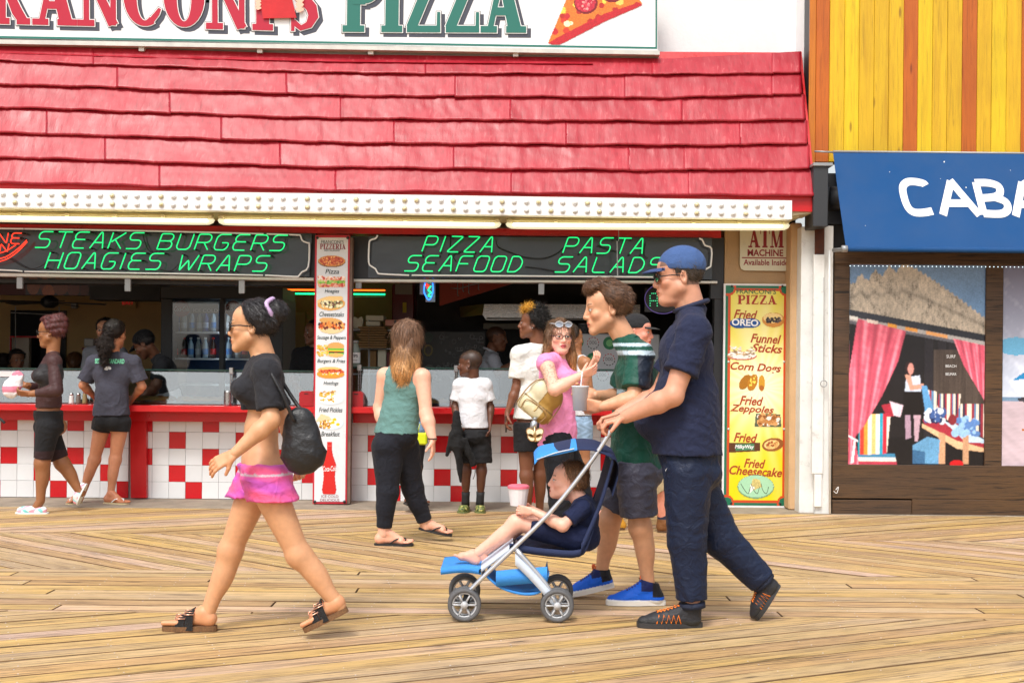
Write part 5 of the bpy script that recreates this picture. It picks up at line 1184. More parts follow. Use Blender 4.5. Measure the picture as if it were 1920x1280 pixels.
def cloth_mat(name, rough=.85, weave=420.0, wstr=.25, sheen=.25):
    q = NB(name); b = q.b; a = q.n('ShaderNodeVertexColor', layer_name='Col'); tc = q.n('ShaderNodeTexCoord')
    n = q.n('ShaderNodeTexNoise', i_Scale=7.0, i_Detail=6.0); q.l(tc.outputs['Object'], n.inputs['Vector']); mr = q.n('ShaderNodeMapRange', i_1=.3, i_2=.7, i_3=.93, i_4=1.05); q.l(n.outputs[0], mr.inputs[0])
    vm = q.n('ShaderNodeVectorMath', operation='SCALE'); q.l(a.outputs[0], vm.inputs[0]); q.l(mr.outputs[0], vm.inputs['Scale']); q.l(vm.outputs[0], b.inputs['Base Color'])
    b.inputs['Roughness'].default_value = rough; b.inputs['Sheen Weight'].default_value = sheen; b.inputs['Specular IOR Level'].default_value = .25
    n1 = q.n('ShaderNodeTexNoise', i_Scale=16.0, i_Detail=4.0, i_Distortion=1.2); q.l(tc.outputs['Object'], n1.inputs['Vector']); n2 = q.n('ShaderNodeTexNoise', i_Scale=weave, i_Detail=2.0); q.l(tc.outputs['Object'], n2.inputs['Vector'])
    b1 = q.n('ShaderNodeBump', i_Strength=.75, i_Distance=.016); q.l(n1.outputs[0], b1.inputs['Height']); b2 = q.n('ShaderNodeBump', i_Strength=wstr, i_Distance=.002); q.l(n2.outputs[0], b2.inputs['Height']); q.l(b1.outputs[0], b2.inputs['Normal']); q.l(b2.outputs[0], b.inputs['Normal'])
    return q.m
M_CLOTH = cloth_mat('cotton_cloth', sheen=.04); M_SHINY = cloth_mat('sports_cloth', .5, 300, .15, .02)
def hair_mat():
    q = NB('hair'); b = q.b; a = q.n('ShaderNodeVertexColor', layer_name='Col'); tc = q.n('ShaderNodeTexCoord'); mp = q.n('ShaderNodeMapping'); mp.inputs['Scale'].default_value = (170, 170, 14); q.l(tc.outputs['Object'], mp.inputs[0])
    n = q.n('ShaderNodeTexNoise', i_Scale=1.0, i_Detail=4.0, i_Distortion=.6); q.l(mp.outputs[0], n.inputs['Vector']); mr = q.n('ShaderNodeMapRange', i_1=.3, i_2=.7, i_3=.45, i_4=1.5); q.l(n.outputs[0], mr.inputs[0])
    vm = q.n('ShaderNodeVectorMath', operation='SCALE'); q.l(a.outputs[0], vm.inputs[0]); q.l(mr.outputs[0], vm.inputs['Scale']); q.l(vm.outputs[0], b.inputs['Base Color']); b.inputs['Roughness'].default_value = .42
    bp = q.n('ShaderNodeBump', i_Strength=.9, i_Distance=.004); q.l(n.outputs[0], bp.inputs['Height']); q.l(bp.outputs[0], b.inputs['Normal']); return q.m
M_HAIR = hair_mat()
M_CURL = mat('curly_hair', vcol=True, rough=.6, bump=1.0, bscale=160, var=.5, vscale=60)
M_EYEW = mat('eye_white', (.75, .73, .70), .2); M_IRIS = mat('dark_iris', (.02, .012, .008), .15)
M_RUB = mat('black_foam', (.015, .015, .017), .7); M_LENSB = mat('dark_lens', (.015, .015, .02), .08, coat=.5)

# ---------------- heads, in head-local metres: x = person's left, y = forward, z = up, origin between the ears at eye level
def head_field(h, neck_l, fat=1.0, child=False, jaw=1.0, nose=1.0, neckr=.051):
    f = Field((-.12, -.14, -.21), (.12, .16, .15), h)
    f.ell((0, -.014, .036), None, (.0745, .092, .080), .02)
    f.ell((0, .028, -.030), None, (.060 * fat, .062, .082), .03); f.ell((0, .040, .045), None, (.060, .046, .042), .03)
    jz = -.090 if not child else -.078
    for s in (-1, 1):
        f.cone((s * .047 * fat, .008, -.052), (s * .012, .074, jz - .006), .026 * fat, .018, .022)
        f.ell((s * .041 * fat, .062, -.024), None, (.020, .020, .018), .02)
    f.ell((0, .079, jz - .006), None, (.020 * jaw, .014, .016), .018)
    f.cone((-.036, .079, .021), (.036, .079, .021), .010, .010, .014)
    if fat > 1.04: f.ell((0, .045, -.105), None, (.045, .04, .022), .02)
    for s in (-1, 1): f.ell((s * .031, .100, .001), None, (.018, .012, .011), .012, 'sub')
    for s in (-1, 1): f.ell((s * .031, .0780, .0005), None, (.0150, .0140, .0125), .004)
    f.cone((0, .088, .014), (0, .1035 + .003 * nose, -.028), .0075, .0105 * nose, .012); f.ell((0, .102, -.033), None, (.0125 * nose, .010, .0085), .008)
    for s in (-1, 1): f.ell((s * .0125 * nose, .095, -.034), None, (.0075, .009, .0075), .006)
    f.ell((0, .086, -.060), None, (.026, .014, .020), .014)
    f.cone((-.020, .089, -.0615), (0, .0965, -.0590), .0040, .0058, .006); f.cone((.020, .089, -.0615), (0, .0965, -.0590), .0040, .0058, .006)
    f.cone((-.016, .088, -.0705), (0, .0935, -.0720), .0042, .0066, .006); f.cone((.016, .088, -.0705), (0, .0935, -.0720), .0042, .0066, .006)
    f.cone((-.021, .0955, -.0658), (.021, .0955, -.0658), .0014, .0014, .004, None, 1, 'sub'); f.cone((0, .1015, -.0658), (0, .1015, -.0658), .003, .003, .004, None, 1, 'sub')
    for s in (-1, 1):
        R = np.array([[math.cos(.35), s * -math.sin(.35), 0], [s * math.sin(.35), math.cos(.35), 0], [0, 0, 1]])
        f.ell((s * .0755, -.012, -.008), R, (.0075, .019, .031), .006); f.ell((s * .082, -.008, -.006), R, (.006, .010, .018), .004, 'sub')
    f.cone((0, -.022, -.045), neck_l, neckr, neckr * 1.02, .022)
    return f
def head_colors(P, tone, brow, lip=None, beard=None, makeup=0.0):
    x, y, z = np.abs(P[:, 0]), P[:, 1], P[:, 2]; c = np.tile(np.array(tone, dtype=np.float64), (len(P), 1))
    fr = y > .05
    bl = np.exp(-(((x - .042) / .022) ** 2 + ((z + .030) / .020) ** 2)) * fr; c *= 1 - .14 * bl[:, None] * np.array([0, 1, 1])
    m = (np.abs(z - (.0245 + .004 * np.sin((x - .012) * 60))) < .0034) & (x > .013) & (x < .048) & (y > .058); c[m] = np.array(brow) * .6 + np.array(tone) * .3
    lc = np.array(lip) if lip is not None else np.array(tone) * np.array([.85, .48, .5])
    m = (x < .023 - .010 * np.abs(z + .065) / .012) & (np.abs(z + .0650) < .0125) & (y > .083); c[m] = lc
    m = (np.abs(z + .0655) < .0018) & (x < .020) & (y > .082); c[m] = lc * .4
    ex = (x - .031) / .0135; ez = z - .0005; m = (np.abs(ex) < 1) & (np.abs(ez) < .0062 * np.sqrt(np.clip(1 - ex ** 2, 0, 1)) + .0006) & (y > .070); c[m] = (.62, .60, .57)
    m2 = m & (np.abs(x - .031) < .0056); c[m2] = (.025, .015, .01)
    m = (np.abs(ex) < 1.15) & (np.abs(ez - (.0072 * np.sqrt(np.clip(1 - (ex / 1.2) ** 2, 0, 1)))) < .0019) & (y > .066); c[m] = np.array(tone) * (.25 - .1 * makeup)
    if beard is not None:
        d = (z < -.045) & (y > .0) & ~((x < .023) & (np.abs(z + .065) < .0125)) | ((np.abs(z + .051) < .006) & (x < .028) & (y > .085)); c[d] = c[d] * (1 - beard) + np.array(brow) * beard
    return c
def basis(fwd, up=(0, 0, 1), roll=0.0):
    y = nrm(V3(fwd)); u = V3(up); x = nrm(np.cross(y, u)); z = np.cross(x, y)
    if roll: c, s = math.cos(roll), math.sin(roll); x, z = x * c + z * s, z * c - x * s
    return np.array([-x, y, z]) * np.array([[1], [1], [1]])   # rows: local x (person's left), y, z
def dirv(yaw, pitch=0.0):
    """yaw 0 faces the camera (-Y), 90 faces picture right (+X), -90 picture left, 180 faces away"""
    a, p = math.radians(yaw), math.radians(pitch); return np.array([math.sin(a) * math.cos(p), -math.cos(a) * math.cos(p), math.sin(p)])

# ---------------- hands
def hand_field(h, wrist, d, n, curl=.5, spread=.12, side=1, size=1.0, thumb=.5):
    """d: direction wrist->knuckles, n: palm normal (fingers curl towards it), side: thumb side sign"""
    d = nrm(V3(d)); n = V3(n); n = nrm(n - d * (n @ d)); t = np.cross(d, n) * side; w = V3(wrist); s = size; L = .23 * s
    f = Field(w - L, w + L, h)
    for i in range(4):
        o = (1.5 - i) * .0195 * s; f.cone(w + d * .008 * s + t * o * .6, w + d * .088 * s + t * o, .0145 * s, .0115 * s, .012, n, 1.15)
    lens = [.070, .078, .072, .057]
    for i in range(4):
        o = (1.5 - i) * .0195 * s; a = w + d * .088 * s + t * o; dd = nrm(d + t * spread * (1.5 - i) * .5); ang = curl * (.9 + .08 * i); r = .0092 * s
        for k, fr in enumerate((.45, .30, .25)):
            ang_k = ang * (.55 + k * .75); v = nrm(dd * math.cos(ang_k) + n * math.sin(ang_k)); b = a + v * lens[i] * s * fr; r2 = r * .92; f.cone(a, b, r, r2, .004); a = b; r = r2
    a = w + d * .022 * s + t * .024 * s; v = nrm(d * .75 + t * (.75 - thumb * .4) + n * (.2 + thumb * .45)); b = a + v * .045 * s; f.cone(a, b, .0135 * s, .0105 * s, .012); v = nrm(v + n * .25 + d * .2 - t * .3 * thumb); f.cone(b, b + v * .034 * s, .0102 * s, .0085 * s, .004)
    f.cone(w - d * .02 * s, w + d * .015 * s, .0225 * s, .0235 * s, .012, n, 1.25)
    return f

# ---------------- feet & footwear (heel, toe points on the ground)
def foot_field(h, ankle, heel, toe, s=1.0, lift=0.0, toes=True):
    ankle, heel, toe = V3(ankle), V3(heel), V3(toe); d = nrm(toe - heel); L = np.linalg.norm(toe - heel); up = nrm(ankle - heel - d * ((ankle - heel) @ d)); sd = np.cross(d, up)
    lo = np.minimum(np.minimum(heel, toe), ankle) - .09; hi = np.maximum(np.maximum(heel, toe), ankle) + .09; f = Field(lo, hi, h)
    H = heel + d * L * .13 + up * .030 * s; f.ell(H, None, (.032 * s,) * 3, .02); f.cone(ankle, H + up * .01, .033 * s, .030 * s, .025); f.cone(ankle + d * .015, heel + d * L * .66 + up * .026 * s, .032 * s, .024 * s, .03, up, .9)
    f.cone(H, heel + d * L * .70 + up * .020 * s, .029 * s, .022 * s, .02)
    f.cone(heel + d * L * .70 + sd * .025 * s + up * .019 * s, heel + d * L * .70 - sd * .025 * s + up * .016 * s, .019 * s, .016 * s, .02)
    if toes:
        for i in range(5):
            o = (-2 + i) * .0165 * s; l = (.255, .245, .225, .20, .17)[i] * L; r = (.0135, .0095, .009, .0085, .008)[i] * s; a = heel + d * L * .72 - sd * o * -1 + up * r * 1.2; f.cone(a, a + d * l * 1.0, r, r * .9, .006)
    return f, (d, up, sd, L)
def outline(heel, d, sd, L, wd=1.0, grow=0.0, n=28):
    P = []
    for i in range(n):
        a = 2 * math.pi * i / n; t = .5 - .5 * math.cos(a); w = (.030 + .016 * max(0, math.sin((t - .25) * 2.6)) ** 1.0) * wd + grow; e = (math.sin(a)) * (abs(math.sin(a)) ** -.45 if abs(math.sin(a)) > 1e-3 else 0)
        P.append(heel + d * (-grow + t * (L + 2 * grow)) + sd * e * w)
    return P
def sole(mb, heel, d, up, sd, L, z0, z1, wd=1.0, grow=0.0, m=0, bend=None):
    P = outline(heel, d, sd, L, wd, grow); n = len(P); V = [Vector(p + up * z0) for p in P] + [Vector(p + up * z1) for p in P]
    c0 = sum(V[:n], Vector()) / n; c1 = sum(V[n:], Vector()) / n; V += [c0, c1]
    Fc = [(i, (i + 1) % n, (i + 1) % n + n, i + n) for i in range(n)] + [((i + 1) % n, i, 2 * n) for i in range(n)] + [(i + n, (i + 1) % n + n, 2 * n + 1) for i in range(n)]
    mb.add(V, Fc, m)
def footwear(kind, ankle, heel, toe, person, cols, s=1.0, h=.005, detail=True):
    """returns foot skin mesh (V,F) or None; builds the shoe parts under person"""
    ankle, heel, toe = V3(ankle), V3(heel), V3(toe); f, (d, up, sd, L) = foot_field(h, ankle, heel, toe, s, 0, kind in ('flip', 'slide', 'bare'))
    M = lambda nm, c, r=.6, **k: mat(nm, c, r, **k)
    if kind in ('flip', 'slide', 'bare'):
        th = .014 if kind == 'flip' else .024
        f.g = np.roll(f.g, 0); V, Fq = f.mesh(); V = V + up * th
        if kind == 'bare': return V - up * th, Fq
        mb = MB(); sole(mb, heel, d, up, sd, L, 0, th, 1.0, .006, 0); o = part('flip_flop' if kind == 'flip' else 'sandal', person, mb, cols[0]); root = o
        if kind == 'flip':
            mb = MB(); a = heel + d * L * .74 + up * (th + .032); post = a + d * .015
            for sg in (-1, 1): mb.tube(smoothpath([post - up * .018, post + up * .004, heel + d * L * .58 + sd * sg * .034 * s + up * (th + .032), heel + d * L * .40 + sd * sg * .036 * s + up * th], 4), .005, 6)
            part('strap', root, mb, cols[1], True)
        else:
            mb = MB()
            for q, (t0, t1) in enumerate(((.40, .56), (.57, .74))):
                N = 14; rows = []
                for t in np.linspace(t0, t1, 5):
                    hh = (.096 - .050 * (t - .40) / .34) * s
                    row = [Vector(heel + d * L * t + sd * (.050 * s) * math.cos(a) + up * (th * .4 + (hh + .010) * max(0, math.sin(a)) ** .8)) for a in np.linspace(0, math.pi, N)]
                    rows.append(row)
                n0 = [p for r_ in rows for p in r_]; mb.add(n0, [(i * N + k, i * N + k + 1, (i + 1) * N + k + 1, (i + 1) * N + k) for i in range(4) for k in range(N - 1)])
                mb.add([p + Vector(up) * -.003 for p in n0], [(i * N + k, (i + 1) * N + k, (i + 1) * N + k + 1, i * N + k + 1) for i in range(4) for k in range(N - 1)])
            part('strap', root, mb, cols[1], True)
            for q, t in enumerate((.48, .65)):
                mb = MB(); hh = (.096 - .050 * (t - .40) / .34) * s + .014; a0 = math.radians(55)
                cc = heel + d * L * t + sd * (.050 * s) * math.cos(a0) * cols[3] + up * (th * .4 + hh * math.sin(a0) ** .8); e1 = d * .022; e2 = nrm(sd * math.sin(a0) * -cols[3] + up * math.cos(a0)) * .015
                mb.tube([cc - e1 - e2, cc + e1 - e2, cc + e1 + e2, cc - e1 + e2], .003, 6, True); mb.tube([cc - e1, cc + e1], .002, 6); part('buckle', root, mb, cols[2], True)
        return V, Fq
    # closed shoes
    g = Field(f.lo - .02, f.lo + f.n * f.h + .02, h); W_ = 1.0
    z = .022 * s
    if kind == 'clog':
        H = heel + d * L * .16 + up * .030; g.cone(H, heel + d * L * .62 + up * .036, .034 * s, .046 * s, .02, up, 1.05); g.cone(heel + d * L * .62 + up * .034, heel + d * L * .84 + up * .026, .046 * s, .040 * s, .02, up, 1.3); g.cut(heel + up * .002, -up)
        g.ell(ankle + up * -.0 + d * -.004, None, (.040, .040, .055), .008, 'sub'); g.cut(heel + up * .060, up)
    elif kind in ('sneaker', 'run'):
        H = heel + d * L * .14 + up * .036; col_r = .042 * s
        g.cone(H, ankle + up * (.01 if kind == 'run' else .02) - d * .006, .036 * s, .041 * s, .02); g.cone(H, heel + d * L * .70 + up * .030, .036 * s, .034 * s, .02, sd, .92); g.cone(ankle + d * .02 - up * .015, heel + d * L * .74 + up * .030, .038 * s, .028 * s, .03)
        g.cone(heel + d * L * .70 + up * .028, heel + d * L * .90 + up * .024, .040 * s, .031 * s, .02, up, 1.15); g.cut(heel + up * .012, -up); g.cut(ankle + up * .012 * s - d * .02, nrm(up * 1.0 - d * .25)); g.cone(ankle - d * .004 + up * .0, ankle + up * .10 - d * .004, .031 * s, .036 * s, .006, None, 1, 'sub')
    elif kind == 'boot':
        H = heel + d * L * .14 + up * .040; g.cone(H, ankle + up * .06, .040 * s, .047 * s, .02); g.cone(H, heel + d * L * .74 + up * .036, .040 * s, .040 * s, .02); g.cone(ankle + d * .02, heel + d * L * .8 + up * .032, .045 * s, .035 * s, .03); g.cone(heel + d * L * .7 + up * .034, heel + d * L * .88 + up * .032, .044 * s, .038 * s, .02)
        g.cut(heel + up * .014, -up); g.cut(ankle + up * .055, up)
    V, Fq = g.mesh(); cl = np.tile(np.array(cols[0]), (len(V), 1)); rel = V - heel; t = rel @ d / L; zz = rel @ up
    if len(cols) > 3 and callable(cols[3]): cl = cols[3](cl, t, zz, rel @ sd, V)
    o = obj_world({'clog': 'clog', 'sneaker': 'sneaker', 'run': 'sneaker', 'boot': 'boot'}[kind], V, Fq, M_SHINY if kind != 'clog' else mat('foam_clog', vcol=True, rough=.5), person, cl)
    mb = MB(); sole(mb, heel, d, up, sd, L, 0, .022 * s if kind != 'clog' else .012, .98, .007, 0); part('sole', o, mb, cols[1], False)
    if kind in ('sneaker', 'run') and detail:
        # laces and pull tab
        bv = BVHTree.FromPolygons([tuple(v) for v in V], Fq.tolist()); mb = MB(); pts = []
        tl = np.linspace(.38, .66, 7) if kind == 'sneaker' else np.linspace(.36, .70, 7)
        def hit(tt, ss):
            org = heel + d * L * tt + sd * ss + up * .25; r_ = bv.ray_cast(Vector(org), Vector(-up)); return (r_[0] + Vector(up) * .003) if r_[0] is not None else Vector(org - up * .19)
        for i, tt in enumerate(tl): pts.append(hit(tt, .020 * (1 if i % 2 else -1)))
        mb.tube(pts, .0034, 6); pts = [hit(tt, -.020 * (1 if i % 2 else -1)) for i, tt in enumerate(tl)]; mb.tube(pts, .0034, 6)
        if kind == 'run':
            for sg in (-1, 1):
                pts = []
                for i, tt in enumerate(np.linspace(.34, .72, 11)):
                    org = heel + d * L * tt + up * (.062 if i % 2 else .022) + sd * sg * .15; r_ = bv.ray_cast(Vector(org), Vector(-sd * sg)); pts.append((r_[0] + Vector(sd) * sg * .002) if r_[0] is not None else Vector(org - sd * sg * .11))
                mb.tube(pts, .0032, 6)
        part('lace', o, mb, cols[2], True)
        if kind == 'sneaker': mb = MB(); a = ankle + d * .035 + up * .01; mb.tube(smoothpath([a - up * .02, a + up * .03 + d * .006, a + up * .035 - d * .004, a - d * .012], 3), .006, 6); part('pull_tab', o, mb, mat('orange_tab', srgb(230, 110, 60), .6), True)
    return None

# ---------------- person
def person(label, J, D, tone, head, spec):
    """J: joints in photograph pixels with depth offsets; every joint becomes a place in the world"""
    P = {k: V3(W(v[0], v[1], D + (v[2] if len(v) > 2 else 0))) for k, v in J.items()}
    if 'pel' not in P: P['pel'] = (P['hp0'] + P['hp1']) / 2
    base = spec.get('base', P['pel']); lowz = min([v[2] for v in P.values()] + [0.0]) if spec.get('ground', True) else 0.0
    root = thing('person', label, 'person', (float(P['pel'][0]), float(P['pel'][1]), 0.0), spec.get('group'))
    S = spec.get('s', 1.0); t = spec.get('t', 1.0); tw = spec.get('tw', 1.0); h = spec.get('h', .008); hd = spec.get('hh', .0042)
    ch = P['chest']; pel = P['pel']; neck = P['neck']; ax = nrm(P['sh1'] - P['sh0']); up = nrm(neck - pel); fr = nrm(np.cross(ax, up)) 
    want = dirv(spec.get('yaw', 0));  fr = fr if fr @ want >= 0 else -fr
    sx = nrm(np.cross(up, fr)); R = np.array([sx, fr, up]); bust = spec.get('bust', 0.0); belly = spec.get('belly', 0.0); but = spec.get('but', .3)
    def torso(f, inf=0.0, k=.04, lower=True, sh=True):
        w = np.linalg.norm(P['sh1'] - P['sh0']) / 2
        f.ell(ch + up * .02 * S, R, (max(.5 * w + .055 * S * tw, .12 * S) + inf + .02, .098 * S * tw + inf, .155 * S + inf * .5), k)
        f.ell(ch * .45 + pel * .55 + fr * belly * .3, R, (.118 * S * tw + inf, .092 * S * tw + belly * .6 + inf, .14 * S), k)
        if belly: f.ell(ch * .42 + pel * .58 + fr * (.03 + belly * .8), R, (.13 * S * tw + inf, .07 * S + belly + inf, .13 * S), k)
        if lower:
            f.ell(pel + up * .03 * S, R, (.150 * S * tw + inf, .102 * S * tw + inf, .115 * S), k)
            for s_ in (0, 1): f.ell(P['hp%d' % s_] * .6 + pel * .4 - fr * .045 * S - up * .02, R, (.078 * S * tw + inf, .085 * S * tw * (1 + but * .25) + inf, .088 * S), k)
        if bust:
            for s_ in (-1, 1): f.ell(ch + fr * (.075 * S + .012) + sx * s_ * .068 * S + up * .0, R, (.062 * bust + inf, .062 * bust + inf, .062 * bust + inf), .03)
        if sh:
            f.cone(P['sh0'], P['sh1'], .052 * S * tw + inf, .052 * S * tw + inf, k)
            for s_ in (0, 1): f.cone(P['sh%d' % s_], neck - up * .02, .048 * S + inf, .045 * S + inf, .03)
    def arm(f, i, inf=0.0, upto=2.0, k=.02, ext=0, cap=False):
        a, b, c = P['sh%d' % i], P['el%d' % i], P['wr%d' % i]; u = min(upto, 1)
        f.cone(a, a + (b - a) * u, .050 * S * t + inf, (.050 + (.038 - .050) * u) * S * t + inf + ext * u, k, None, 1, 'add', cap and upto <= 1)
        if upto > 1:
            u = upto - 1; f.ell(b, None, (.037 * S * t + inf,) * 3, k); m = b + (c - b) * .3; f.cone(b, m, .037 * S * t + inf, .041 * S * t + inf, k); f.cone(m, b + (c - b) * max(u, .31), .041 * S * t + inf, (.041 + (.025 - .041) * u) * S * t + inf, k)
    def leg(f, i, inf=0.0, upto=2.0, k=.03, e0=0.0, e1=0.0, rs=1.0, cap=False):
        a, b, c = P['hp%d' % i], P['kn%d' % i], P['an%d' % i]; u = min(upto, 1); T = t * spec.get('lt', 1.0)
        f.cone(a, a + (b - a) * u, (.088 * T * S + inf + e0), (.088 + (.054 - .088) * u) * T * S + inf + e0 + (e1 - e0) * u, k, None, 1, 'add', cap and upto <= 1)
        if upto > 1:
            u = upto - 1; kd = nrm(c - b); bk = nrm(np.cross(sx, kd)); bk = bk if bk @ fr < 0 else -bk
            f.ell(b, None, (.054 * T * S + inf + e0,) * 3, k); f.cone(b, b + (c - b) * u, .050 * T * S + inf + e1, (.050 + (.034 - .050) * u) * T * S + inf + e1, k, None, 1, 'add', cap)
            if u > .4: f.ell(b + (c - b) * .30 + bk * .016 * S, np.array([np.cross(bk, kd), bk, kd]), (.046 * T * S + inf, .046 * T * S + inf, .115 * S), k)
    allp = np.array(list(P.values())); lo, hi = allp.min(0) - .19, allp.max(0) + .19
    # body skin: torso is hidden under clothes but stays one surface
    bf = Field(lo, hi, h); torso(bf, -.004); bf.cone(neck - up * .02, P['head'] - up * .04, .052 * S * spec.get('nk', 1), .046 * S * spec.get('nk', 1), .02)
    for i in (0, 1):
        if spec.get('arm%d' % i, True): arm(bf, i)
        if spec.get('leg%d' % i, True): leg(bf, i)
    V, Fq = bf.mesh(); C = np.tile(np.array(tone), (len(V), 1))
    if 'tattoo' in spec: C = spec['tattoo'](V, C, P)
    kn = [P['kn0'], P['kn1']]
    parts_ = [(V, Fq, C)]
    # head
    HS = spec.get('hs', 1.0) * S * 1.07; B = basis(dirv(*head['dir'][:2]), (0, 0, 1), head.get('roll', 0)); hc = P['head']
    nl = B @ ((neck - up * .0) - hc) / HS
    hf = head_field(hd / HS, nl, head.get('fat', 1.0), head.get('child', False), head.get('jaw', 1.0), head.get('nose', 1.0), .049 * spec.get('nk', 1))
    HV, HF = hf.mesh(); HC = head_colors(HV, tone, head.get('brow', (.03, .02, .015)), head.get('lip'), head.get('beard'), head.get('makeup', 0))
    if 'scalp' in head:
        m = ((HV[:, 2] > .035 - .35 * np.clip(HV[:, 1], -.2, .04) * 1.0) & (HV[:, 1] < .085 - .3 * (HV[:, 2] - .04))) | ((HV[:, 1] < -.02) & (HV[:, 2] > -.045) & (np.abs(HV[:, 0]) < .079)); m &= HV[:, 2] < .2; m &= ~((HV[:, 2] < .045) & (HV[:, 1] > .03)); HC[m] = HC[m] * .25 + np.array(head['scalp']) * .75
    toW = lambda V_: hc + (V_ * HS) @ B
    det = np.linalg.det(B)
    HF2 = HF if det > 0 else HF[:, ::-1]
    parts_.append((toW(HV), HF2, HC))
    # hands
    for i in (0, 1):
        if not spec.get('hand%d' % i, True): continue
        hp = spec.get('hands', {}).get(i, {}); w = P['wr%d' % i]; d = hp.get('d'); d = w - P['el%d' % i] if d is None else np.array(d, float)
        n = hp.get('n', (pel + up * .2) - w); n = np.array(n, float); f = hand_field(spec.get('fh', .0035), w + nrm(d) * .004, d, n, hp.get('curl', .45), .12, hp.get('side', 1), S * hp.get('size', .95), hp.get('thumb', .5)); v, q = f.mesh(); parts_.append((v, q, np.tile(np.array(tone) * np.array([1.03, .95, .93]), (len(v), 1))))
        P['palm%d' % i] = w + nrm(d) * .08 * S; P['hd%d' % i] = nrm(d)
    # feet
    ANK = []
    for i in (0, 1):
        fw = spec.get('feet', {}).get(i)
        if fw is None: continue
        heel, toe = V3(W(fw[1][0], fw[1][1], D + fw[1][2])), V3(W(fw[2][0], fw[2][1], D + fw[2][2]))
        if not fw[0].endswith('*'): heel[2] = max(heel[2], .001) if abs(heel[2]) > .05 else .001; toe[2] = max(toe[2], .001) if abs(toe[2]) > .05 else .001
        if fw[0].rstrip('*') not in ('flip', 'slide', 'bare'): ANK.append((P['an%d' % i], heel * .68 + toe * .32 + (P['an%d' % i] - heel) * .35))
        r_ = footwear(fw[0].rstrip('*'), P['an%d' % i], heel, toe, root, fw[3], spec.get('fs', S), spec.get('fth', .0042))
        if r_ is not None: parts_.append((r_[0], r_[1], np.tile(np.array(tone) * np.array([1.02, .93, .9]), (len(r_[0]), 1))))
    for a_, b_ in ANK:
        f = Field(np.minimum(a_, b_) - .06, np.maximum(a_, b_) + .06, .006); f.cone(a_, b_, .034 * S * t, .032 * S * t, .01); v, q = f.mesh(); parts_.append((v, q, np.tile(np.array(tone), (len(v), 1))))
    VV, FF, CC = jn(*parts_); obj_world('body', VV, FF, M_SKIN, root, CC)
    ctx = dict(P=P, torso=torso, arm=arm, leg=leg, up=up, fr=fr, sx=sx, R=R, lo=lo, hi=hi, root=root, S=S, h=h, toW=toW, B=B, hc=hc, HS=HS, det=det, D=D, t=t, tw=tw)
    return ctx
def garment(c, name, build, color, fold=.005, seed=1, h=None, m=None, paint=None, sx=1.0, sz=1.0, pad=.05, z=None):
    lo, hi = c['lo'].copy() - pad, c['hi'].copy() + pad
    if z: lo[2], hi[2] = z[0], z[1]
    f = Field(lo, hi, h or c['h']); build(f)
    if fold: f.disp(folds(fold, seed, sx, sz))
    V, Fq = f.mesh()
    if len(V) == 0: return None
    C = np.tile(np.array(color, dtype=np.float64), (len(V), 1))
    if paint: C = paint(V, C)
    return obj_world(name, V, Fq, m or M_CLOTH, c['root'], C)
def hairobj(c, build, color, name='hair', noise=.003, h=.0045, m=None, lo=(-.15, -.2, -.45), hi=(.15, .14, .16), paint=None, fr=90.0, zf=9.0, seed=0, strands=2600, flow=(0, -.8, -1), slen=.032, curl=1.0):
    """head-local hair"""
    f = Field(lo, hi, h); build(f); ph = seed * 1.7
    if noise: f.disp(lambda x, y, z: noise * (np.sin(fr * x + 5 * np.sin(zf * z + ph) + ph) + np.sin(fr * 1.1 * y + 4 * np.sin(zf * z * 1.3 + 1 + ph)) + .6 * np.sin(fr * 2.1 * (x + y) + 3 * np.sin(zf * z))) * .5)
    V, Fq = f.mesh(); C = np.tile(np.array(color, dtype=np.float64), (len(V), 1))
    if paint: C = paint(V, C)
    WV = c['toW'](V); FQ = Fq if c['det'] > 0 else Fq[:, ::-1]; o = obj_world(name, WV, FQ, m or M_HAIR, c['root'], C)
    if name != 'cap' and strands:
        e1 = WV[FQ[:, 1]] - WV[FQ[:, 0]]; e2 = WV[FQ[:, 3]] - WV[FQ[:, 0]]; N = np.cross(e1, e2); N /= np.linalg.norm(N, axis=1, keepdims=True) + 1e-9
        k = rng.integers(0, len(FQ), strands); p = WV[FQ[k, 0]]; n = N[k]; fl = (np.array(flow, float) @ c['B'])[None] * np.ones((strands, 1)) + rng.normal(0, .22 * curl, (strands, 3)); fl -= n * np.sum(fl * n, 1, keepdims=True); fl /= np.linalg.norm(fl, axis=1, keepdims=True) + 1e-9; sd = np.cross(n, fl); L_ = slen * rng.uniform(.4, 1.3, (strands, 1)); w = .0011
        a_, b_, e_ = p - n * .001, p + fl * L_ * .5 + n * .0035 + rng.normal(0, .002 * curl, (strands, 3)), p + fl * L_ + n * rng.uniform(-.004, .007, (strands, 1)) + np.array([0, 0, -.12]) * L_ + rng.normal(0, .004 * curl, (strands, 3))
        Vs = np.stack([a_ - sd * w, a_ + sd * w, b_ + sd * w, b_ - sd * w, e_], 1).reshape(-1, 3); i5 = np.arange(strands)[:, None] * 5; f4 = (i5 + np.array([0, 1, 2, 3])).tolist(); f3 = (i5 + np.array([3, 2, 4])).tolist()
        Cs = np.repeat(C[FQ[k, 0]] * rng.uniform(.6, 1.7, (strands, 1)), 5, axis=0); ctr = (Vs.min(0) + Vs.max(0)) / 2; me = raw_mesh('strands', Vs - ctr, f4 + f3, m or M_HAIR, False, Cs); s_ = link('strands', me, o); s_.location = Vector(ctr) - Vector(o.location) - Vector(c['root'].location); s_['kind'] = 'stuff'
    return o
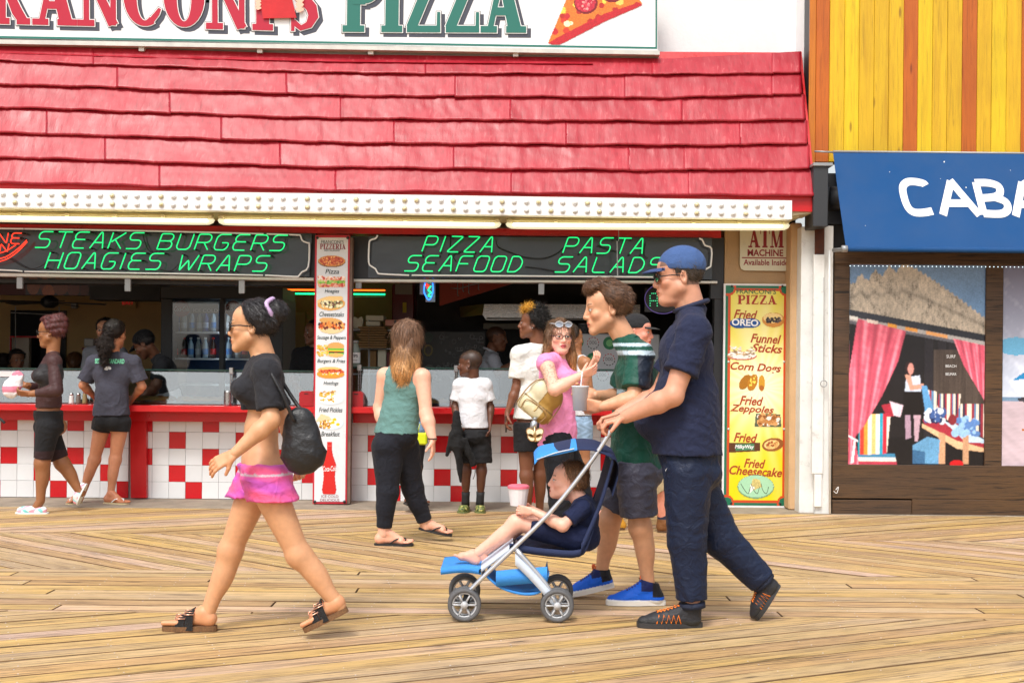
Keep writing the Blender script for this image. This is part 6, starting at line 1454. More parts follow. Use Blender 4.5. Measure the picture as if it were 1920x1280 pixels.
def hair_short(f, thick=.010, front=.03):
    f.ell((0, -.018, .036), None, (.0755 + thick, .088 + thick, .078 + thick), .01); f.cut((0, .02, front), (0, 1.0, -.55)); f.cut((0, 0, -.055), (0, .4, -1)); 
    for s in (-1, 1): f.ell((s * .085, .012, -.02), None, (.022, .028, .040), .006, 'sub')
def hlocal(c, V_): return c['hc'] + (np.array(V_, float) * c['HS']) @ c['B']
def hpart(c, name, mb, m, smooth=True, parent=None):
    V = c['toW'](np.array([tuple(v) for v in mb.V])); q = MB(); q.add([tuple(v) for v in V], mb.F if c['det'] > 0 else [f[::-1] for f in mb.F]); q.M = mb.M; return part(name, parent or c['root'], q, m, smooth)
def glasses(c, m, lensm, wire=.0022, big=1.0, z=0.0, y=0.0, name='glasses'):
    mb = MB(); lz = MB()
    for s in (-1, 1):
        P = [(s * .033 + .024 * big * math.cos(a) * (1 if True else 1), .103 + y - .010 * abs(math.cos(a) + s * .0) * (1 if s * math.cos(a) > 0 else 0), .001 + z + .018 * big * math.sin(a)) for a in np.linspace(0, 2 * math.pi, 17)[:-1]]
        mb.tube(P, wire, 6, True); n = len(P); lz.add(P, [tuple(range(n))]); mb.tube([(s * .056 * big, .095 + y, .004 + z), (s * .079, .04 + y, .004 + z), (s * .080, -.005 + y, -.002 + z)], wire, 6)
    mb.tube([(-.010, .106 + y, .006 + z), (0, .110 + y, .008 + z), (.010, .106 + y, .006 + z)], wire, 6)
    o = hpart(c, name, mb, m); hpart(c, 'lens', lz, lensm, False, o) if False else None
    if lensm: 
        V = c['toW'](np.array(lz.V)); q = MB(); q.add([tuple(v) for v in V], lz.F); part('lens', o, q, lensm)
    return o
# ================================================================ CLOTHES
def tee(c, color, hem_y, sl=(.62, .62), inf=.012, name='t_shirt', fold=.006, seed=1, hw=.155, neckr=.062, ext=.010, paint=None, m=None, crop=False, h=None, vneck=0, slope=0.0, sx=1.0, flat=1.45):
    P, S = c['P'], c['S']; hz = float(W((P['pel'][0] * F / c['D'] + 960), hem_y, c['D']).z); inf = inf * .72
    def b(f):
        c['torso'](f, inf, .025, lower=not crop)
        if not crop:
            bot = np.array([P['pel'][0], P['pel'][1], hz - .05]); f.cone(P['chest'] * .6 + P['pel'] * .4, bot, (hw - .016) * S * c['tw'] + inf, hw * S * c['tw'] + inf, .04, c['fr'], flat)
        for i in (0, 1):
            if sl[i] > 0: c['arm'](f, i, inf, sl[i], .018, ext, True)
        for i in (0, 1):
            if sl[i] == 0: f.ell(P['sh%d' % i], c['R'], (.062 * S, .075 * S, .085 * S), .012, 'sub')
        f.ell(P['neck'] + c['up'] * .035 + c['fr'] * .012, c['R'], (neckr * S, neckr * S * (1.0 + .2 * vneck), (.05 + .05 * vneck) * S), .008, 'sub')
        f.cut((P['pel'][0], P['pel'][1], hz), (0 + slope, 0, -1))
    return garment(c, name, b, color, fold, seed, h, m, paint, sx)
def shorts(c, color, waist_dz, u=(.62, .62), inf=.020, e0=.006, e1=.022, name='shorts', fold=.005, seed=2, paint=None, m=None, h=None, slope=0.0, hem=None):
    P, S = c['P'], c['S']; wz = P['pel'][2] + waist_dz; inf = inf * .8
    def b(f):
        f.ell(P['pel'] + c['up'] * .04 * S, c['R'], (.152 * S * c['tw'] + inf, .108 * S * c['tw'] + inf, .13 * S), .03)
        for s_ in (0, 1): f.ell(P['hp%d' % s_] * .6 + P['pel'] * .4 - c['fr'] * .045 * S - c['up'] * .02, c['R'], (.078 * S * c['tw'] + inf, .088 * S * c['tw'] * 1.05 + inf, .09 * S), .03)
        for i in (0, 1): c['leg'](f, i, inf, u[i], .022, e0, e1, 1, True)
        f.cut((P['pel'][0], P['pel'][1], wz), (slope, 0, 1))
        if hem: f.cut((P['pel'][0], P['pel'][1], W(960, hem, c['D']).z), (0, 0, -1))
    return garment(c, name, b, color, fold, seed, h, m, paint)
def cap_obj(c, col, brim_col=None, label=None, brim=True, depth=.0):
    def b(f): f.ell((0, -.018, .045), None, (.087, .105, .088), .01); f.cut((0, 0, .026 - depth), (0, .12, -1)); f.ell((0, -.018, .030), None, (.078, .095, .080), .004, 'sub')
    o = hairobj(c, b, col, 'cap', 0, .0045, M_CLOTH)
    if brim:
        mb = MB(); n = 15; V = []
        for rr, zz in ((.0, 0), (.5, .004), (1, -.006)):
            for k in range(n):
                a = math.pi * k / (n - 1); x = .074 * math.cos(a) * (1 - .06 * rr); y = .055 + .012 + math.sin(a) * (.022 + .070 * rr); V.append((x, y, .036 - depth + zz - .18 * x * x * 20 * .06))
        Fq = [(i * n + k, i * n + k + 1, (i + 1) * n + k + 1, (i + 1) * n + k) for i in range(2) for k in range(n - 1)]; mb.add(V, Fq); m0 = len(V); mb.add([(x, y, z - .004) for x, y, z in V], [f[::-1] for f in Fq]); mb.add([V[2 * n + k] for k in range(n)] + [(V[2 * n + k][0], V[2 * n + k][1], V[2 * n + k][2] - .004) for k in range(n)], [(k, k + n, k + 1 + n, k + 1) for k in range(n - 1)])
        hpart(c, 'brim', mb, mat('brim_' + str(len(MATS)), brim_col or col, .8), True, o)
    return o
LT = tuple(v * 1.05 for v in srgb(226, 172, 140)); TAN = srgb(206, 150, 112); OLV = srgb(172, 118, 82); BRN = srgb(120, 74, 50); DBR = srgb(96, 58, 40); PNK = srgb(232, 172, 148)
HB = (.030, .018, .012); HBL = srgb(140, 100, 66)

def back_print(c, mesh_o, me, px, py, w, nm='lettering'):
    """wrap a flat lettering mesh onto the side of a garment that faces the camera"""
    V = np.array([mesh_o.matrix_world @ v.co for v in mesh_o.data.vertices]) if False else None
    par = Vector(c['root'].location) + Vector(mesh_o.location); gv = [tuple(Vector(v.co) + par) for v in mesh_o.data.vertices]; bv = BVHTree.FromPolygons(gv, [tuple(p.vertices) for p in mesh_o.data.polygons])
    n = len(me.vertices); co = np.empty(n * 3, dtype=np.float32); me.vertices.foreach_get('co', co); co = co.reshape(-1, 3); ctr = W(px, py, c['D']); out = []
    for v in co:
        x, z = ctr.x + v[0], ctr.z + v[2]; r = bv.ray_cast(Vector((x, ctr.y - 1.0, z)), Vector((0, 1, 0))); y = (r[0].y if r[0] is not None else ctr.y - .1) - .003; out.append((x, y, z))
    fc = [tuple(p.vertices) for p in me.polygons]; mt_ = me.materials[0]
    q = MB(); q.add(out, fc); return part(nm, mesh_o, q, mt_)

# ================================================================ FOREGROUND WOMAN WALKING LEFT (pink shorts, black cropped tee)
c = person('woman in black cropped tee and pink satin shorts striding left in the foreground', {
    'head': (474, 612, 0), 'neck': (497, 672, 0), 'chest': (492, 730, 0), 'pel': (488, 872, 0),
    'sh0': (500, 698, -.165), 'sh1': (490, 700, .165), 'el0': (508, 788, -.22), 'wr0': (440, 850, -.27), 'el1': (535, 785, .22), 'wr1': (560, 855, .20),
    'hp0': (486, 895, .085), 'hp1': (494, 895, -.085), 'kn0': (432, 1032, .09), 'an0': (386, 1158, .07), 'kn1': (560, 1040, -.08), 'an1': (636, 1136, -.07)},
    5.66, srgb(210, 156, 116), {'dir': (-90, -2), 'brow': HB, 'fat': 1.02},
    {'yaw': -90, 't': 1.03, 'tw': .96, 'bust': .72, 's': .93, 'h': .0075, 'hh': .0035, 'but': .6,
     'hands': {0: {'d': (-.8, -.1, -.45), 'n': (.3, .9, -.5), 'curl': .5}, 1: {'d': (.1, 0, -1), 'curl': 1.2}},
     'feet': {0: ('slide', (405, 1184, .07), (307, 1190, .07), (mat('speckled_cork', srgb(120, 86, 56), .9, var=.5, vscale=120), mat('black_glitter_strap', (.012, .012, .014), .35, bump=1, bscale=300), mat('rose_gold', (.75, .42, .30), .25, metal=.9), -1)),
              1: ('slide*', (652, 1146, -.07), (574, 1184, -.07), (MATS['speckled_cork'], MATS['black_glitter_strap'], MATS['rose_gold'], -1))}})
tee(c, (.022, .022, .027), 768, (.8, .8), .020, 't_shirt', .006, 3, hw=.14, crop=False, ext=.012)
def paint_pink(V, C):
    s = np.sin(V[:, 2] * 55 + 2.5 * np.sin(V[:, 1] * 14)) + .7 * np.sin(V[:, 0] * 34 + V[:, 2] * 60); a = np.clip(.5 + .5 * s, 0, 1)[:, None]; C = np.array(srgb(196, 88, 184)) * (1 - a) + np.array(srgb(240, 96, 142)) * a
    C[np.abs(V[:, 2] - (c['P']['pel'][2] - .03)) < .006] = (.62, .50, .58); return C
shorts(c, srgb(220, 100, 160), .015, (.42, .42), .026, .004, .052, 'shorts', .010, 5, paint_pink, M_SHINY, hem=940)
def b(f):
    hair_short(f, .014, .045); f.ell((0, -.115, .072), None, (.048, .050, .046), .012); f.cone((0, -.03, .06), (0, -.11, .065), .06, .04, .02)
hairobj(c, b, (.012, .009, .010), 'hair', .004, .0042)
mb = MB(); mb.tube([(.052 * math.cos(a), -.085 + .012 * math.sin(3 * a), .072 + .052 * math.sin(a)) for a in np.linspace(0, 6.2, 22)], .012, 8, True); hpart(c, 'scrunchie', mb, mat('lilac_satin', srgb(190, 160, 200), .4))
glasses(c, M_RUB, M_LENSB, .003, 1.15, .0)
# shoulder bag
bag = thing('shoulder_bag', 'black slouchy shoulder bag hanging behind the woman in pink shorts', 'bag', tuple(W(566, 830, 5.5)))
f = Field(V3(W(520, 905, 5.4)) - .16, V3(W(600, 760, 5.6)) + .12, .008); a_ = V3(W(563, 792, 5.5)); b_ = V3(W(568, 848, 5.5)); f.cone(a_, b_, .075, .105, .02, (0, 1, 0), 1.7); f.disp(folds(.012, 8))
V_, F_ = f.mesh(); obj_world('body', V_, F_, mat('black_leather', (.012, .012, .014), .4, bump=.4, bscale=60), bag)
mb = MB(); mb.tube(smoothpath([W(552, 790, 5.45), W(530, 740, 5.43), W(503, 688, 5.46), W(512, 688, 5.60), W(548, 745, 5.62), W(580, 790, 5.55)], 5), .009, 8); part('strap', bag, mb, MATS['black_leather'], True)

# ================================================================ MAN IN NAVY PUSHING THE STROLLER
NAVY = srgb(34, 40, 66)
cols_run = lambda C, t, z, s, V: np.where(((z < .036) & (t > .0))[:, None], np.array((.03, .03, .03)), C)
c = person('man in a navy polo, navy track pants and blue cap pushing a stroller in front', {
    'head': (1273, 518, 0), 'neck': (1296, 578, 0), 'chest': (1286, 672, 0), 'pel': (1288, 868, 0),
    'sh0': (1302, 622, -.20), 'sh1': (1290, 622, .20), 'el0': (1262, 742, -.25), 'wr0': (1172, 782, -.17), 'el1': (1235, 742, .26), 'wr1': (1162, 776, .19),
    'hp0': (1290, 885, .09), 'hp1': (1290, 885, -.09), 'kn0': (1352, 1010, .09), 'an0': (1432, 1092, .09), 'kn1': (1288, 1012, -.09), 'an1': (1298, 1136, -.09)},
    6.0, srgb(208, 150, 122), {'dir': (-90, -6), 'brow': (.05, .035, .025), 'fat': 1.10, 'scalp': (.05, .035, .025)},
    {'yaw': -90, 't': 1.18, 'tw': 1.14, 'belly': .075, 's': 1.03, 'h': .0078, 'hh': .0036, 'nk': 1.2, 'hs': 1.02, 'lt': .95,
     'hands': {0: {'d': (-.9, 0, -.25), 'n': (-.3, .1, -1), 'curl': 1.15, 'side': 1}, 1: {'d': (-.9, 0, -.25), 'n': (-.3, -.1, -1), 'curl': 1.15, 'side': -1}},
     'feet': {1: ('run', (1315, 1166, -.09), (1196, 1166, -.09), (srgb(46, 46, 50), mat('black_rubber_sole', (.03, .03, .032), .5), mat('orange_lace', srgb(255, 132, 20), .6), cols_run)),
              0: ('run*', (1462, 1098, .09), (1420, 1160, .09), (srgb(46, 46, 50), MATS['black_rubber_sole'], MATS['orange_lace'], cols_run))}})
MANC = c
tee(c, NAVY, 851, (.66, .66), .030, 'polo_shirt', .009, 12, hw=.175, ext=.022, paint=None, neckr=.066, flat=1.3)
mb = MB()
for i_ in (0,):
    Pn = c['P']['neck']; mb.tube([Pn + c['up'] * .012 + c['fr'] * .078 * math.cos(a) + c['sx'] * .082 * math.sin(a) - c['up'] * .028 * math.cos(a) for a in np.linspace(0, 6.28, 24)[:-1]], .012, 8, True)
part('collar', c['root'], mb, mat('navy_collar', NAVY, .85), True)
shorts(c, srgb(24, 34, 58), .06, (1.96, 1.90), .020, .004, .018, 'track_pants', .006, 21, None, M_SHINY)
mb = MB(); mb.add([W(1247, 884, 5.70), W(1262, 885, 5.69), W(1287, 877, 5.70), W(1264, 881, 5.69)], [(0, 1, 2, 3)]); 
bvp = None
def decal_poly(c, garm, pts, m, nm):
    par = Vector(c['root'].location) + Vector(garm.location); bv = BVHTree.FromPolygons([tuple(Vector(v.co) + par) for v in garm.data.vertices], [tuple(p.vertices) for p in garm.data.polygons]); out = []
    for x, y in pts:
        p = W(x, y, c['D'] - .3); r = bv.ray_cast(Vector((p.x, p.y - .6, p.z)), Vector((0, 1, 0))); out.append((p.x, (r[0].y if r[0] is not None else p.y) - .004, p.z))
    q = MB(); q.add(out, [tuple(range(len(out)))]); return part(nm, garm, q, m)
gp = [o for o in c['root'].children if o.name.startswith('track_pants')][0]
decal_poly(c, gp, [(1248, 884), (1256, 887), (1288, 878), (1258, 883)], M_WV, 'swoosh_print')
cuff = MB(); A = c['P']['an1']; K = c['P']['kn1']
for i_ in (0, 1):
    A, K = c['P']['an%d' % i_], c['P']['kn%d' % i_]; d_ = nrm(A - K); q = MB(); q.tube([A - d_ * .02, A + d_ * .006], .064, 16); part('ankle_cuff', c['root'], q, mat('track_cuff', srgb(22, 32, 56), .7, bump=.6, bscale=200), True)
def b(f): hair_short(f, .006, .0)
hairobj(c, b, (.05, .035, .025), 'hair', .002)
cap_obj(c, srgb(66, 92, 140), srgb(50, 70, 116))
glasses(c, M_RUB, M_LENSB, .0024, 1.05)

# ================================================================ TEENAGER IN THE GREEN JERSEY
def jersey(V, C):
    z = V[:, 2]; zt = TC['P']['neck'][2]; C[:] = srgb(26, 80, 66); sidez = (V[:, 0] - TC['P']['chest'][0])
    C[(z > zt - .085) & (z < zt - .062)] = srgb(196, 214, 226); C[(z > zt - .040) & (z < zt - .022)] = srgb(190, 210, 222)
    m = (z < zt - .085) & (z > zt - .26) & (sidez > -.02) & (sidez < .07); C[m] = srgb(36, 44, 58)
    m = (z < zt - .26) & (z > zt - .285); C[m] = srgb(150, 176, 186); return C
cols_kick = lambda C, t, z, s, V: np.where((z < .030)[:, None], np.array(srgb(236, 236, 234)), np.where(((t < .22) & (z > .045))[:, None], np.array((.012, .012, .016)), np.where(((t < .42) & (z > .075))[:, None], np.array(srgb(24, 36, 90)), C)))
c = TC = person('brown haired teenager in a green striped jersey leaning forward beside the stroller', {
    'head': (1138, 578, 0), 'neck': (1174, 636, 0), 'chest': (1194, 715, 0), 'pel': (1188, 872, 0),
    'sh0': (1200, 668, -.17), 'sh1': (1188, 664, .18), 'el0': (1188, 748, -.26), 'wr0': (1128, 762, -.26), 'el1': (1160, 745, .24), 'wr1': (1116, 740, .12),
    'hp0': (1192, 888, -.085), 'hp1': (1186, 888, .085), 'kn0': (1200, 988, -.085), 'an0': (1216, 1094, -.07), 'kn1': (1142, 975, .09), 'an1': (1128, 1072, .12)},
    6.52, srgb(216, 160, 124), {'dir': (-84, -8), 'brow': (.06, .035, .02)},
    {'yaw': -90, 't': .98, 's': 1.0, 'h': .0078, 'hh': .0038, 'tw': .98, 'hs': 1.06,
     'hands': {0: {'d': (-.95, .1, .1), 'n': (-.1, .9, .3), 'curl': .9}, 1: {'d': (-.9, -.1, .2), 'n': (0, -1, .2), 'curl': .8, 'side': -1}},
     'feet': {0: ('sneaker', (1246, 1126, -.07), (1138, 1131, -.07), (srgb(24, 96, 214), mat('white_orange_sole', srgb(236, 232, 226), .5), mat('dark_speckled_lace', srgb(70, 40, 34), .7), cols_kick)),
              1: ('sneaker', (1150, 1100, .12), (1066, 1104, .12), (srgb(24, 96, 214), MATS['white_orange_sole'], MATS['dark_speckled_lace'], cols_kick))}})
tee(c, srgb(26, 80, 66), 898, (.80, .80), .030, 'jersey', .010, 31, hw=.165, ext=.022, paint=jersey, m=M_SHINY, neckr=.066, flat=1.35)
shorts(c, srgb(74, 74, 90), .03, (.80, .80), .026, .004, .026, 'shorts', .008, 33, None, M_SHINY)
def b(f): hair_short(f, .016, .055); f.ell((0, .060, .100), None, (.062, .042, .030), .02); f.ell((0, .02, .115), None, (.06, .06, .028), .02)
hairobj(c, b, srgb(92, 62, 40), 'hair', .005, .004, strands=5000, flow=(0, -1, -.5), slen=.035, curl=.6)
mb = MB(); wv = c['P']['palm0']; mb.lathe([(.034, -.06), (.043, .06), (.046, .062), (.044, .066)], (wv[0] - .03, wv[1] + .0, wv[2] + .03), 18); mb.tube([(wv[0] - .03, wv[1], wv[2] + .06), (wv[0] - .02, wv[1], wv[2] + .17)], .0035, 6)
one('paper_cup', mb, mat('white_paper_cup', (.72, .75, .78), .5), 'white paper cup with a straw held by the boy in the green jersey', 'cup', smooth=True)

# ================================================================ WOMAN IN THE TEAL TANK TOP
c = person('woman with long light brown hair in a teal tank top and black leggings walking right', {
    'head': (766, 634, 0), 'neck': (762, 686, .0), 'chest': (757, 730, 0), 'pel': (742, 822, 0),
    'sh0': (722, 704, .06), 'sh1': (792, 706, -.09), 'el0': (712, 764, .10), 'wr0': (722, 812, .02), 'el1': (799, 776, -.14), 'wr1': (811, 822, -.20),
    'hp0': (727, 838, -.02), 'hp1': (756, 838, .06), 'kn0': (727, 922, -.06), 'an0': (719, 1000, -.06), 'kn1': (774, 915, .12), 'an1': (800, 986, .16)},
    8.52, srgb(234, 178, 152), {'dir': (162, 0), 'brow': HBL},
    {'yaw': 140, 't': 1.16, 'tw': 1.05, 's': .96, 'h': .0085, 'hh': .0045, 'but': .9, 'bust': 1.0, 'lt': 1.05,
     'hands': {0: {'curl': .4}, 1: {'d': (.05, 0, -1), 'n': (-1, .2, 0), 'curl': .4, 'side': -1}},
     'feet': {0: ('flip', (703, 1020, -.06), (774, 1019, -.06), (M_RUB, M_RUB)), 1: ('flip*', (786, 992, .16), (846, 1005, .16), (M_RUB, M_RUB))}})
tee(c, srgb(100, 138, 134), 812, (0, 0), .012, 'tank_top', .006, 41, hw=.150, neckr=.085, h=.0075, vneck=.6, flat=1.35)
shorts(c, (.012, .013, .020), .06, (1.86, 1.86), .012, .003, .002, 'leggings', .0015, 43)
def b(f):
    f.ell((0, -.020, .038), None, (.092, .104, .090), .01); f.cone((0, -.045, .0), (.0, -.095, -.20), .085, .075, .04, (0, 1, 0), 1.2); f.cone((.05, -.02, -.02), (.062, -.05, -.19), .045, .036, .03); f.cone((-.05, -.02, -.02), (-.062, -.05, -.19), .045, .036, .03); f.cone((0, -.09, -.17), (0, -.10, -.25), .062, .045, .03, (0, 1, 0), 1.5); f.ell((0, .11, -.03), None, (.062, .07, .10), .01, 'sub')
hairobj(c, b, srgb(134, 96, 66), 'hair', .006, .0045, strands=6000, flow=(0, 0, -1), slen=.07,  paint=lambda V, C: np.array(srgb(120, 88, 66)) * (1 - np.clip((-V[:, 2] - .02) / .2, 0, 1))[:, None] + np.array(srgb(206, 152, 92)) * np.clip((-V[:, 2] - .02) / .2, 0, 1)[:, None], hi=(.15, .16, .16))
q = MB(); wv = c['P']['wr1']; q.tube([wv + np.array([.029 * math.cos(a), .029 * math.sin(a), .0]) for a in np.linspace(0, 6.28, 16)[:-1]], .004, 6, True); part('wrist_band', c['root'], q, M_RUB, True)

# ================================================================ GIRL BEHIND HER AT THE COUNTER
c = person('girl in denim shorts over dark tights mostly hidden behind the teal tank top woman', {
    'head': (768, 652, 0), 'neck': (770, 690, 0), 'chest': (772, 722, 0), 'pel': (776, 798, 0), 'sh0': (748, 706, .0), 'sh1': (793, 706, 0), 'el0': (742, 752, -.02), 'wr0': (752, 780, -.15), 'el1': (800, 748, -.02), 'wr1': (806, 770, -.16),
    'hp0': (764, 806, 0), 'hp1': (786, 806, 0), 'kn0': (764, 874, 0), 'an0': (766, 932, 0), 'kn1': (782, 874, 0), 'an1': (780, 932, 0)},
    10.45, BRN, {'dir': (160, -4), 'brow': HB}, {'yaw': 180, 's': .88, 't': .9, 'h': .009, 'hh': .006, 'fh': .005, 'fth': .006, 'feet': {0: ('flip', (760, 946, -.02), (772, 950, -.20), (M_RUB, M_RUB)), 1: ('flip', (774, 945, 0), (803, 947, -.03), (M_RUB, M_RUB))}})
tee(c, srgb(60, 70, 92), 800, (.6, .6), .014, 't_shirt', .005, 51, h=.009); shorts(c, srgb(120, 146, 176), .04, (.35, .35), .016, .004, .014, 'denim_shorts', .004, 52, h=.009); shorts(c, (.02, .018, .022), -.02, (1.8, 1.8), .005, 0, 0, 'tights', .001, 53, h=.009)
def b(f): hair_short(f, .02, .04); f.cone((0, -.06, .02), (0, -.10, -.15), .06, .04, .03)
hairobj(c, b, HB, 'hair', .004, .006)
mb = MB(); p = W(791, 822, 10.25); mb.box(p.x - .045, p.x + .045, p.y - .03, p.y + .03, p.z - .05, p.z + .05, 0, .012); mb.tube([p + Vector((-.03, 0, .05)), p + Vector((-.02, 0, .12)), p + Vector((.02, 0, .12)), p + Vector((.03, 0, .05))], .004, 6)
one('small_bag', mb, mat('acid_yellow_vinyl', srgb(206, 216, 30), .4), 'small acid yellow bag hanging beside the girl in denim shorts', 'bag')

# ================================================================ BOY IN THE WHITE T-SHIRT
camo = lambda C, t, z, s, V: np.where((np.sin(V[:, 0] * 190 + 3 * np.sin(V[:, 1] * 150)) + np.sin(V[:, 2] * 230 + V[:, 1] * 120) > .35)[:, None], np.array(srgb(60, 74, 44)), np.where((np.sin(V[:, 0] * 160 + 4) + np.sin(V[:, 1] * 170) > .6)[:, None], np.array(srgb(206, 196, 120)), C))
c = person('boy with cropped hair in a white t-shirt and black shorts waiting at the counter', {
    'head': (882, 682, 0), 'neck': (887, 713, .0), 'chest': (886, 748, 0), 'pel': (888, 808, 0), 'sh0': (862, 722, .0), 'sh1': (910, 722, 0), 'el0': (853, 762, .02), 'wr0': (858, 790, -.08), 'el1': (920, 763, .02), 'wr1': (919, 792, -.04),
    'hp0': (876, 816, 0), 'hp1': (902, 816, 0), 'kn0': (874, 882, 0), 'an0': (873, 940, .02), 'kn1': (903, 882, 0), 'an1': (900, 940, .02)},
    10.42, DBR, {'dir': (-108, -3), 'brow': (.01, .008, .006), 'scalp': (.02, .014, .011), 'nose': 1.2, 'lip': (.20, .06, .05), 'child': True},
    {'yaw': 180, 's': .82, 't': .86, 'tw': .92, 'h': .0075, 'hh': .0042, 'hs': 1.14, 'fh': .0045, 'hands': {0: {'curl': 1.0}, 1: {'curl': .5}},
     'feet': {0: ('clog', (877, 955, .08), (864, 962, -.10), (srgb(120, 130, 70), mat('camo_sole', srgb(110, 118, 70), .6), None, camo)), 1: ('clog', (897, 954, .08), (902, 961, -.11), (srgb(120, 130, 70), MATS['camo_sole'], None, camo))}})
tee(c, (.74, .74, .78), 802, (.72, .72), .024, 't_shirt', .004, 61, hw=.150, ext=.018, h=.0075, flat=1.3)
def pb(V, C):
    m = V[:, 0] < c['P']['hp0'][0] - .045; C[m] = (.68, .68, .68); m2 = m & (np.abs(V[:, 2] - (c['P']['kn0'][2] + .06)) < .03) & (np.sin(V[:, 2] * 400 + V[:, 1] * 300) > .2); C[m2] = (.03, .03, .03); return C
shorts(c, (.016, .016, .018), .02, (.78, .78), .024, .006, .034, 'shorts', .006, 63, pb, h=.0075)
for i_ in (0, 1):
    A, K = c['P']['an%d' % i_], c['P']['kn%d' % i_]; d_ = nrm(A - K); q = MB(); q.tube([A - d_ * .085, A - d_ * .05, A - d_ * .01, A + d_ * .03], [.036, .034, .034, .036], 14); part('sock', c['root'], q, M_RUB, True)
# jacket he holds
f = Field(V3(W(825, 915, 10.2)) - .12, V3(W(900, 760, 10.3)) + .12, .007); g0 = W(852, 775, 10.28); f.cone(W(856, 775, 10.26), W(857, 835, 10.26), .035, .060, .02, (0, 1, 0), 1.5); f.cone(W(857, 830, 10.26), W(864, 903, 10.28), .050, .014, .02); f.cone(W(850, 815, 10.26), W(838, 852, 10.27), .045, .02, .02); f.cone(W(868, 826, 10.27), W(888, 868, 10.3), .035, .03, .02); f.disp(folds(.014, 66, 1.3))
V_, F_ = f.mesh(); jk = thing('jacket', 'black jacket hanging from the hand of the boy in the white t-shirt', 'jacket', tuple(W(855, 840, 10.26))); obj_world('body', V_, F_, M_CLOTH, jk, np.tile([.013, .013, .014], (len(V_), 1)))
mb = MB(); mb.tube(smoothpath([W(889, 868, 10.3), W(891, 885, 10.3), W(887, 898, 10.3)], 4), .003, 6); part('cord', jk, mb, M_RUB, True)

# ================================================================ YOUNG MAN WITH BLOND TIPPED HAIR
c = person('young man with blond tipped curly hair and white t-shirt, phone at his side', {
    'head': (1000, 606, 0), 'neck': (1010, 650, .0), 'chest': (1004, 700, 0), 'pel': (1000, 795, 0), 'sh0': (974, 664, -.05), 'sh1': (1040, 664, .06), 'el0': (968, 728, -.06), 'wr0': (951, 774, -.10), 'el1': (1048, 728, .06), 'wr1': (1040, 780, .05),
    'hp0': (986, 802, -.02), 'hp1': (1014, 802, .03), 'kn0': (987, 892, -.04), 'an0': (990, 960, -.02), 'kn1': (1012, 890, .05), 'an1': (1012, 955, .08)},
    9.95, BRN, {'dir': (-98, 2), 'brow': (.01, .008, .006), 'nose': 1.15, 'lip': (.22, .07, .06)},
    {'yaw': -150, 's': 1.0, 't': .9, 'tw': .95, 'h': .008, 'hh': .0042, 'fh': .0045, 'hands': {0: {'d': (-.1, -.1, -1), 'n': (1, .1, 0), 'curl': .8}},
     'feet': {0: ('clog', (992, 974, .03), (980, 978, -.20), ((.02, .02, .02), M_RUB, None)), 1: ('clog', (1014, 972, .1), (1006, 976, -.12), ((.02, .02, .02), M_RUB, None))}})
tee(c, (.74, .735, .70), 785, (.72, .72), .030, 't_shirt', .005, 71, hw=.155, ext=.022, flat=1.3)
shorts(c, (.014, .014, .016), .02, (.50, .50), .026, .006, .030, 'shorts', .006, 73)
def b(f): hair_short(f, .012, .045); f.ell((0, .035, .105), None, (.062, .056, .036), .015); f.ell((0, -.03, .11), None, (.06, .06, .03), .02); f.disp(lambda x, y, z: .005 * np.sin(150 * x) * np.sin(150 * y + 1) * np.sin(150 * z))
hairobj(c, b, (.010, .008, .007), 'hair', 0, .0035, M_CURL, strands=5000, slen=.009, curl=6, paint=lambda V, C: np.where(((V[:, 2] > .07) & (V[:, 1] > .0) & (V[:, 2] + .5 * V[:, 1] > .10))[:, None], np.array(srgb(206, 150, 44)), C))
mb = MB(); p = c['P']['palm0']; mb.box(p[0] - .006, p[0] + .006, p[1] - .035, p[1] + .035, p[2] - .075, p[2] + .06, 0, .004); one('phone', mb, mat('black_phone', (.01, .01, .012), .15), 'black mobile phone in the hand of the young man with blond tipped hair', 'phone')
mb = MB(); mb.lathe([(.004, 0), (.004, .004)], (0, 0, 0), 8, 'X'); V_ = hlocal(c, [(.084, -.004, -.036)])[0]; q = MB(); q.lathe([(.0045, -.003), (.0045, .003)], V_, 8, 'Y'); part('ear_stud', c['root'], q, M_STEEL, True)

# ================================================================ WOMAN BEHIND (tan shoulder, denim shorts)
c = person('woman in white strap top and denim shorts behind the woman with glasses', {
    'head': (1072, 634, 0), 'neck': (1080, 664, .0), 'chest': (1083, 705, 0), 'pel': (1082, 785, 0), 'sh0': (1066, 680, .10), 'sh1': (1098, 680, -.10), 'el0': (1072, 730, .12), 'wr0': (1075, 720, .28), 'el1': (1106, 736, -.08), 'wr1': (1100, 708, .12),
    'hp0': (1076, 796, .05), 'hp1': (1092, 796, -.05), 'kn0': (1080, 868, .05), 'an0': (1082, 930, .05), 'kn1': (1096, 868, -.05), 'an1': (1096, 930, -.05)},
    10.3, OLV, {'dir': (120, 0), 'brow': HB}, {'yaw': 130, 's': .90, 't': .92, 'h': .0085, 'hh': .006, 'fh': .005, 'fth': .006, 'feet': {0: ('flip', (1078, 946, .05), (1100, 946, .0), (M_RUB, M_RUB)), 1: ('flip', (1090, 949, -.05), (1114, 949, -.09), (M_RUB, M_RUB))}})
tee(c, (.70, .70, .72), 778, (0, 0), .010, 'camisole', .004, 81, neckr=.095, h=.0085, vneck=.8)
def pd(V, C):
    C[:] = np.array(srgb(150, 178, 206)) * (1 + .18 * np.sin(V[:, 0] * 90 + 4 * np.sin(V[:, 2] * 60)))[:, None]; return C
shorts(c, srgb(140, 170, 200), .03, (.42, .42), .014, .006, .014, 'denim_shorts', .005, 83, pd, h=.0085)
def b(f): hair_short(f, .014, .04)
hairobj(c, b, HB, 'hair', .004, .006)

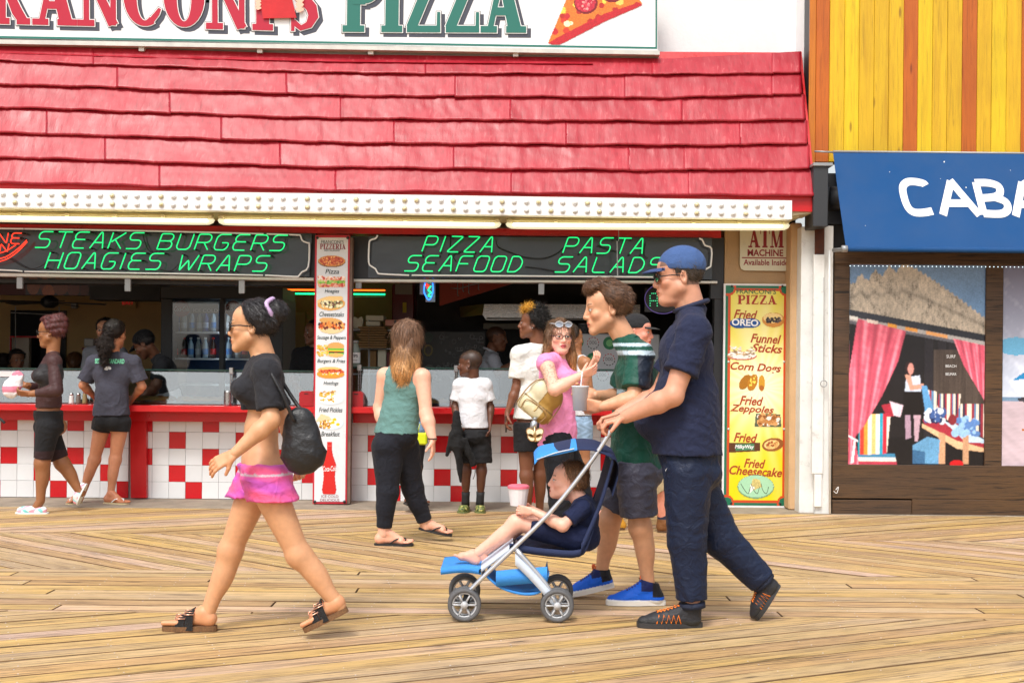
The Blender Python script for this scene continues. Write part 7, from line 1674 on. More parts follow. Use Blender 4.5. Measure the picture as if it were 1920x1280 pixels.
# ================================================================ WOMAN WITH GLASSES, PINK TOP AND GOLD BACKPACK
def tat(V, C, P):
    a, b_ = P['sh0'], P['el0']; L = np.linalg.norm(b_ - a); d = nrm(b_ - a); t = (V - a) @ d / L; r = np.linalg.norm((V - a) - np.outer((V - a) @ d, d), axis=1)
    m = (t > .25) & (t < 1.0) & (r < .085) & (V[:, 1] < P['sh0'][1] + .02)
    n = np.sin(V[:, 0] * 120 + 3 * np.sin(V[:, 2] * 90)) + np.sin(V[:, 2] * 150 + 4 * np.sin(V[:, 0] * 70 + 1)); m &= np.abs(n) < .30
    C[m] = C[m] * .55 + np.array([.05, .06, .07]) * .3; return C
c = person('woman with glasses in a pink top carrying a gold backpack, looking back at the camera', {
    'head': (1050, 630, .0), 'neck': (1047, 668, .02), 'chest': (1042, 712, 0), 'pel': (1048, 812, 0), 'sh0': (1024, 680, -.17), 'sh1': (1056, 680, .15), 'el0': (1040, 730, -.40), 'wr0': (1088, 704, -.36), 'el1': (1082, 735, .16), 'wr1': (1106, 692, .02),
    'hp0': (1046, 830, -.08), 'hp1': (1050, 830, .08), 'kn0': (1050, 905, -.08), 'an0': (1050, 982, -.06), 'kn1': (1080, 898, .12), 'an1': (1100, 962, .16)},
    9.05, srgb(238, 182, 158), {'dir': (14, -4), 'brow': (.09, .05, .03), 'fat': 1.08, 'lip': srgb(196, 92, 96), 'makeup': 1.0},
    {'yaw': 90, 's': .96, 't': 1.16, 'tw': 1.08, 'bust': 1.15, 'h': .008, 'hh': .0036, 'tattoo': tat, 'hs': 1.02, 'hands': {0: {'d': (.9, .1, .35), 'n': (0, .8, .5), 'curl': .5}, 1: {'d': (.5, -.1, .85), 'n': (-.5, .5, .2), 'curl': .5, 'side': -1}},
     'feet': {0: ('flip', (1028, 1003, -.06), (1094, 1003, -.06), (M_RUB, M_RUB)), 1: ('flip', (1096, 972, .16), (1146, 974, .16), (M_RUB, M_RUB))}})
tee(c, srgb(244, 150, 196), 838, (.14, .14), .018, 'pink_top', .010, 91, hw=.155, ext=.004, neckr=.085, vneck=.5, flat=1.25, h=.0075)
shorts(c, (.012, .013, .018), .02, (1.92, 1.92), .022, .0, .022, 'wide_trousers', .008, 93)
def b(f):
    f.ell((0, -.018, .040), None, (.088, .100, .088), .01)
    for s_ in (-1, 1): f.cone((s_ * .070, -.01, .02), (s_ * .092, .005, -.15), .034, .030, .02); f.cone((s_ * .05, -.05, -.05), (s_ * .055, -.06, -.20), .05, .04, .03)
    f.cone((.088, .01, -.14), (.10, .02, -.22), .03, .016, .02)
    f.ell((0, .115, -.030), None, (.064, .075, .105), .012, 'sub'); f.ell((.0, .09, .02), None, (.050, .03, .05), .02, 'sub')
hairobj(c, b, srgb(120, 84, 52), 'hair', .005, .004, strands=6000, flow=(0, 0, -1), slen=.06,  hi=(.17, .16, .16), lo=(-.17, -.2, -.45), paint=lambda V, C: np.array(srgb(104, 74, 50)) * (1 - np.clip((-V[:, 2]) / .2, 0, 1))[:, None] + np.array(srgb(172, 120, 66)) * np.clip((-V[:, 2]) / .2, 0, 1)[:, None])
glasses(c, mat('dark_plum_frame', (.03, .01, .02), .3), None, .0023, 1.05)
glasses(c, mat('clear_frame', (.5, .52, .55), .2), mat('smoky_lens', srgb(150, 162, 180), .08), .003, 1.1, .085, -.012, 'sunglasses')
# backpack (worn by her, so a thing of its own)
DBP = 8.84; bp_c = V3(W(1017, 748, DBP)); th = math.radians(38); ex = np.array([math.cos(th), 0, -math.sin(th)]); ez = np.array([math.sin(th), 0, math.cos(th)]); Rb = np.array([ex, [0, 1, 0], ez])
bpk = thing('backpack', 'small metallic gold and cream backpack slung behind the woman in the pink top', 'backpack', tuple(bp_c))
f = Field(bp_c - .27, bp_c + .27, .0055)
f.cone(bp_c - ez * .085 - ex * .055, bp_c - ez * .085 + ex * .055, .085, .085, .03, (0, 1, 0), 1.3); f.cone(bp_c + ez * .045 - ex * .03, bp_c + ez * .045 + ex * .03, .098, .098, .03, (0, 1, 0), 1.3); f.cut(bp_c - ez * .150, -ez); f.ell(bp_c - ez * .10 + np.array([0, -.070, 0]), Rb, (.10, .032, .05), .01); f.disp(folds(.004, 95))
V_, F_ = f.mesh(); rel = (V_ - bp_c); C_ = np.where(((rel @ ex) > -.005)[:, None], np.array(srgb(178, 140, 70)), np.array(srgb(214, 204, 172))); m_ = (rel @ ez) < -.045; C_[m_] = np.where(((rel @ ex) > .055)[:, None], np.array(srgb(170, 132, 64)), np.array(srgb(206, 194, 156)))[m_]; C_[np.abs((rel @ ez) + .045) < .005] = srgb(120, 92, 50); C_[(np.abs((rel @ ex) + .005) < .003) & ((rel @ ez) > -.045)] = srgb(140, 106, 52)
obj_world('body', V_, F_, mat('metallic_leather', vcol=True, rough=.5, metal=.08, bump=.3, bscale=120), bpk, C_)
def bseg(nm, P, r, m): q = MB(); q.tube(smoothpath([bp_c + ex * a + ez * b_ + np.array([0, y_, 0]) for a, b_, y_ in P], 5), r, 7); part(nm, bpk, q, m, True)
M_PIP = mat('tan_piping', srgb(150, 112, 66), .5); M_GOLD = mat('pale_gold_metal', (.75, .58, .30), .25, metal=.9)
bseg('handle', [(-.045, .135, 0), (-.055, .165, 0), (-.01, .185, 0), (.035, .165, 0), (.03, .135, 0)], .006, M_PIP); bseg('piping', [(-.130, -.13, -.045), (-.135, 0, -.045), (-.11, .09, -.045), (-.04, .142, -.045), (.04, .142, -.045), (.11, .09, -.045), (.135, 0, -.045), (.135, -.12, -.045)], .0045, M_PIP); bseg('piping', [(-.085, -.145, -.085), (-.09, -.07, -.088), (0, -.055, -.090), (.09, -.07, -.088), (.085, -.145, -.085)], .004, M_PIP)
bseg('zip_pull', [(.0, -.06, -.095), (.004, -.085, -.098), (.0, -.105, -.096)], .007, M_GOLD); bseg('strap', [(.02, .13, .04), (.03, .20, .12), (-.03, .28, .16), (-.08, .22, .10)], .012, M_PIP)
bt = thing('water_bottle', 'silver metal bottle clipped under the gold backpack', 'bottle', tuple(W(1000, 802, 8.75))); mb = MB(); a_ = W(1003, 787, 8.74); b_ = W(997, 812, 8.74); mb.tube([a_, a_.lerp(b_, .15), b_], [.012, .024, .024], 14); part('body', bt, mb, mat('silver_bottle', (.6, .62, .66), .2, metal=.9), True); mb = MB(); mb.tube([a_ + Vector((0, 0, .018)), a_], .014, 12); part('cap', bt, mb, M_GREY, True)
kc = thing('butterfly_pouch', 'cream butterfly shaped pouch dangling below the gold backpack', 'pouch', tuple(W(1003, 817, 8.7)))
for sgn in (-1, 1):
    for up_ in (0, 1):
        mb = MB(); ce = W(1003 + sgn * 7, 811 + up_ * 9, 8.68); n_ = 14; rx, rz = (.034, .030) if not up_ else (.026, .024); V_ = [ce + Vector((rx * math.cos(a), 0, rz * math.sin(a) + rx * .35 * math.cos(a) * sgn)) for a in np.linspace(0, 6.283, n_ + 1)[:-1]]; mb.add(V_ + [v + Vector((0, .008, 0)) for v in V_], [tuple(range(n_))] + [(i, (i + 1) % n_, (i + 1) % n_ + n_, i + n_) for i in range(n_)]); mb.tube(V_, .0035, 6, True, 1); part('wing', kc, mb, [mat('cream_fabric', srgb(236, 224, 190), .7), M_PIP])
mb = MB(); mb.tube([W(1002, 800, 8.68), W(1004, 828, 8.68)], .006, 8); part('pouch_body', kc, mb, M_GOLD, True)

# ================================================================ MAN IN KHAKI SHORTS AND BOOTS BEHIND THE TEEN
bootc = lambda C, t, z, s, V: np.where((z > .10)[:, None], np.array(srgb(34, 40, 62)), C)
c = person('man in a black cap, khaki shorts and brown leather boots walking right behind the teenager', {
    'head': (1196, 622, 0), 'neck': (1192, 664, .0), 'chest': (1192, 712, 0), 'pel': (1202, 840, 0), 'sh0': (1186, 682, -.16), 'sh1': (1194, 682, .17), 'el0': (1188, 740, -.2), 'wr0': (1215, 775, -.18), 'el1': (1200, 745, .2), 'wr1': (1225, 770, .18),
    'hp0': (1202, 852, -.08), 'hp1': (1206, 852, .08), 'kn0': (1240, 922, -.06), 'an0': (1244, 978, -.03), 'kn1': (1186, 915, .08), 'an1': (1152, 968, .08)},
    9.3, srgb(226, 152, 130), {'dir': (70, -4), 'brow': HB, 'fat': 1.08}, {'yaw': 90, 's': .98, 't': 1.05, 'h': .0085, 'hh': .005, 'fh': .005, 'fth': .0055,
    'feet': {0: ('boot', (1234, 997, -.03), (1284, 998, -.03), (srgb(120, 78, 44), mat('tan_boot_sole', srgb(90, 62, 40), .7), None, bootc)), 1: ('boot', (1130, 990, .08), (1170, 991, .08), (srgb(196, 140, 44), MATS['tan_boot_sole'], None, bootc))}})
tee(c, srgb(70, 96, 100), 848, (.7, .7), .02, 't_shirt', .008, 101, h=.0085); shorts(c, srgb(176, 156, 122), .04, (.95, .95), .024, .006, .022, 'khaki_shorts', .007, 103, h=.0085)
cap_obj(c, (.02, .02, .022), (.02, .02, .022))

# ================================================================ WOMAN AT FAR LEFT (mesh top, clogs)
pastel = lambda C, t, z, s, V: np.where((np.sin(V[:, 0] * 60 + 2 * np.sin(V[:, 2] * 70)) > .45)[:, None], np.array(srgb(240, 170, 190)), np.where((np.sin(V[:, 0] * 50 + V[:, 2] * 50 + 2) > .6)[:, None], np.array(srgb(130, 214, 214)), np.array(srgb(236, 240, 240))))
c = person('woman with auburn hair, dark mesh top and black cycling shorts at far left', {
    'head': (96, 622, 0), 'neck': (100, 660, 0), 'chest': (94, 706, 0), 'pel': (90, 785, 0), 'sh0': (102, 678, -.15), 'sh1': (94, 678, .16), 'el0': (106, 732, -.22), 'wr0': (58, 738, -.24), 'el1': (84, 730, .20), 'wr1': (48, 722, .05),
    'hp0': (86, 800, .08), 'hp1': (90, 800, -.08), 'kn0': (116, 868, .1), 'an0': (148, 918, .12), 'kn1': (79, 868, -.08), 'an1': (76, 938, -.08)},
    10.1, srgb(150, 98, 62), {'dir': (-90, -6), 'brow': HB, 'fat': 1.05, 'nose': 1.15}, {'yaw': -90, 's': .94, 't': 1.10, 'tw': 1.08, 'bust': .9, 'but': 1.2, 'h': .008, 'hh': .0042, 'fh': .0045, 'hands': {0: {'d': (-1, 0, .05), 'n': (0, .7, .7), 'curl': .8}, 1: {'d': (-1, 0, .1), 'n': (0, -.6, .8), 'curl': .8}},
     'feet': {1: ('clog', (90, 960, -.08), (31, 960, -.08), (srgb(236, 240, 240), mat('white_foam_sole', (.7, .74, .74), .5), None, pastel)), 0: ('clog*', (163, 908, .12), (147, 945, .12), (srgb(236, 240, 240), MATS['white_foam_sole'], None, pastel))}})
tee(c, srgb(70, 46, 46), 764, (1.75, 1.75), .006, 'mesh_top', .003, 111, hw=.135, h=.0075, paint=lambda V, C: np.where(((V[:, 2] < 1.22) & (V[:, 2] > 1.0) & (np.abs(V[:, 1] - c['P']['chest'][1]) < .2) & (V[:, 0] > c['P']['chest'][0] - .13))[:, None], np.array((.028, .026, .028)), C), m=M_SHINY)
shorts(c, (.014, .014, .016), .07, (.88, .88), .009, .002, .006, 'cycling_shorts', .003, 113, lambda V, C: np.where((V[:, 2] < c['P']['kn1'][2] + .10)[:, None], np.array(srgb(52, 36, 38)), C), h=.0075)
def b(f): hair_short(f, .016, .045); f.ell((0, -.07, .085), None, (.075, .070, .062), .03); f.ell((0, .02, .105), None, (.06, .05, .035), .02); f.disp(lambda x, y, z: .004 * np.sin(140 * z + 20 * y) * np.ones_like(x))
hairobj(c, b, srgb(92, 46, 46), 'hair', .005, .0045)
glasses(c, M_RUB, M_LENSB, .0028, 1.1)
cup = thing('food_bag', 'white and pink takeaway bag carried by the woman at the far left', 'bag', tuple(W(30, 730, 10.0))); mb = MB(); f = Field(V3(W(28, 720, 9.9)) - .17, V3(W(28, 720, 9.9)) + .17, .007); pc = V3(W(28, 718, 9.92)); f.cone(pc + np.array([-.03, 0, -.05]), pc + np.array([.02, 0, .05]), .075, .055, .02, (0, 1, 0), 1.6); f.disp(folds(.012, 117, 1.5)); V_, F_ = f.mesh(); obj_world('body', V_, F_, M_CLOTH, cup, np.where((np.sin(V_[:, 2] * 45) > .35)[:, None], np.array(srgb(214, 130, 150)), np.array(srgb(236, 232, 236))))

# ================================================================ GIRL IN THE GREY TEE WITH HER BACK TO US
c = person('girl from behind with curly dark ponytail, grey printed tee and black shorts', {
    'head': (216, 626, 0), 'neck': (214, 664, .0), 'chest': (211, 705, 0), 'pel': (208, 778, 0), 'sh0': (176, 680, .02), 'sh1': (250, 680, 0), 'el0': (156, 722, .04), 'wr0': (178, 744, .16), 'el1': (266, 724, .02), 'wr1': (250, 746, .16),
    'hp0': (193, 792, 0), 'hp1': (226, 792, 0), 'kn0': (177, 862, .02), 'an0': (154, 926, .02), 'kn1': (216, 862, .0), 'an1': (207, 928, -.03)},
    10.78, srgb(196, 132, 98), {'dir': (165, -4), 'brow': HB}, {'yaw': 180, 's': .95, 't': .92, 'tw': .92, 'but': .8, 'h': .0075, 'hh': .0045, 'fh': .0045,
     'feet': {0: ('flip', (152, 938, .0), (128, 943, -.14), (mat('tan_flip_sole', srgb(196, 176, 136), .7), M_WV)), 1: ('flip', (196, 944, -.02), (239, 945, -.10), (MATS['tan_flip_sole'], M_WV))}})
tg = tee(c, srgb(68, 68, 80), 779, (.80, .80), .030, 't_shirt', .008, 121, hw=.158, ext=.024, h=.007, flat=1.25, slope=.04)
back_print(c, tg, text_mesh('SET THE STANDARD', 1, 56 * 10.78 / F, 9 * 10.78 / F, .03, 0, 0, mat('mint_print', srgb(126, 220, 176), .6)), 210, 677, 0)
cvx = []
for sh in ([(-.020, .0), (-.012, .010), (.004, .013), (.018, .008), (.024, -.002), (.016, -.010), (.006, -.006), (0, -.012), (-.012, -.012), (-.024, -.008)],):
    q = MB(); q.prism([(a, b_) for a, b_ in sh], 0, 0); me = raw_mesh('emblem', [(a * 1.35, 0, b_ * 1.35) for a, b_ in sh], [tuple(range(len(sh)))], M_WV); back_print(c, tg, me, 209, 690, 0, 'emblem')
shorts(c, (.015, .015, .017), .06, (.22, .22), .016, .004, .012, 'shorts', .004, 123, h=.0075)
def b(f): hair_short(f, .013, .05); f.ell((0, -.100, .02), None, (.034, .030, .030), .015)
hairobj(c, b, (.018, .012, .010), 'hair', .0035, .0045)
def b(f):
    f.cone((0, -.112, .015), (0, -.135, -.10), .034, .062, .03); f.cone((0, -.135, -.10), (.012, -.125, -.25), .060, .028, .03); f.disp(lambda x, y, z: .012 * np.sin(70 * x + 3 * np.sin(60 * z)) * np.sin(64 * z + 40 * x) + .006 * np.sin(150 * z) * np.sin(130 * x + 1))
hairobj(c, b, (.022, .013, .010), 'ponytail', 0, .004, M_CURL, strands=3500, flow=(0, 0, -1), slen=.03, curl=4)
mb = MB(); mb.tube([(.022 * math.cos(a), -.118, .022 + .02 * math.sin(a)) for a in np.linspace(0, 6.28, 14)[:-1]], .005, 6, True); hpart(c, 'hair_tie', mb, mat('white_elastic', (.6, .6, .62), .6))
q = MB(); wv = c['P']['wr0']; q.tube([wv + np.array([.0, .025 * math.cos(a), .025 * math.sin(a)]) for a in np.linspace(0, 6.28, 14)[:-1]], .004, 6, True); part('bracelet', c['root'], q, M_RUB, True)

# ================================================================ STAFF AND DINERS INSIDE
low = {'h': .0105, 'hh': .005, 'fh': .006, 'ground': False, 'leg0': True, 'leg1': True}
def standing(cx, top, D, lean=0.0, wid=.17, dy=0.0):
    k = F / D; f = lambda z: 0
    H = lambda m: top + m * k
    return {'head': (cx, H(.115), 0), 'neck': (cx + lean * .3 * k * .3, H(.27), .02), 'chest': (cx + lean * .1 * k, H(.44), 0), 'pel': (cx + lean * .2 * k, H(.80), 0), 'sh0': (cx + lean * .1 * k - wid * k, H(.34), 0), 'sh1': (cx + lean * .1 * k + wid * k, H(.34), 0), 'el0': (cx - (wid + .05) * k, H(.62), 0), 'wr0': (cx - (wid - .04) * k, H(.74), -.2), 'el1': (cx + (wid + .05) * k, H(.62), 0), 'wr1': (cx + (wid - .04) * k, H(.74), -.2),
            'hp0': (cx - .09 * k, H(.86), 0), 'hp1': (cx + .09 * k, H(.86), 0), 'kn0': (cx - .09 * k, H(1.25), 0), 'an0': (cx - .09 * k, H(1.60), 0), 'kn1': (cx + .09 * k, H(1.25), 0), 'an1': (cx + .09 * k, H(1.60), 0)}
c = person('cashier with dark hair and a grey shirt behind the counter, facing the girl in grey', standing(197, 598, 12.3, wid=.16), 12.3, srgb(206, 150, 118), {'dir': (4, 0), 'brow': HB, 'lip': srgb(180, 100, 96)}, dict(low, yaw=0, s=.93, hh=.0042))
tee(c, srgb(120, 122, 128), 790, (.7, .7), .016, 't_shirt', .006, 131, h=.0105); shorts(c, (.02, .02, .02), .02, (1.9, 1.9), .015, 0, 0, 'trousers', .003, 132, h=.0105)
def b(f): hair_short(f, .014, .055); f.ell((0, -.06, .07), None, (.07, .06, .05), .03)
hairobj(c, b, (.012, .009, .008), 'hair', .003, .005)
J = standing(300, 612, 12.05); J.update({'head': (271, 645, -.05), 'neck': (293, 668, 0), 'chest': (312, 700, 0), 'pel': (330, 780, .05), 'sh0': (306, 680, -.16), 'sh1': (300, 682, .17), 'el0': (294, 722, -.2), 'wr0': (272, 752, -.18), 'el1': (290, 722, .2), 'wr1': (262, 750, .15), 'hp0': (330, 795, -.08), 'hp1': (332, 795, .08), 'kn0': (330, 870, -.08), 'kn1': (332, 870, .08), 'an0': (332, 935, -.08), 'an1': (332, 935, .08)})
c = person('worker in a black cap and white apron bending over the left counter', J, 12.05, srgb(120, 76, 52), {'dir': (-95, -38), 'brow': HB, 'beard': .3, 'nose': 1.1}, dict(low, yaw=-90, s=.98, t=1.1, hh=.0042))
tee(c, (.022, .023, .026), 785, (.75, .75), .02, 't_shirt', .007, 141, h=.0105); cap_obj(c, (.012, .012, .014)); shorts(c, (.02, .02, .02), .02, (1.9, 1.9), .015, 0, 0, 'trousers', .003, 142, h=.0105)
def b(f): hair_short(f, .010, .0)
hairobj(c, b, (.012, .01, .01), 'hair', .002, .005)
def b(f): c['torso'](f, .040, .03); p = c['P']; f.cone(p['chest'] * .3 + p['pel'] * .7, p['pel'] - np.array([0, 0, .25]), .20, .22, .05, c['fr'], 1.3); f.cut(p['chest'] * .6 + p['pel'] * .4, c['up']); f.cut(p['pel'] - c['fr'] * .10, -c['fr'])
garment(c, 'apron', b, (.62, .64, .68), .010, 143, .0105)
J = standing(935, 608, 13.0); J.update({'head': (931, 634, 0), 'neck': (920, 660, 0), 'chest': (918, 692, 0), 'sh0': (925, 675, -.16), 'sh1': (918, 675, .17), 'el0': (935, 700, -.2), 'wr0': (968, 678, -.22), 'el1': (942, 698, .2), 'wr1': (976, 676, .2), 'pel': (912, 765, 0), 'hp0': (912, 780, -.08), 'hp1': (912, 780, .08), 'kn0': (912, 850, -.08), 'kn1': (912, 850, .08), 'an0': (912, 915, -.08), 'an1': (912, 915, .08)})
c = person('cook with cropped hair and a white polo shirt reaching right in the dark kitchen', J, 13.0, srgb(140, 92, 66), {'dir': (78, -6), 'brow': HB, 'scalp': (.03, .02, .016), 'fat': 1.05}, dict(low, yaw=90, s=1.0, t=1.1, tw=1.05, hands={0: {'d': (1, 0, .1)}, 1: {'d': (1, 0, .1)}}))
tee(c, (.55, .57, .64), 775, (.75, .75), .02, 'polo_shirt', .007, 151, h=.0105); shorts(c, (.02, .02, .02), .02, (1.9, 1.9), .015, 0, 0, 'trousers', .003, 152, h=.0105)
mb = MB(); Pn = c['P']['neck']; mb.tube([Pn + c['up'] * .012 + c['fr'] * .076 * math.cos(a) + c['sx'] * .080 * math.sin(a) - c['up'] * .028 * math.cos(a) for a in np.linspace(0, 6.28, 20)[:-1]], .012, 8, True); part('collar', c['root'], mb, mat('white_collar', (.6, .62, .68), .8), True)
c = person('staff member in a black shirt half hidden behind the left edge of the menu board', standing(590, 602, 12.6, wid=.17), 12.6, srgb(130, 86, 62), {'dir': (-60, -4), 'brow': HB}, dict(low, yaw=-40, s=.98))
tee(c, (.016, .016, .018), 785, (.75, .75), .02, 't_shirt', .006, 161, h=.0105)
def b(f): hair_short(f, .012, .045)
hairobj(c, b, (.012, .01, .01), 'hair', .002, .005)
def diner(px, top, D, yaw, label, hair, band=None):
    J = standing(px, top, D, wid=.16); k = F / D
    J.update({'kn0': (px - .09 * k, top + .92 * k, -.35), 'kn1': (px + .09 * k, top + .92 * k, -.35), 'an0': (px - .09 * k, top + 1.25 * k, -.38), 'an1': (px + .09 * k, top + 1.25 * k, -.38)})
    c = person(label, J, D, srgb(150, 104, 80), {'dir': (yaw, -4), 'brow': HB}, dict(low, yaw=yaw, s=.93, group='seated diners')); tee(c, (.05, .04, .04), top + .85 * k, (.7, .7), .015, 't_shirt', .005, int(px), h=.011)
    hairobj(c, lambda f: (hair_short(f, .016, .045), f.ell((0, -.09, .0), None, (.06, .05, .06), .03)), hair, 'hair', .003, .0055)
    if band: mb = MB(); mb.tube([(.090 * math.cos(a), .098 * math.sin(a) - .015, .068 + .02 * math.sin(a)) for a in np.linspace(0, 6.28, 22)[:-1]], .010, 8, True); hpart(c, 'head_band', mb, M_RUB)
diner(32, 656, 14.3, 40, 'diner in a black head band seated far inside at the left', (.014, .01, .01), True)
diner(8, 664, 14.5, 160, 'dark haired diner seated at the far left edge inside', (.02, .012, .01))
diner(141, 662, 14.4, 190, 'light brown haired diner seated inside behind the passing woman', srgb(96, 62, 36))
# ================================================================ STROLLER
st = thing('stroller', 'blue and silver umbrella stroller with a navy seat pushed by the man in navy', 'stroller', tuple(W(980, 1150, 6.18)))
DN_, DF2 = 6.0, 6.38
M_TUBE = mat('silver_tube', (.60, .62, .66), .3, metal=.7); M_TYRE = mat('grey_tyre', (.10, .10, .105), .7, bump=.3); M_RIM = mat('pale_grey_plastic', (.45, .46, .48), .45)
def wheel(px, D, r=.082):
    c_ = W(px, 1000, D); c_.z = r + .001; o = None
    mb = MB(); mb.tube([c_ + Vector((math.cos(a) * (r - .012), 0, math.sin(a) * (r - .012))) for a in np.linspace(0, 6.2832, 25)[:-1]], .012, 8, True); w_ = part('wheel', st, mb, M_TYRE, True)
    mb = MB(); mb.lathe([(.018, -.014), (.018, .014)], c_, 12, 'Y'); mb.tube([c_ + Vector((math.cos(a) * (r - .024), 0, math.sin(a) * (r - .024))) for a in np.linspace(0, 6.2832, 21)[:-1]], .005, 6, True)
    for k in range(6): a = k * math.pi / 3; mb.tube([c_ + Vector((math.cos(a) * .015, 0, math.sin(a) * .015)), c_ + Vector((math.cos(a) * (r - .02), 0, math.sin(a) * (r - .02)))], .005, 6)
    part('rim', w_, mb, M_RIM, True); return c_
def bar(nm, pts, r, m, n=10, sm=4): mb = MB(); mb.tube(smoothpath(pts, sm) if sm else pts, r, n); return part(nm, st, mb, m, True)
for D in (DN_, DF2):
    for o_ in (-.028, .028): wheel(872, D + o_); wheel(1046, D + o_)
    bar('frame_tube', [W(876, 1112, D), W(905, 1082, D), W(1030, 962, D), W(1110, 862, D), W(1150, 800, D)], .011, M_TUBE); bar('frame_tube', [W(1046, 1136, D), W(1020, 1090, D), W(968, 1030, D)], .013, M_TUBE)
    bar('handle_grip', [W(1146, 806, D), W(1160, 784, D), W(1174, 780, D)], .018, M_RUB); bar('front_fork', [W(876, 1112, D), W(872, 1140, D)], .017, M_RUB, 10, 0)
for a in (W(905, 1082, 6), W(1020, 1090, 6), W(968, 1030, 6)): bar('cross_bar', [Vector((a.x, DN_ - 11, a.z)), Vector((a.x, DF2 - 11, a.z))], .008, M_TUBE, 8, 0)
def sheet(nm, pts, m, thick=.008, D0=DN_ + .01, D1=DF2 - .01, sag=.0, cols=None, par=st, nn=8):
    """fabric stretched between both sides along a pixel profile"""
    P = [W(x, y, 6.0) for x, y in pts]; P = smoothpath(P, 4); V = []; n = nn
    for p in P:
        for k in range(n + 1):
            t_ = k / n; V.append((p.x, D0 - 11 + (D1 - D0) * t_, p.z - sag * math.sin(math.pi * t_)))
    Fq = [(i * (n + 1) + k, i * (n + 1) + k + 1, (i + 1) * (n + 1) + k + 1, (i + 1) * (n + 1) + k) for i in range(len(P) - 1) for k in range(n)]
    V2 = [(x, y, z - thick) for x, y, z in V]; m0 = len(V); Fq2 = [tuple(q + m0 for q in f[::-1]) for f in Fq]; e = [(i * (n + 1), (i + 1) * (n + 1), (i + 1) * (n + 1) + m0, i * (n + 1) + m0) for i in range(len(P) - 1)] + [((i + 1) * (n + 1) + n, i * (n + 1) + n, i * (n + 1) + n + m0, (i + 1) * (n + 1) + n + m0) for i in range(len(P) - 1)]
    mb = MB(); mb.add(V + V2, Fq + Fq2 + e); return part(nm, par, mb, m, True)
M_SEAT = mat('navy_seat_fabric', srgb(30, 42, 78), .85, bump=.3, bscale=200); M_LBL = mat('light_blue_fabric', srgb(56, 140, 220), .8, bump=.3, bscale=150, var=.1); M_WFAB = mat('pale_grey_fabric', srgb(196, 206, 220), .8, bump=.2)
sheet('seat', [(1150, 856), (1128, 930), (1108, 1000), (1088, 1030), (1020, 1028), (955, 1018)], M_SEAT, .03, sag=.03); 
sheet('side_panel', [(1150, 850), (1128, 930), (1090, 1020)], M_SEAT, .05, DN_ - .002, DN_ + .016); sheet('side_panel', [(1150, 850), (1128, 930), (1090, 1020)], M_SEAT, .05, DF2 - .016, DF2 + .002)
sheet('canopy', [(1040, 850), (1080, 842), (1120, 844), (1152, 860)], M_SEAT, .006, DN_ - .01, DF2 + .01, -.04); sheet('canopy_band', [(1002, 868), (1014, 856), (1046, 849), (1082, 841)], M_LBL, .008, DN_ - .014, DF2 + .014, -.04); sheet('canopy_trim', [(1006, 860), (1040, 848), (1076, 840)], M_WFAB, .004, DN_ - .018, DN_ + .06, -.0)
sheet('canopy_back', [(1120, 846), (1152, 858), (1160, 886), (1148, 930)], M_SEAT, .006, DN_ - .008, DF2 + .008, -.03)
sheet('leg_panel', [(962, 1020), (920, 1052), (898, 1068)], M_WFAB, .02); sheet('foot_rest', [(902, 1066), (870, 1062), (826, 1066)], M_LBL, .03)
sheet('basket', [(912, 1078), (940, 1100), (985, 1112), (1018, 1104), (1030, 1072)], M_LBL, .012, sag=.01); sheet('basket_side', [(930, 1070), (970, 1066), (1026, 1062)], M_LBL, .075, DN_ - .004, DN_ + .006)
sheet('leg_guard', [(966, 1036), (1000, 1070), (1040, 1116)], M_WFAB, .055, DN_ - .02, DN_ - .008)
c = person('small child in navy clothes reclining in the blue stroller with legs stretched out', {
    'head': (1066, 902, 0), 'neck': (1090, 940, 0), 'chest': (1098, 965, 0), 'pel': (1098, 1006, 0), 'sh0': (1090, 952, -.10), 'sh1': (1090, 952, .10), 'el0': (1055, 985, -.15), 'wr0': (1000, 958, -.12), 'el1': (1055, 985, .15), 'wr1': (1002, 956, .08),
    'hp0': (1082, 1006, -.05), 'hp1': (1082, 1006, .05), 'kn0': (968, 980, -.07), 'an0': (890, 1040, -.08), 'kn1': (985, 975, .07), 'an1': (905, 1036, .08)},
    6.18, srgb(234, 178, 156), {'dir': (-90, 6), 'brow': (.10, .06, .04), 'child': True, 'fat': 1.04}, {'yaw': -90, 's': .60, 't': 1.12, 'h': .0065, 'hh': .0035, 'hs': 1.36, 'ground': False,
    'hands': {0: {'d': (-1, 0, .1), 'n': (0, 1, 0), 'curl': .7}, 1: {'d': (-1, 0, .1), 'n': (0, -1, 0), 'curl': .7}},
    'feet': {0: ('bare*', (894, 1058, -.08), (850, 1042, -.09), ()), 1: ('bare*', (909, 1054, .08), (866, 1038, .09), ())}})
tee(c, srgb(28, 36, 68), 1020, (.7, .7), .014, 't_shirt', .004, 171, hw=.15, h=.0065, crop=True); shorts(c, srgb(26, 34, 66), .09, (.78, .78), .014, .004, .010, 'shorts', .004, 173, h=.0065)
hairobj(c, lambda f: hair_short(f, .010, .05), srgb(120, 84, 56), 'hair', .003, .004)
mb = MB(); p = W(972, 930, 6.14); mb.lathe([(.040, -.045), (.052, .04)], p, 16); mb.lathe([(.055, .04), (.055, .052), (.045, .058)], p, 16, 'Z', 1); o = one('food_tub', mb, [mat('white_tub', (.74, .72, .74), .5), mat('pink_lid', srgb(226, 110, 130), .5)], 'white food tub with a pink lid held by the child in the stroller', 'tub', smooth=False)

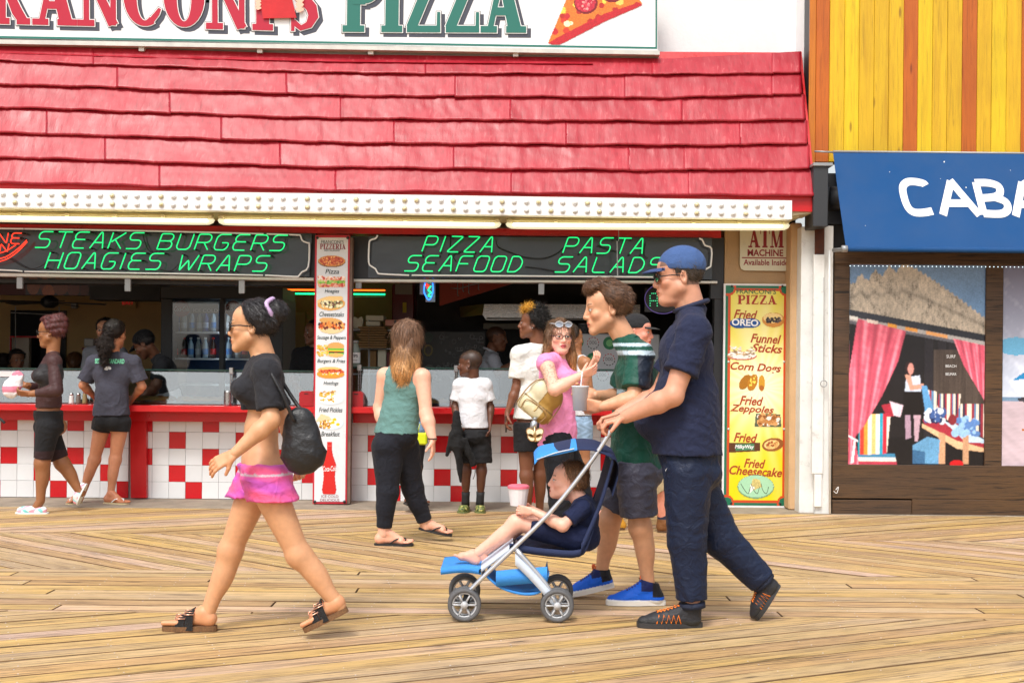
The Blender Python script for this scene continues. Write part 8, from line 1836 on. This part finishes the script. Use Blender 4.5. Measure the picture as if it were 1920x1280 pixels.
# ================================================================ DRINKS FRIDGE
fr_ = thing('drinks_fridge', 'black drinks fridge with two glass doors behind the left counter', 'fridge', tuple(W(415, 700, 13.0))); fr_.location.z = .02
DFg = 12.9
def fbox(nm, x0, x1, y0, y1, Da, Db, m, c=.004, par=fr_): mb = MB(); prect(mb, x0, x1, y0, y1, Da, Db, 0, c); return part(nm, par, mb, m)
fbox('frame_top', 301, 530, 538, 560, DFg, DFg + .75, M_DARKW); fbox('frame_side', 301, 322, 560.3, 790, DFg, DFg + .75, M_DARKW); fbox('frame_side', 502, 530, 560.3, 790, DFg, DFg + .75, M_DARKW); fbox('frame_post', 410.5, 420, 560.3, 760, DFg, DFg + .08, M_DARKW); fbox('base', 322.3, 501.7, 760.3, 900, DFg, DFg + .75, M_DARKW)
cv = Canvas(70, 70, (150, 170, 176), False); m_ = cv.y > .16 + .04 * np.sin(cv.x * 9 + 1) + .02 * np.sin(cv.x * 31); cv.put(m_, (34, 96, 150), .08); m_ = cv.y > .34 + .05 * np.sin(cv.x * 7); cv.put(m_, (20, 60, 104), .1)
cv.place('back_print', 412, 650, DFg + .60, 186, 190, fr_, mat('fridge_print', vcol=True, rough=.5), 0, 0)
mb = MB(); mb.tube([W(330, 556, DFg + .10), W(498, 557, DFg + .10)], .012, 8); mb.tube([W(416, 566, DFg + .12), W(416, 750, DFg + .12)], .012, 8); part('lamp_strip', fr_, mb, mat('fridge_lamp', (1, 1, 1), .3, emit=(.85, .93, 1.0), estr=5.0), True)
for y in (622, 671.5, 720): mb = MB(); prect(mb, 323, 501, y, y + 3, DFg + .14, DFg + .58); part('shelf', fr_, mb, mat('white_wire_shelf', (.55, .58, .62), .5))
for x0, x1 in ((323.5, 410), (420.5, 501)):
    mb = MB(); P = [W(x0, 561, DFg + .01), W(x1, 561, DFg + .01), W(x1, 759, DFg + .01), W(x0, 759, DFg + .01)]; mb.add(P, [(3, 2, 1, 0)]); part('glass_door', fr_, mb, M_GLASS)
    mb = MB(); prect(mb, x0, x1, 571, 587, DFg + .03, DFg + .035); part('header_print', fr_, mb, mat('grey_header', (.10, .11, .12), .5)); mb = MB(); mb.lathe([(.085, 0), (.085, .004)], W(x0 + 17, 579, DFg + .03), 20, 'Y'); part('disc_print', fr_, mb, mat('dull_red', (.20, .03, .03), .5))
    put_text('Coca-Cola', x0 + 17, 579, DFg + .024, 27, 9, M_RIM, fr_, bold=.01, shear=.3); put_text('ICE COLD', x0 + 62, 582, DFg + .024, 46, 6, M_RIM, fr_)
btm = MB(); btm.lathe([(.030, 0), (.031, .11), (.027, .15), (.013, .19), (.013, .205)], (0, 0, 0), 10, 'Z', 0, True); btm.lathe([(.015, .203), (.015, .222)], (0, 0, 0), 10, 'Z', 1); btm.lathe([(.0315, .04), (.0315, .10)], (0, 0, 0), 10, 'Z', 2, False)
BM = {}
for nm, cb, cc, cl in (('cola', (.02, .008, .006), (.5, .01, .01), (.45, .01, .02)), ('water', (.30, .42, .52), (.6, .65, .7), (.05, .2, .5)), ('pale', (.35, .40, .42), (.7, .7, .7), (.5, .55, .6)), ('blue', (.02, .08, .30), (.5, .5, .55), (.4, .5, .7))):
    BM[nm] = btm.mesh('bottle', [mat(nm + '_body', cb, .15), mat(nm + '_cap', cc, .4), mat(nm + '_label', cl, .4)], True)
for y, kinds, xs in ((622, ['blue', 'pale', 'water', 'pale', 'blue', 'water'], [331, 345, 359, 373, 387, 401]), (671.5, ['cola', 'cola', 'water', 'pale', 'water', 'cola'], [330, 344, 358, 371, 386, 400]), (622, ['pale', 'blue', 'pale', 'water', 'pale'], [430, 446, 461, 476, 490]), (671.5, ['water', 'pale', 'cola', 'water', 'pale'], [430, 445, 460, 475, 490])):
    for qi, (x, k) in enumerate(zip(xs, kinds)):
        o = link('drink_bottle', BM[k], None, W(x, y, DFg + .25) + Vector((0, random.uniform(-.03, .03), .001))); sh_ = 'upper' if y == 622 else 'lower'; sd_ = 'left' if x < 415 else 'right'
        tag(o, {'cola': 'dark cola bottle with a red label', 'water': 'clear water bottle with a blue label', 'pale': 'pale bottle with a light label', 'blue': 'blue bottle with a pale label'}[k] + ', ' + ('first', 'second', 'third', 'fourth', 'fifth', 'sixth')[qi] + ' on the ' + sh_ + ' shelf, ' + sd_ + ' fridge door', 'bottle', 'bottles in the drinks fridge')

# ================================================================ COUNTER THINGS
CTZ = CT + .0008
def shaker(px, D, body, label, h=.10):
    t_ = thing('shaker', label, 'shaker', tuple(W(px, 757, D)), 'glass shakers on the counter'); t_.location.z = CTZ; t_.location.y = D - CAMD
    mb = MB(); mb.lathe([(.024, 0), (.024, .01), (.018, h * .72), (.017, h * .76)], (0, 0, 0), 12); mb.build('glass_body', body, t_, smooth=True); mb = MB(); mb.lathe([(.0185, h * .76), (.0185, h * .86), (.012, h * .97), (.002, h)], (0, 0, 0), 12); mb.build('metal_cap', M_STEEL, t_, smooth=True)
M_SALT = mat('salt_glass', (.70, .70, .68), .15); M_PEP = mat('pepper_glass', (.16, .13, .11), .15); M_OREG = mat('herb_glass', (.28, .22, .10), .2); M_CHIL = mat('chilli_glass', (.45, .20, .10), .2)
shaker(134, 10.98, M_SALT, 'salt shaker on the left counter, nearest the woman in the mesh top'); shaker(147, 11.0, M_PEP, 'pepper shaker on the left counter between the salt and the herb shaker'); shaker(159, 11.02, M_OREG, 'taller herb shaker by the elbow of the girl in the grey tee', .12)
shaker(1096, 10.98, M_PEP, 'pepper shaker on the right counter, left of a row of three', .11); shaker(1107, 11.0, M_SALT, 'salt shaker in the middle of three on the right counter', .11); shaker(1118.5, 11.0, M_CHIL, 'orange spice shaker at the right of three on the counter', .11)
def ribbed(px, D, h, label, par=None):
    mb = MB(); p = W(px, 757, D); p.z = CTZ; pr = [(.034, 0)]
    for i in range(12): pr += [(.036 if i % 2 else .033, .004 + h * i / 12)]
    mb.lathe(pr + [(.034, h), (.030, h + .004)], p, 16); one('ribbed_tin', mb, M_STEEL, label, 'tin', 'ribbed steel tins', True)
ribbed(427, 11.0, .125, 'ribbed steel tin on the left counter beside the steel bracket'); ribbed(850, 10.98, .12, 'ribbed steel tin on the right counter beside the boy in the white t-shirt')
def napkin(px, D, label):
    t_ = thing('napkin_dispenser', label, 'dispenser', tuple(W(px, 757, D)), 'red napkin dispensers on the counter'); t_.location.z = CTZ; t_.location.y = D - CAMD
    mb = MB(); P = [(-.062, 0), (.062, 0), (.062, .115), (.045, .135), (-.045, .135), (-.062, .115)]; mb.prism(P, -.06, .05); mb.build('cover', mat('red_plastic', (.36, .008, .015), .35), t_); mb = MB(); P2 = [(a * .9, b * .93 + .004) for a, b in P]; mb.prism(P2, .051, .11); mb.build('napkin_block', M_WHITE, t_); mb = MB(); mb.box(-.018, .018, -.064, -.06, .108, .116, 0, .002); mb.build('slot', M_BLK, t_)
napkin(576, 10.98, 'dark red napkin dispenser left of the menu board'); napkin(669, 10.98, 'dark red napkin dispenser right of the menu board')
M_PIE = mat('baked_cheese', vcol=True, rough=.5, bump=.8, bscale=50)
def pie(px, D, r, label, greens=False):
    c0 = W(px, 757, D); c0.z = CT + .028; V = [(0, 0, .02)]; C = [(.55, .36, .10)]; n = 36; R_ = 9
    for i in range(1, R_ + 1):
        for k in range(n):
            a = 2 * math.pi * k / n; q = i / R_; z = .016 + .012 * math.sin(9 * a + i * 1.7) * random.random() + (.016 if i == R_ - 1 else 0) - (.016 if i == R_ else 0); V.append((q * r * math.cos(a), q * r * math.sin(a), z)); b = random.random()
            C.append((.62, .34, .10) if i >= R_ - 1 else ((.66, .46, .14) if b < .5 else ((.40, .09, .03) if b < .72 else ((.10, .16, .04) if greens and b < .9 else (.74, .60, .28)))))
    Fc = [(0, 1 + k, 1 + (k + 1) % n) for k in range(n)] + [(1 + (i - 1) * n + k, 1 + i * n + k, 1 + i * n + (k + 1) % n, 1 + (i - 1) * n + (k + 1) % n) for i in range(1, R_) for k in range(n)]
    t_ = thing('pizza', label, 'pizza', tuple(c0), 'whole pizzas behind the glass'); link('crust', raw_mesh('crust', V, Fc, M_PIE, True, np.array(C)), t_); mb = MB(); mb.lathe([(r * .8, -.012), (r * 1.04, -.004), (r * 1.05, 0)], (0, 0, 0), 28); mb.build('tray', M_STEEL, t_, smooth=True)
pie(285, 11.47, .23, 'browned pizza with toppings behind the glass, in front of the bending worker', True); pie(378, 11.47, .23, 'pale cheese pizza behind the glass left of the steel bracket'); pie(800, 11.47, .22, 'cheese pizza behind the glass by the teal top woman'); pie(925, 11.47, .22, 'green topped pizza behind the glass between the boy and the young man', True); pie(485, 11.47, .20, 'cheese pizza behind the glass hidden by the woman in front')
mb = MB(); prect(mb, -3, 29, 696, 706, 11.14, 11.145); nt_ = one('paper_notice', mb, M_WHITE, 'small white paper notice taped to the glass at the far left', 'notice')
# ================================================================ KITCHEN AND SHELVES
def ibox(nm, x0, x1, y0, y1, D0, D1, m, label, cat, group=None, c=.006): mb = MB(); prect(mb, x0, x1, y0, y1, D0, D1, 0, c); return one(nm, mb, m, label, cat, group)
hood = thing('extractor_hood', 'long stainless steel extractor hood over the dark kitchen', 'extractor hood', tuple(W(1000, 585, 13.6)))
mb = MB(); P = [W(x, y, 13.5) for x, y in ((908, 570), (1200, 571), (1200, 600), (912, 600), (905, 590))]; Q = [W(x, y, 14.1) for x, y in ((908, 570), (1200, 571), (1200, 598), (912, 598), (905, 590))]; mb.add(P + Q, [(4, 3, 2, 1, 0), (0, 1, 6, 5), (3, 4, 9, 8), (2, 3, 8, 7), (4, 0, 5, 9)]); part('canopy', hood, mb, M_STEEL)
mb = MB(); mb.add([W(862, 575, 13.9), W(908, 569.5, 13.5), W(905, 590, 13.5), W(863, 595, 13.9)], [(3, 2, 1, 0)]); part('end_panel', hood, mb, mat('greasy_brass_steel', (.30, .26, .14), .3, metal=.7))
mb = MB(); prect(mb, 912, 1200, 596, 600, 13.48, 13.5); part('drip_rail', hood, mb, M_GREY)
ibox('wall_panel', 906, 1010, 606, 617, 13.98, 14.0, mat('cream_lit_panel', (.35, .33, .27), .6), 'pale cream strip panel under the extractor hood', 'panel')
mb = MB(); P = [W(824, 531, 13.0), W(962, 531, 13.0), W(826, 573, 13.0), W(824, 573, 13.0)]; mb.add(P + [p + Vector((0, .05, 0)) for p in P], [(3, 2, 1, 0), (0, 1, 5, 4), (1, 2, 6, 5)]); one('ceiling_bulkhead', mb, mat('orange_red_panel', (.35, .035, .012), .5), 'slanted orange red panel under the ceiling of the right window', 'panel')
rk = thing('hanging_rack', 'thin metal rack of hanging hooks below the right neon sign', 'rack', tuple(W(860, 545, 12.5)))
for x, y0, y1 in ((858, 531, 553), (868, 531, 545), (879, 529, 549), (897, 530, 542)): mb = MB(); mb.tube([W(x, y0, 12.5), W(x, y1, 12.5), W(x + 2, y1 + 2, 12.5)], .005, 6); part('hook', rk, mb, M_GREY, True)
mb = MB(); mb.tube([W(845, 540, 12.5), W(862, 541, 12.5), W(884, 534, 12.5), W(900, 531, 12.5)], .005, 6); part('bar', rk, mb, M_GREY, True)
ex = thing('fire_cabinet', 'dark red cabinet with a yellow tag on the wall behind the teal top woman', 'cabinet', tuple(W(755, 560, 13.2))); mb = MB(); prect(mb, 735, 776, 533, 640, 13.1, 13.5, 0, .01); part('box', ex, mb, mat('deep_red_enamel', (.12, .006, .008), .3)); mb = MB(); prect(mb, 755, 762, 567, 586, 13.08, 13.09); part('yellow_tag', ex, mb, mat('yellow_tag', srgb(190, 170, 20), .5)); mb = MB(); prect(mb, 741, 773, 532, 552, 13.08, 13.09); part('paper_label', ex, mb, mat('dim_paper', (.22, .20, .16), .7))
# back shelf
sh = thing('storage_shelf', 'dark steel storage shelf behind the right counter near the menu board', 'shelf', tuple(W(700, 690, 12.6)))
for y in (617, 652, 700): mb = MB(); prect(mb, 656, 745, y, y + 3, 12.4, 12.9, 0, .003); part('shelf_board', sh, mb, M_GREY)
for x in (660, 692, 741): mb = MB(); mb.tube([W(x, 600, 12.4), W(x, 860, 12.4)], .010, 6); part('post', sh, mb, M_GREY, True)
M_CARD = mat('brown_paper', srgb(146, 112, 70), .8, var=.25, vscale=20); M_PAPW = mat('cream_carton', srgb(206, 200, 176), .7)
cr_ = thing('takeaway_carton', 'open cream folding takeaway carton on the top shelf', 'carton', tuple(W(672, 598, 12.5))); mb = MB(); mb.prism([(W(665, 0, 12.5).x - W(672, 0, 12.5).x, 0), (.04, 0), (.055, .09), (.035, .125), (.0, .10), (-.035, .125), (-.055, .09)], -.05, .05); mb.build('box', M_PAPW, cr_, (0, 0, -.10))
ibox('white_box', 686, 719, 591, 601, 12.4, 12.7, M_PAPW, 'flat white carton with a printed end on the shelf', 'box'); ibox('white_box', 686, 712, 602, 611, 12.38, 12.7, M_PAPW, 'white carton under the flat white carton', 'box'); ibox('pink_box', 722, 760, 599, 611, 12.4, 12.7, mat('pink_card', srgb(214, 150, 130), .7), 'salmon pink box beside the woman in the teal top', 'box')
for i in range(9):
    mb = MB(); x = 671 + (i % 3) * 2; y0 = 612 + i * 4.6; prect(mb, x + random.uniform(-3, 3), x + 56 + random.uniform(-8, 5), y0, y0 + 3.4, 12.32 + random.uniform(-.02, .02), 12.6, 0, .004); o = one('paper_bag', mb, M_CARD, 'folded brown paper bag, ' + ('topmost', 'second from the top', 'third from the top', 'fourth from the top', 'middle one', 'fourth from the bottom', 'third from the bottom', 'second from the bottom', 'lowest')[i] + ' in the shelf stack', 'paper bag', 'stacked brown paper bags')
for x, y, m_, lb in ((697, 657, M_CARD, 'brown box low on the storage shelf, left'), (716, 655, M_PAPW, 'cream box low on the storage shelf, middle'), (733, 660, mat('maroon_box', (.12, .02, .02), .6), 'maroon box low on the storage shelf, right')): ibox('storage_box', x - 8, x + 8, y, y + 42, 12.45, 12.7, m_, lb, 'box')
jar = thing('tip_jar', 'glass tip jar with a white TIPS label on the counter beside the menu board', 'jar', tuple(W(664, 690, 11.25)))
zt_ = W(664, 690.5, 11.2).z; jar.location.z = zt_; mb = MB(); mb.lathe([(.052, 0), (.055, .01), (.055, .17), (.036, .215), (.036, .235)], (0, 0, 0), 16); mb.build('glass', mat('murky_glass', (.20, .24, .20), .1), jar, smooth=True); mb = MB(); mb.lathe([(.040, .232), (.040, .255)], (0, 0, 0), 14); mb.build('lid', M_GREY, jar, smooth=True)
mb = MB(); mb.lathe([(.0565, .05), (.0565, .145)], (0, 0, 0), 16, 'Z', 0, False); mb.build('label_paper', M_WHITE, jar, smooth=True); o = link('lettering', text_mesh('TIPS', 1, .06, .026, .02, 0, 0, M_BLK), jar, (.010, -.058, .115)); o = link('lettering', text_mesh('FOR YOUR', 1, .05, .011, .01, 0, 0, M_BLK), jar, (.010, -.058, .075))
# sticker wall and white sticker board
sb = thing('sticker_wall', 'dark chalkboard wall panel covered with small grey stickers in the kitchen', 'board', tuple(W(850, 660, 13.8)))
cv = Canvas(110, 80, (26, 27, 30), False)
for _ in range(46):
    x, y = random.uniform(.2, .95), random.uniform(.04, .95); r = random.uniform(.018, .042); g_ = random.randint(60, 130); cv.ell(x, y, r, r * 1.3, (g_, g_, g_ + 4), .1); cv.ell(x, y, r * .6, r * .8, (30, 30, 34), .1)
    if random.random() < .5: cv.poly([(x, y + .03), (x + .09, y + .03), (x + .09, y + .06), (x, y + .06)], (g_, g_, g_), .2)
cv.ell(.10, .38, .075, .12, (130, 110, 30), .1); cv.ell(.10, .38, .05, .08, (60, 40, 20), .1); cv.ell(.10, .12, .075, .11, (34, 64, 44), .1); cv.ell(.12, .82, .10, .15, (90, 84, 78), .15)
cv.place('sticker_print', 850, 668, 13.78, 118, 92, sb, M_PRINT, 0, 0); mb = MB(); prect(mb, 790, 910, 620, 716, 13.785, 13.83); part('panel', sb, mb, M_INBLACK)
wb = thing('sticker_board', 'white cooler panel with round green and red ringed stickers behind the right counter', 'board', tuple(W(1150, 690, 12.1)))
mb = MB(); prect(mb, 1076, 1236, 626, 850, 12.05, 12.4, 0, .01); part('panel', wb, mb, mat('dull_white_panel', (.50, .51, .52), .4, var=.06))
for i, (x, y) in enumerate(((1082, 641), (1112, 643), (1143, 643), (1173, 644), (1205, 645), (1084, 671), (1112, 673), (1142, 674), (1173, 675), (1205, 676), (1098, 702), (1130, 703), (1163, 704), (1195, 705))):
    p = W(x, y, 12.05); mb = MB(); mb.lathe([(.064, 0), (.064, .002)], p, 20, 'Y', 0 if i % 2 == 0 else 1); 
    if i % 2 == 0: mb.lathe([(.035, .002), (.035, .004)], p, 12, 'Y', 2)
    part('sticker', wb, mb, [mat('green_sticker', srgb(24, 120, 70), .5, var=.4, vscale=30), mat('white_sticker', (.55, .55, .55), .5), mat('light_green_ink', srgb(110, 180, 110), .5)])
    if i % 2:
        for k in range(10): mb = None
        mb = MB()
        for k in range(12):
            a0, a1 = k * math.pi / 6, k * math.pi / 6 + .34; q_ = lambda a, r: (p.x + r * math.cos(a), p.y - .0035, p.z + r * math.sin(a)); mb.add([q_(a0, .052), q_(a0, .060), q_(a1, .060), q_(a1, .052)], [(0, 1, 2, 3)], 0 if k < 7 else 1)
        part('ring_print', wb, mb, [mat('red_ink', srgb(180, 50, 50), .5), M_BLK]); put_text('DOG', x, y - 1, 12.045, 13, 6, M_BLK, wb)
mb = MB(); p = W(1093, 628, 12.2); mb.lathe([(.05, 0), (.05, .11), (.054, .112)], p, 16); one('steel_pot', mb, M_STEEL, 'steel container standing on the white sticker board cooler', 'pot', smooth=True)
# kitchen neons
bn = thing('beer_neon', 'small red green and blue neon sign hanging in the right window', 'neon sign', tuple(W(804, 545, 11.5)))
for pts, m_ in (([(797, 529), (795, 545), (799, 556), (804, 562), (809, 556), (812, 543), (811, 530)], M_NB), ([(801, 531), (798, 536), (804, 534), (800, 541)], M_NR), ([(808, 536), (803, 544), (808, 548), (803, 554), (808, 556)], M_NG2)):
    mb = MB(); mb.tube(smoothpath([W(x, y, 11.45) for x, y in pts], 4), .0055, 6); part('neon_tube', bn, mb, m_, True)
mb = MB(); prect(mb, 787, 798, 527, 552, 11.5, 11.53); prect(mb, 798.3, 816, 527, 566, 11.52, 11.53); part('backing', bn, mb, M_GREY)
an = thing('atm_led_sign', 'dotted green LED sign reading ATM inside a faint purple ring', 'LED sign', tuple(W(1240, 560, 11.4)))
DOT = {'A': ['01110', '10001', '10001', '11111', '10001', '10001'], 'T': ['11111', '00100', '00100', '00100', '00100', '00100'], 'M': ['10001', '11011', '10101', '10101', '10001', '10001']}
for li, ch_ in enumerate('ATM'):
    mb = MB()
    for r_, row in enumerate(DOT[ch_]):
        for k, b_ in enumerate(row):
            if b_ == '1': p = W(1219 + li * 20 + k * 3.3, 550 + r_ * 4.6, 11.38); mb.lathe([(.006, 0), (.004, .005)], p, 6, 'Y')
    part('led_letter', an, mb, mat('led_green', (.1, .6, .3), .3, emit=(.05, .75, .3), estr=.7))
mb = MB(); mb.tube([W(1243 + 34 * math.cos(a), 560 + 28 * math.sin(a), 11.39) for a in np.linspace(0, 6.283, 40)[:-1]], .004, 6, True); part('purple_ring', an, mb, mat('dim_purple', (.15, .12, .35), .3, emit=(.2, .12, .6), estr=.15), True)
mb = MB(); prect(mb, 1209, 1281, 540, 585, 11.40, 11.41); part('backing', an, mb, M_BLACK)
cn = thing('cove_neon', 'orange and green neon strip lights across the back wall behind the menu board', 'neon light', tuple(W(600, 546, 14.8)))
for y, m_, x0 in ((543, M_NO, 462), (550.5, M_NG2, 527)): mb = MB(); mb.tube([W(x0, y - .2, 14.8), W(722, y + 1.3, 14.8)], .009, 6); part('neon_tube', cn, mb, m_, True)
mb = MB(); mb.tube([W(650, 556, 14.82), W(722, 556, 14.82)], .006, 6); part('grey_strip', cn, mb, M_GREY)  # plain grey tube below the neon strips
# cupboard doors right of the fridge
cb = thing('wall_cupboard', 'tan wall cupboard doors between the drinks fridge and the menu board', 'cupboard', tuple(W(560, 640, 15.3)))
for x0, x1 in ((480, 536), (537, 573), (574, 610), (611, 650)): mb = MB(); prect(mb, x0, x1, 584, 664, 15.28, 15.36, 0, .006); part('door', cb, mb, MATS['tan_cupboard'])
# dining room
fn = thing('ceiling_fan', 'black ceiling fan hanging in the dining room at the far left', 'ceiling fan', tuple(W(92, 566, 14.2))); 
mb = MB(); p = W(93, 566, 14.2); mb.lathe([(.05, -.07), (.10, -.03), (.10, .03), (.04, .07)], p, 14); mb.tube([p, p + Vector((0, 0, .6))], .015, 8); part('motor', fn, mb, M_BLACK, True)
for k in range(5):
    a = k * 2 * math.pi / 5 + .2; d_ = Vector((math.cos(a), math.sin(a), -.02)); s_ = Vector((-math.sin(a), math.cos(a), .12)); mb = MB(); P = [p + d_ * .1 - s_ * .04, p + d_ * .62 - s_ * .065, p + d_ * .62 + s_ * .065, p + d_ * .1 + s_ * .04]; mb.add(P + [q + Vector((0, 0, -.008)) for q in P], [(0, 1, 2, 3), (7, 6, 5, 4), (0, 4, 5, 1), (1, 5, 6, 2), (2, 6, 7, 3), (3, 7, 4, 0)]); part('blade', fn, mb, M_BLACK)
es = thing('exit_sign', 'dim red EXIT sign high on the tan back wall', 'exit sign', tuple(W(240, 567, 15.4))); mb = MB(); prect(mb, 227, 254, 558, 578, 15.42, 15.48, 0, .004); part('box', es, mb, M_INBEIGE); put_text('EXIT', 240, 567, 15.42, 22, 8, mat('dim_red_letters', (.25, .01, .01), .4, emit=(.5, .01, .01), estr=.25), es, bold=.03)
ibox('wall_speaker', 133, 142, 568, 578, 15.4, 15.48, M_GREY, 'small grey wall speaker beside the ceiling fan', 'speaker')
gm = thing('popcorn_machine', 'glass topped snack machine on a dark red base in the dining room', 'snack machine', tuple(W(166, 690, 14.0))); mb = MB(); prect(mb, 157, 176, 634, 650, 13.9, 14.15, 0, .01); part('glass_box', gm, mb, mat('cloudy_glass', (.20, .19, .18), .1)); mb = MB(); prect(mb, 152, 183, 651, 656, 13.85, 14.2, 0, .01); prect(mb, 156, 178, 656.5, 760, 13.9, 14.15, 0, .01); part('base', gm, mb, mat('deep_red_base', (.12, .006, .008), .4))
# kerb side odds: black ball catch on the left counter
mb = MB(); mb.tube(smoothpath([W(-4, 782, 10.8), W(4, 788, 10.78), W(9, 793, 10.78)], 3), .012, 8); one('bag_hook', mb, M_RUB, 'black hook under the red counter at the far left edge', 'hook', smooth=True)
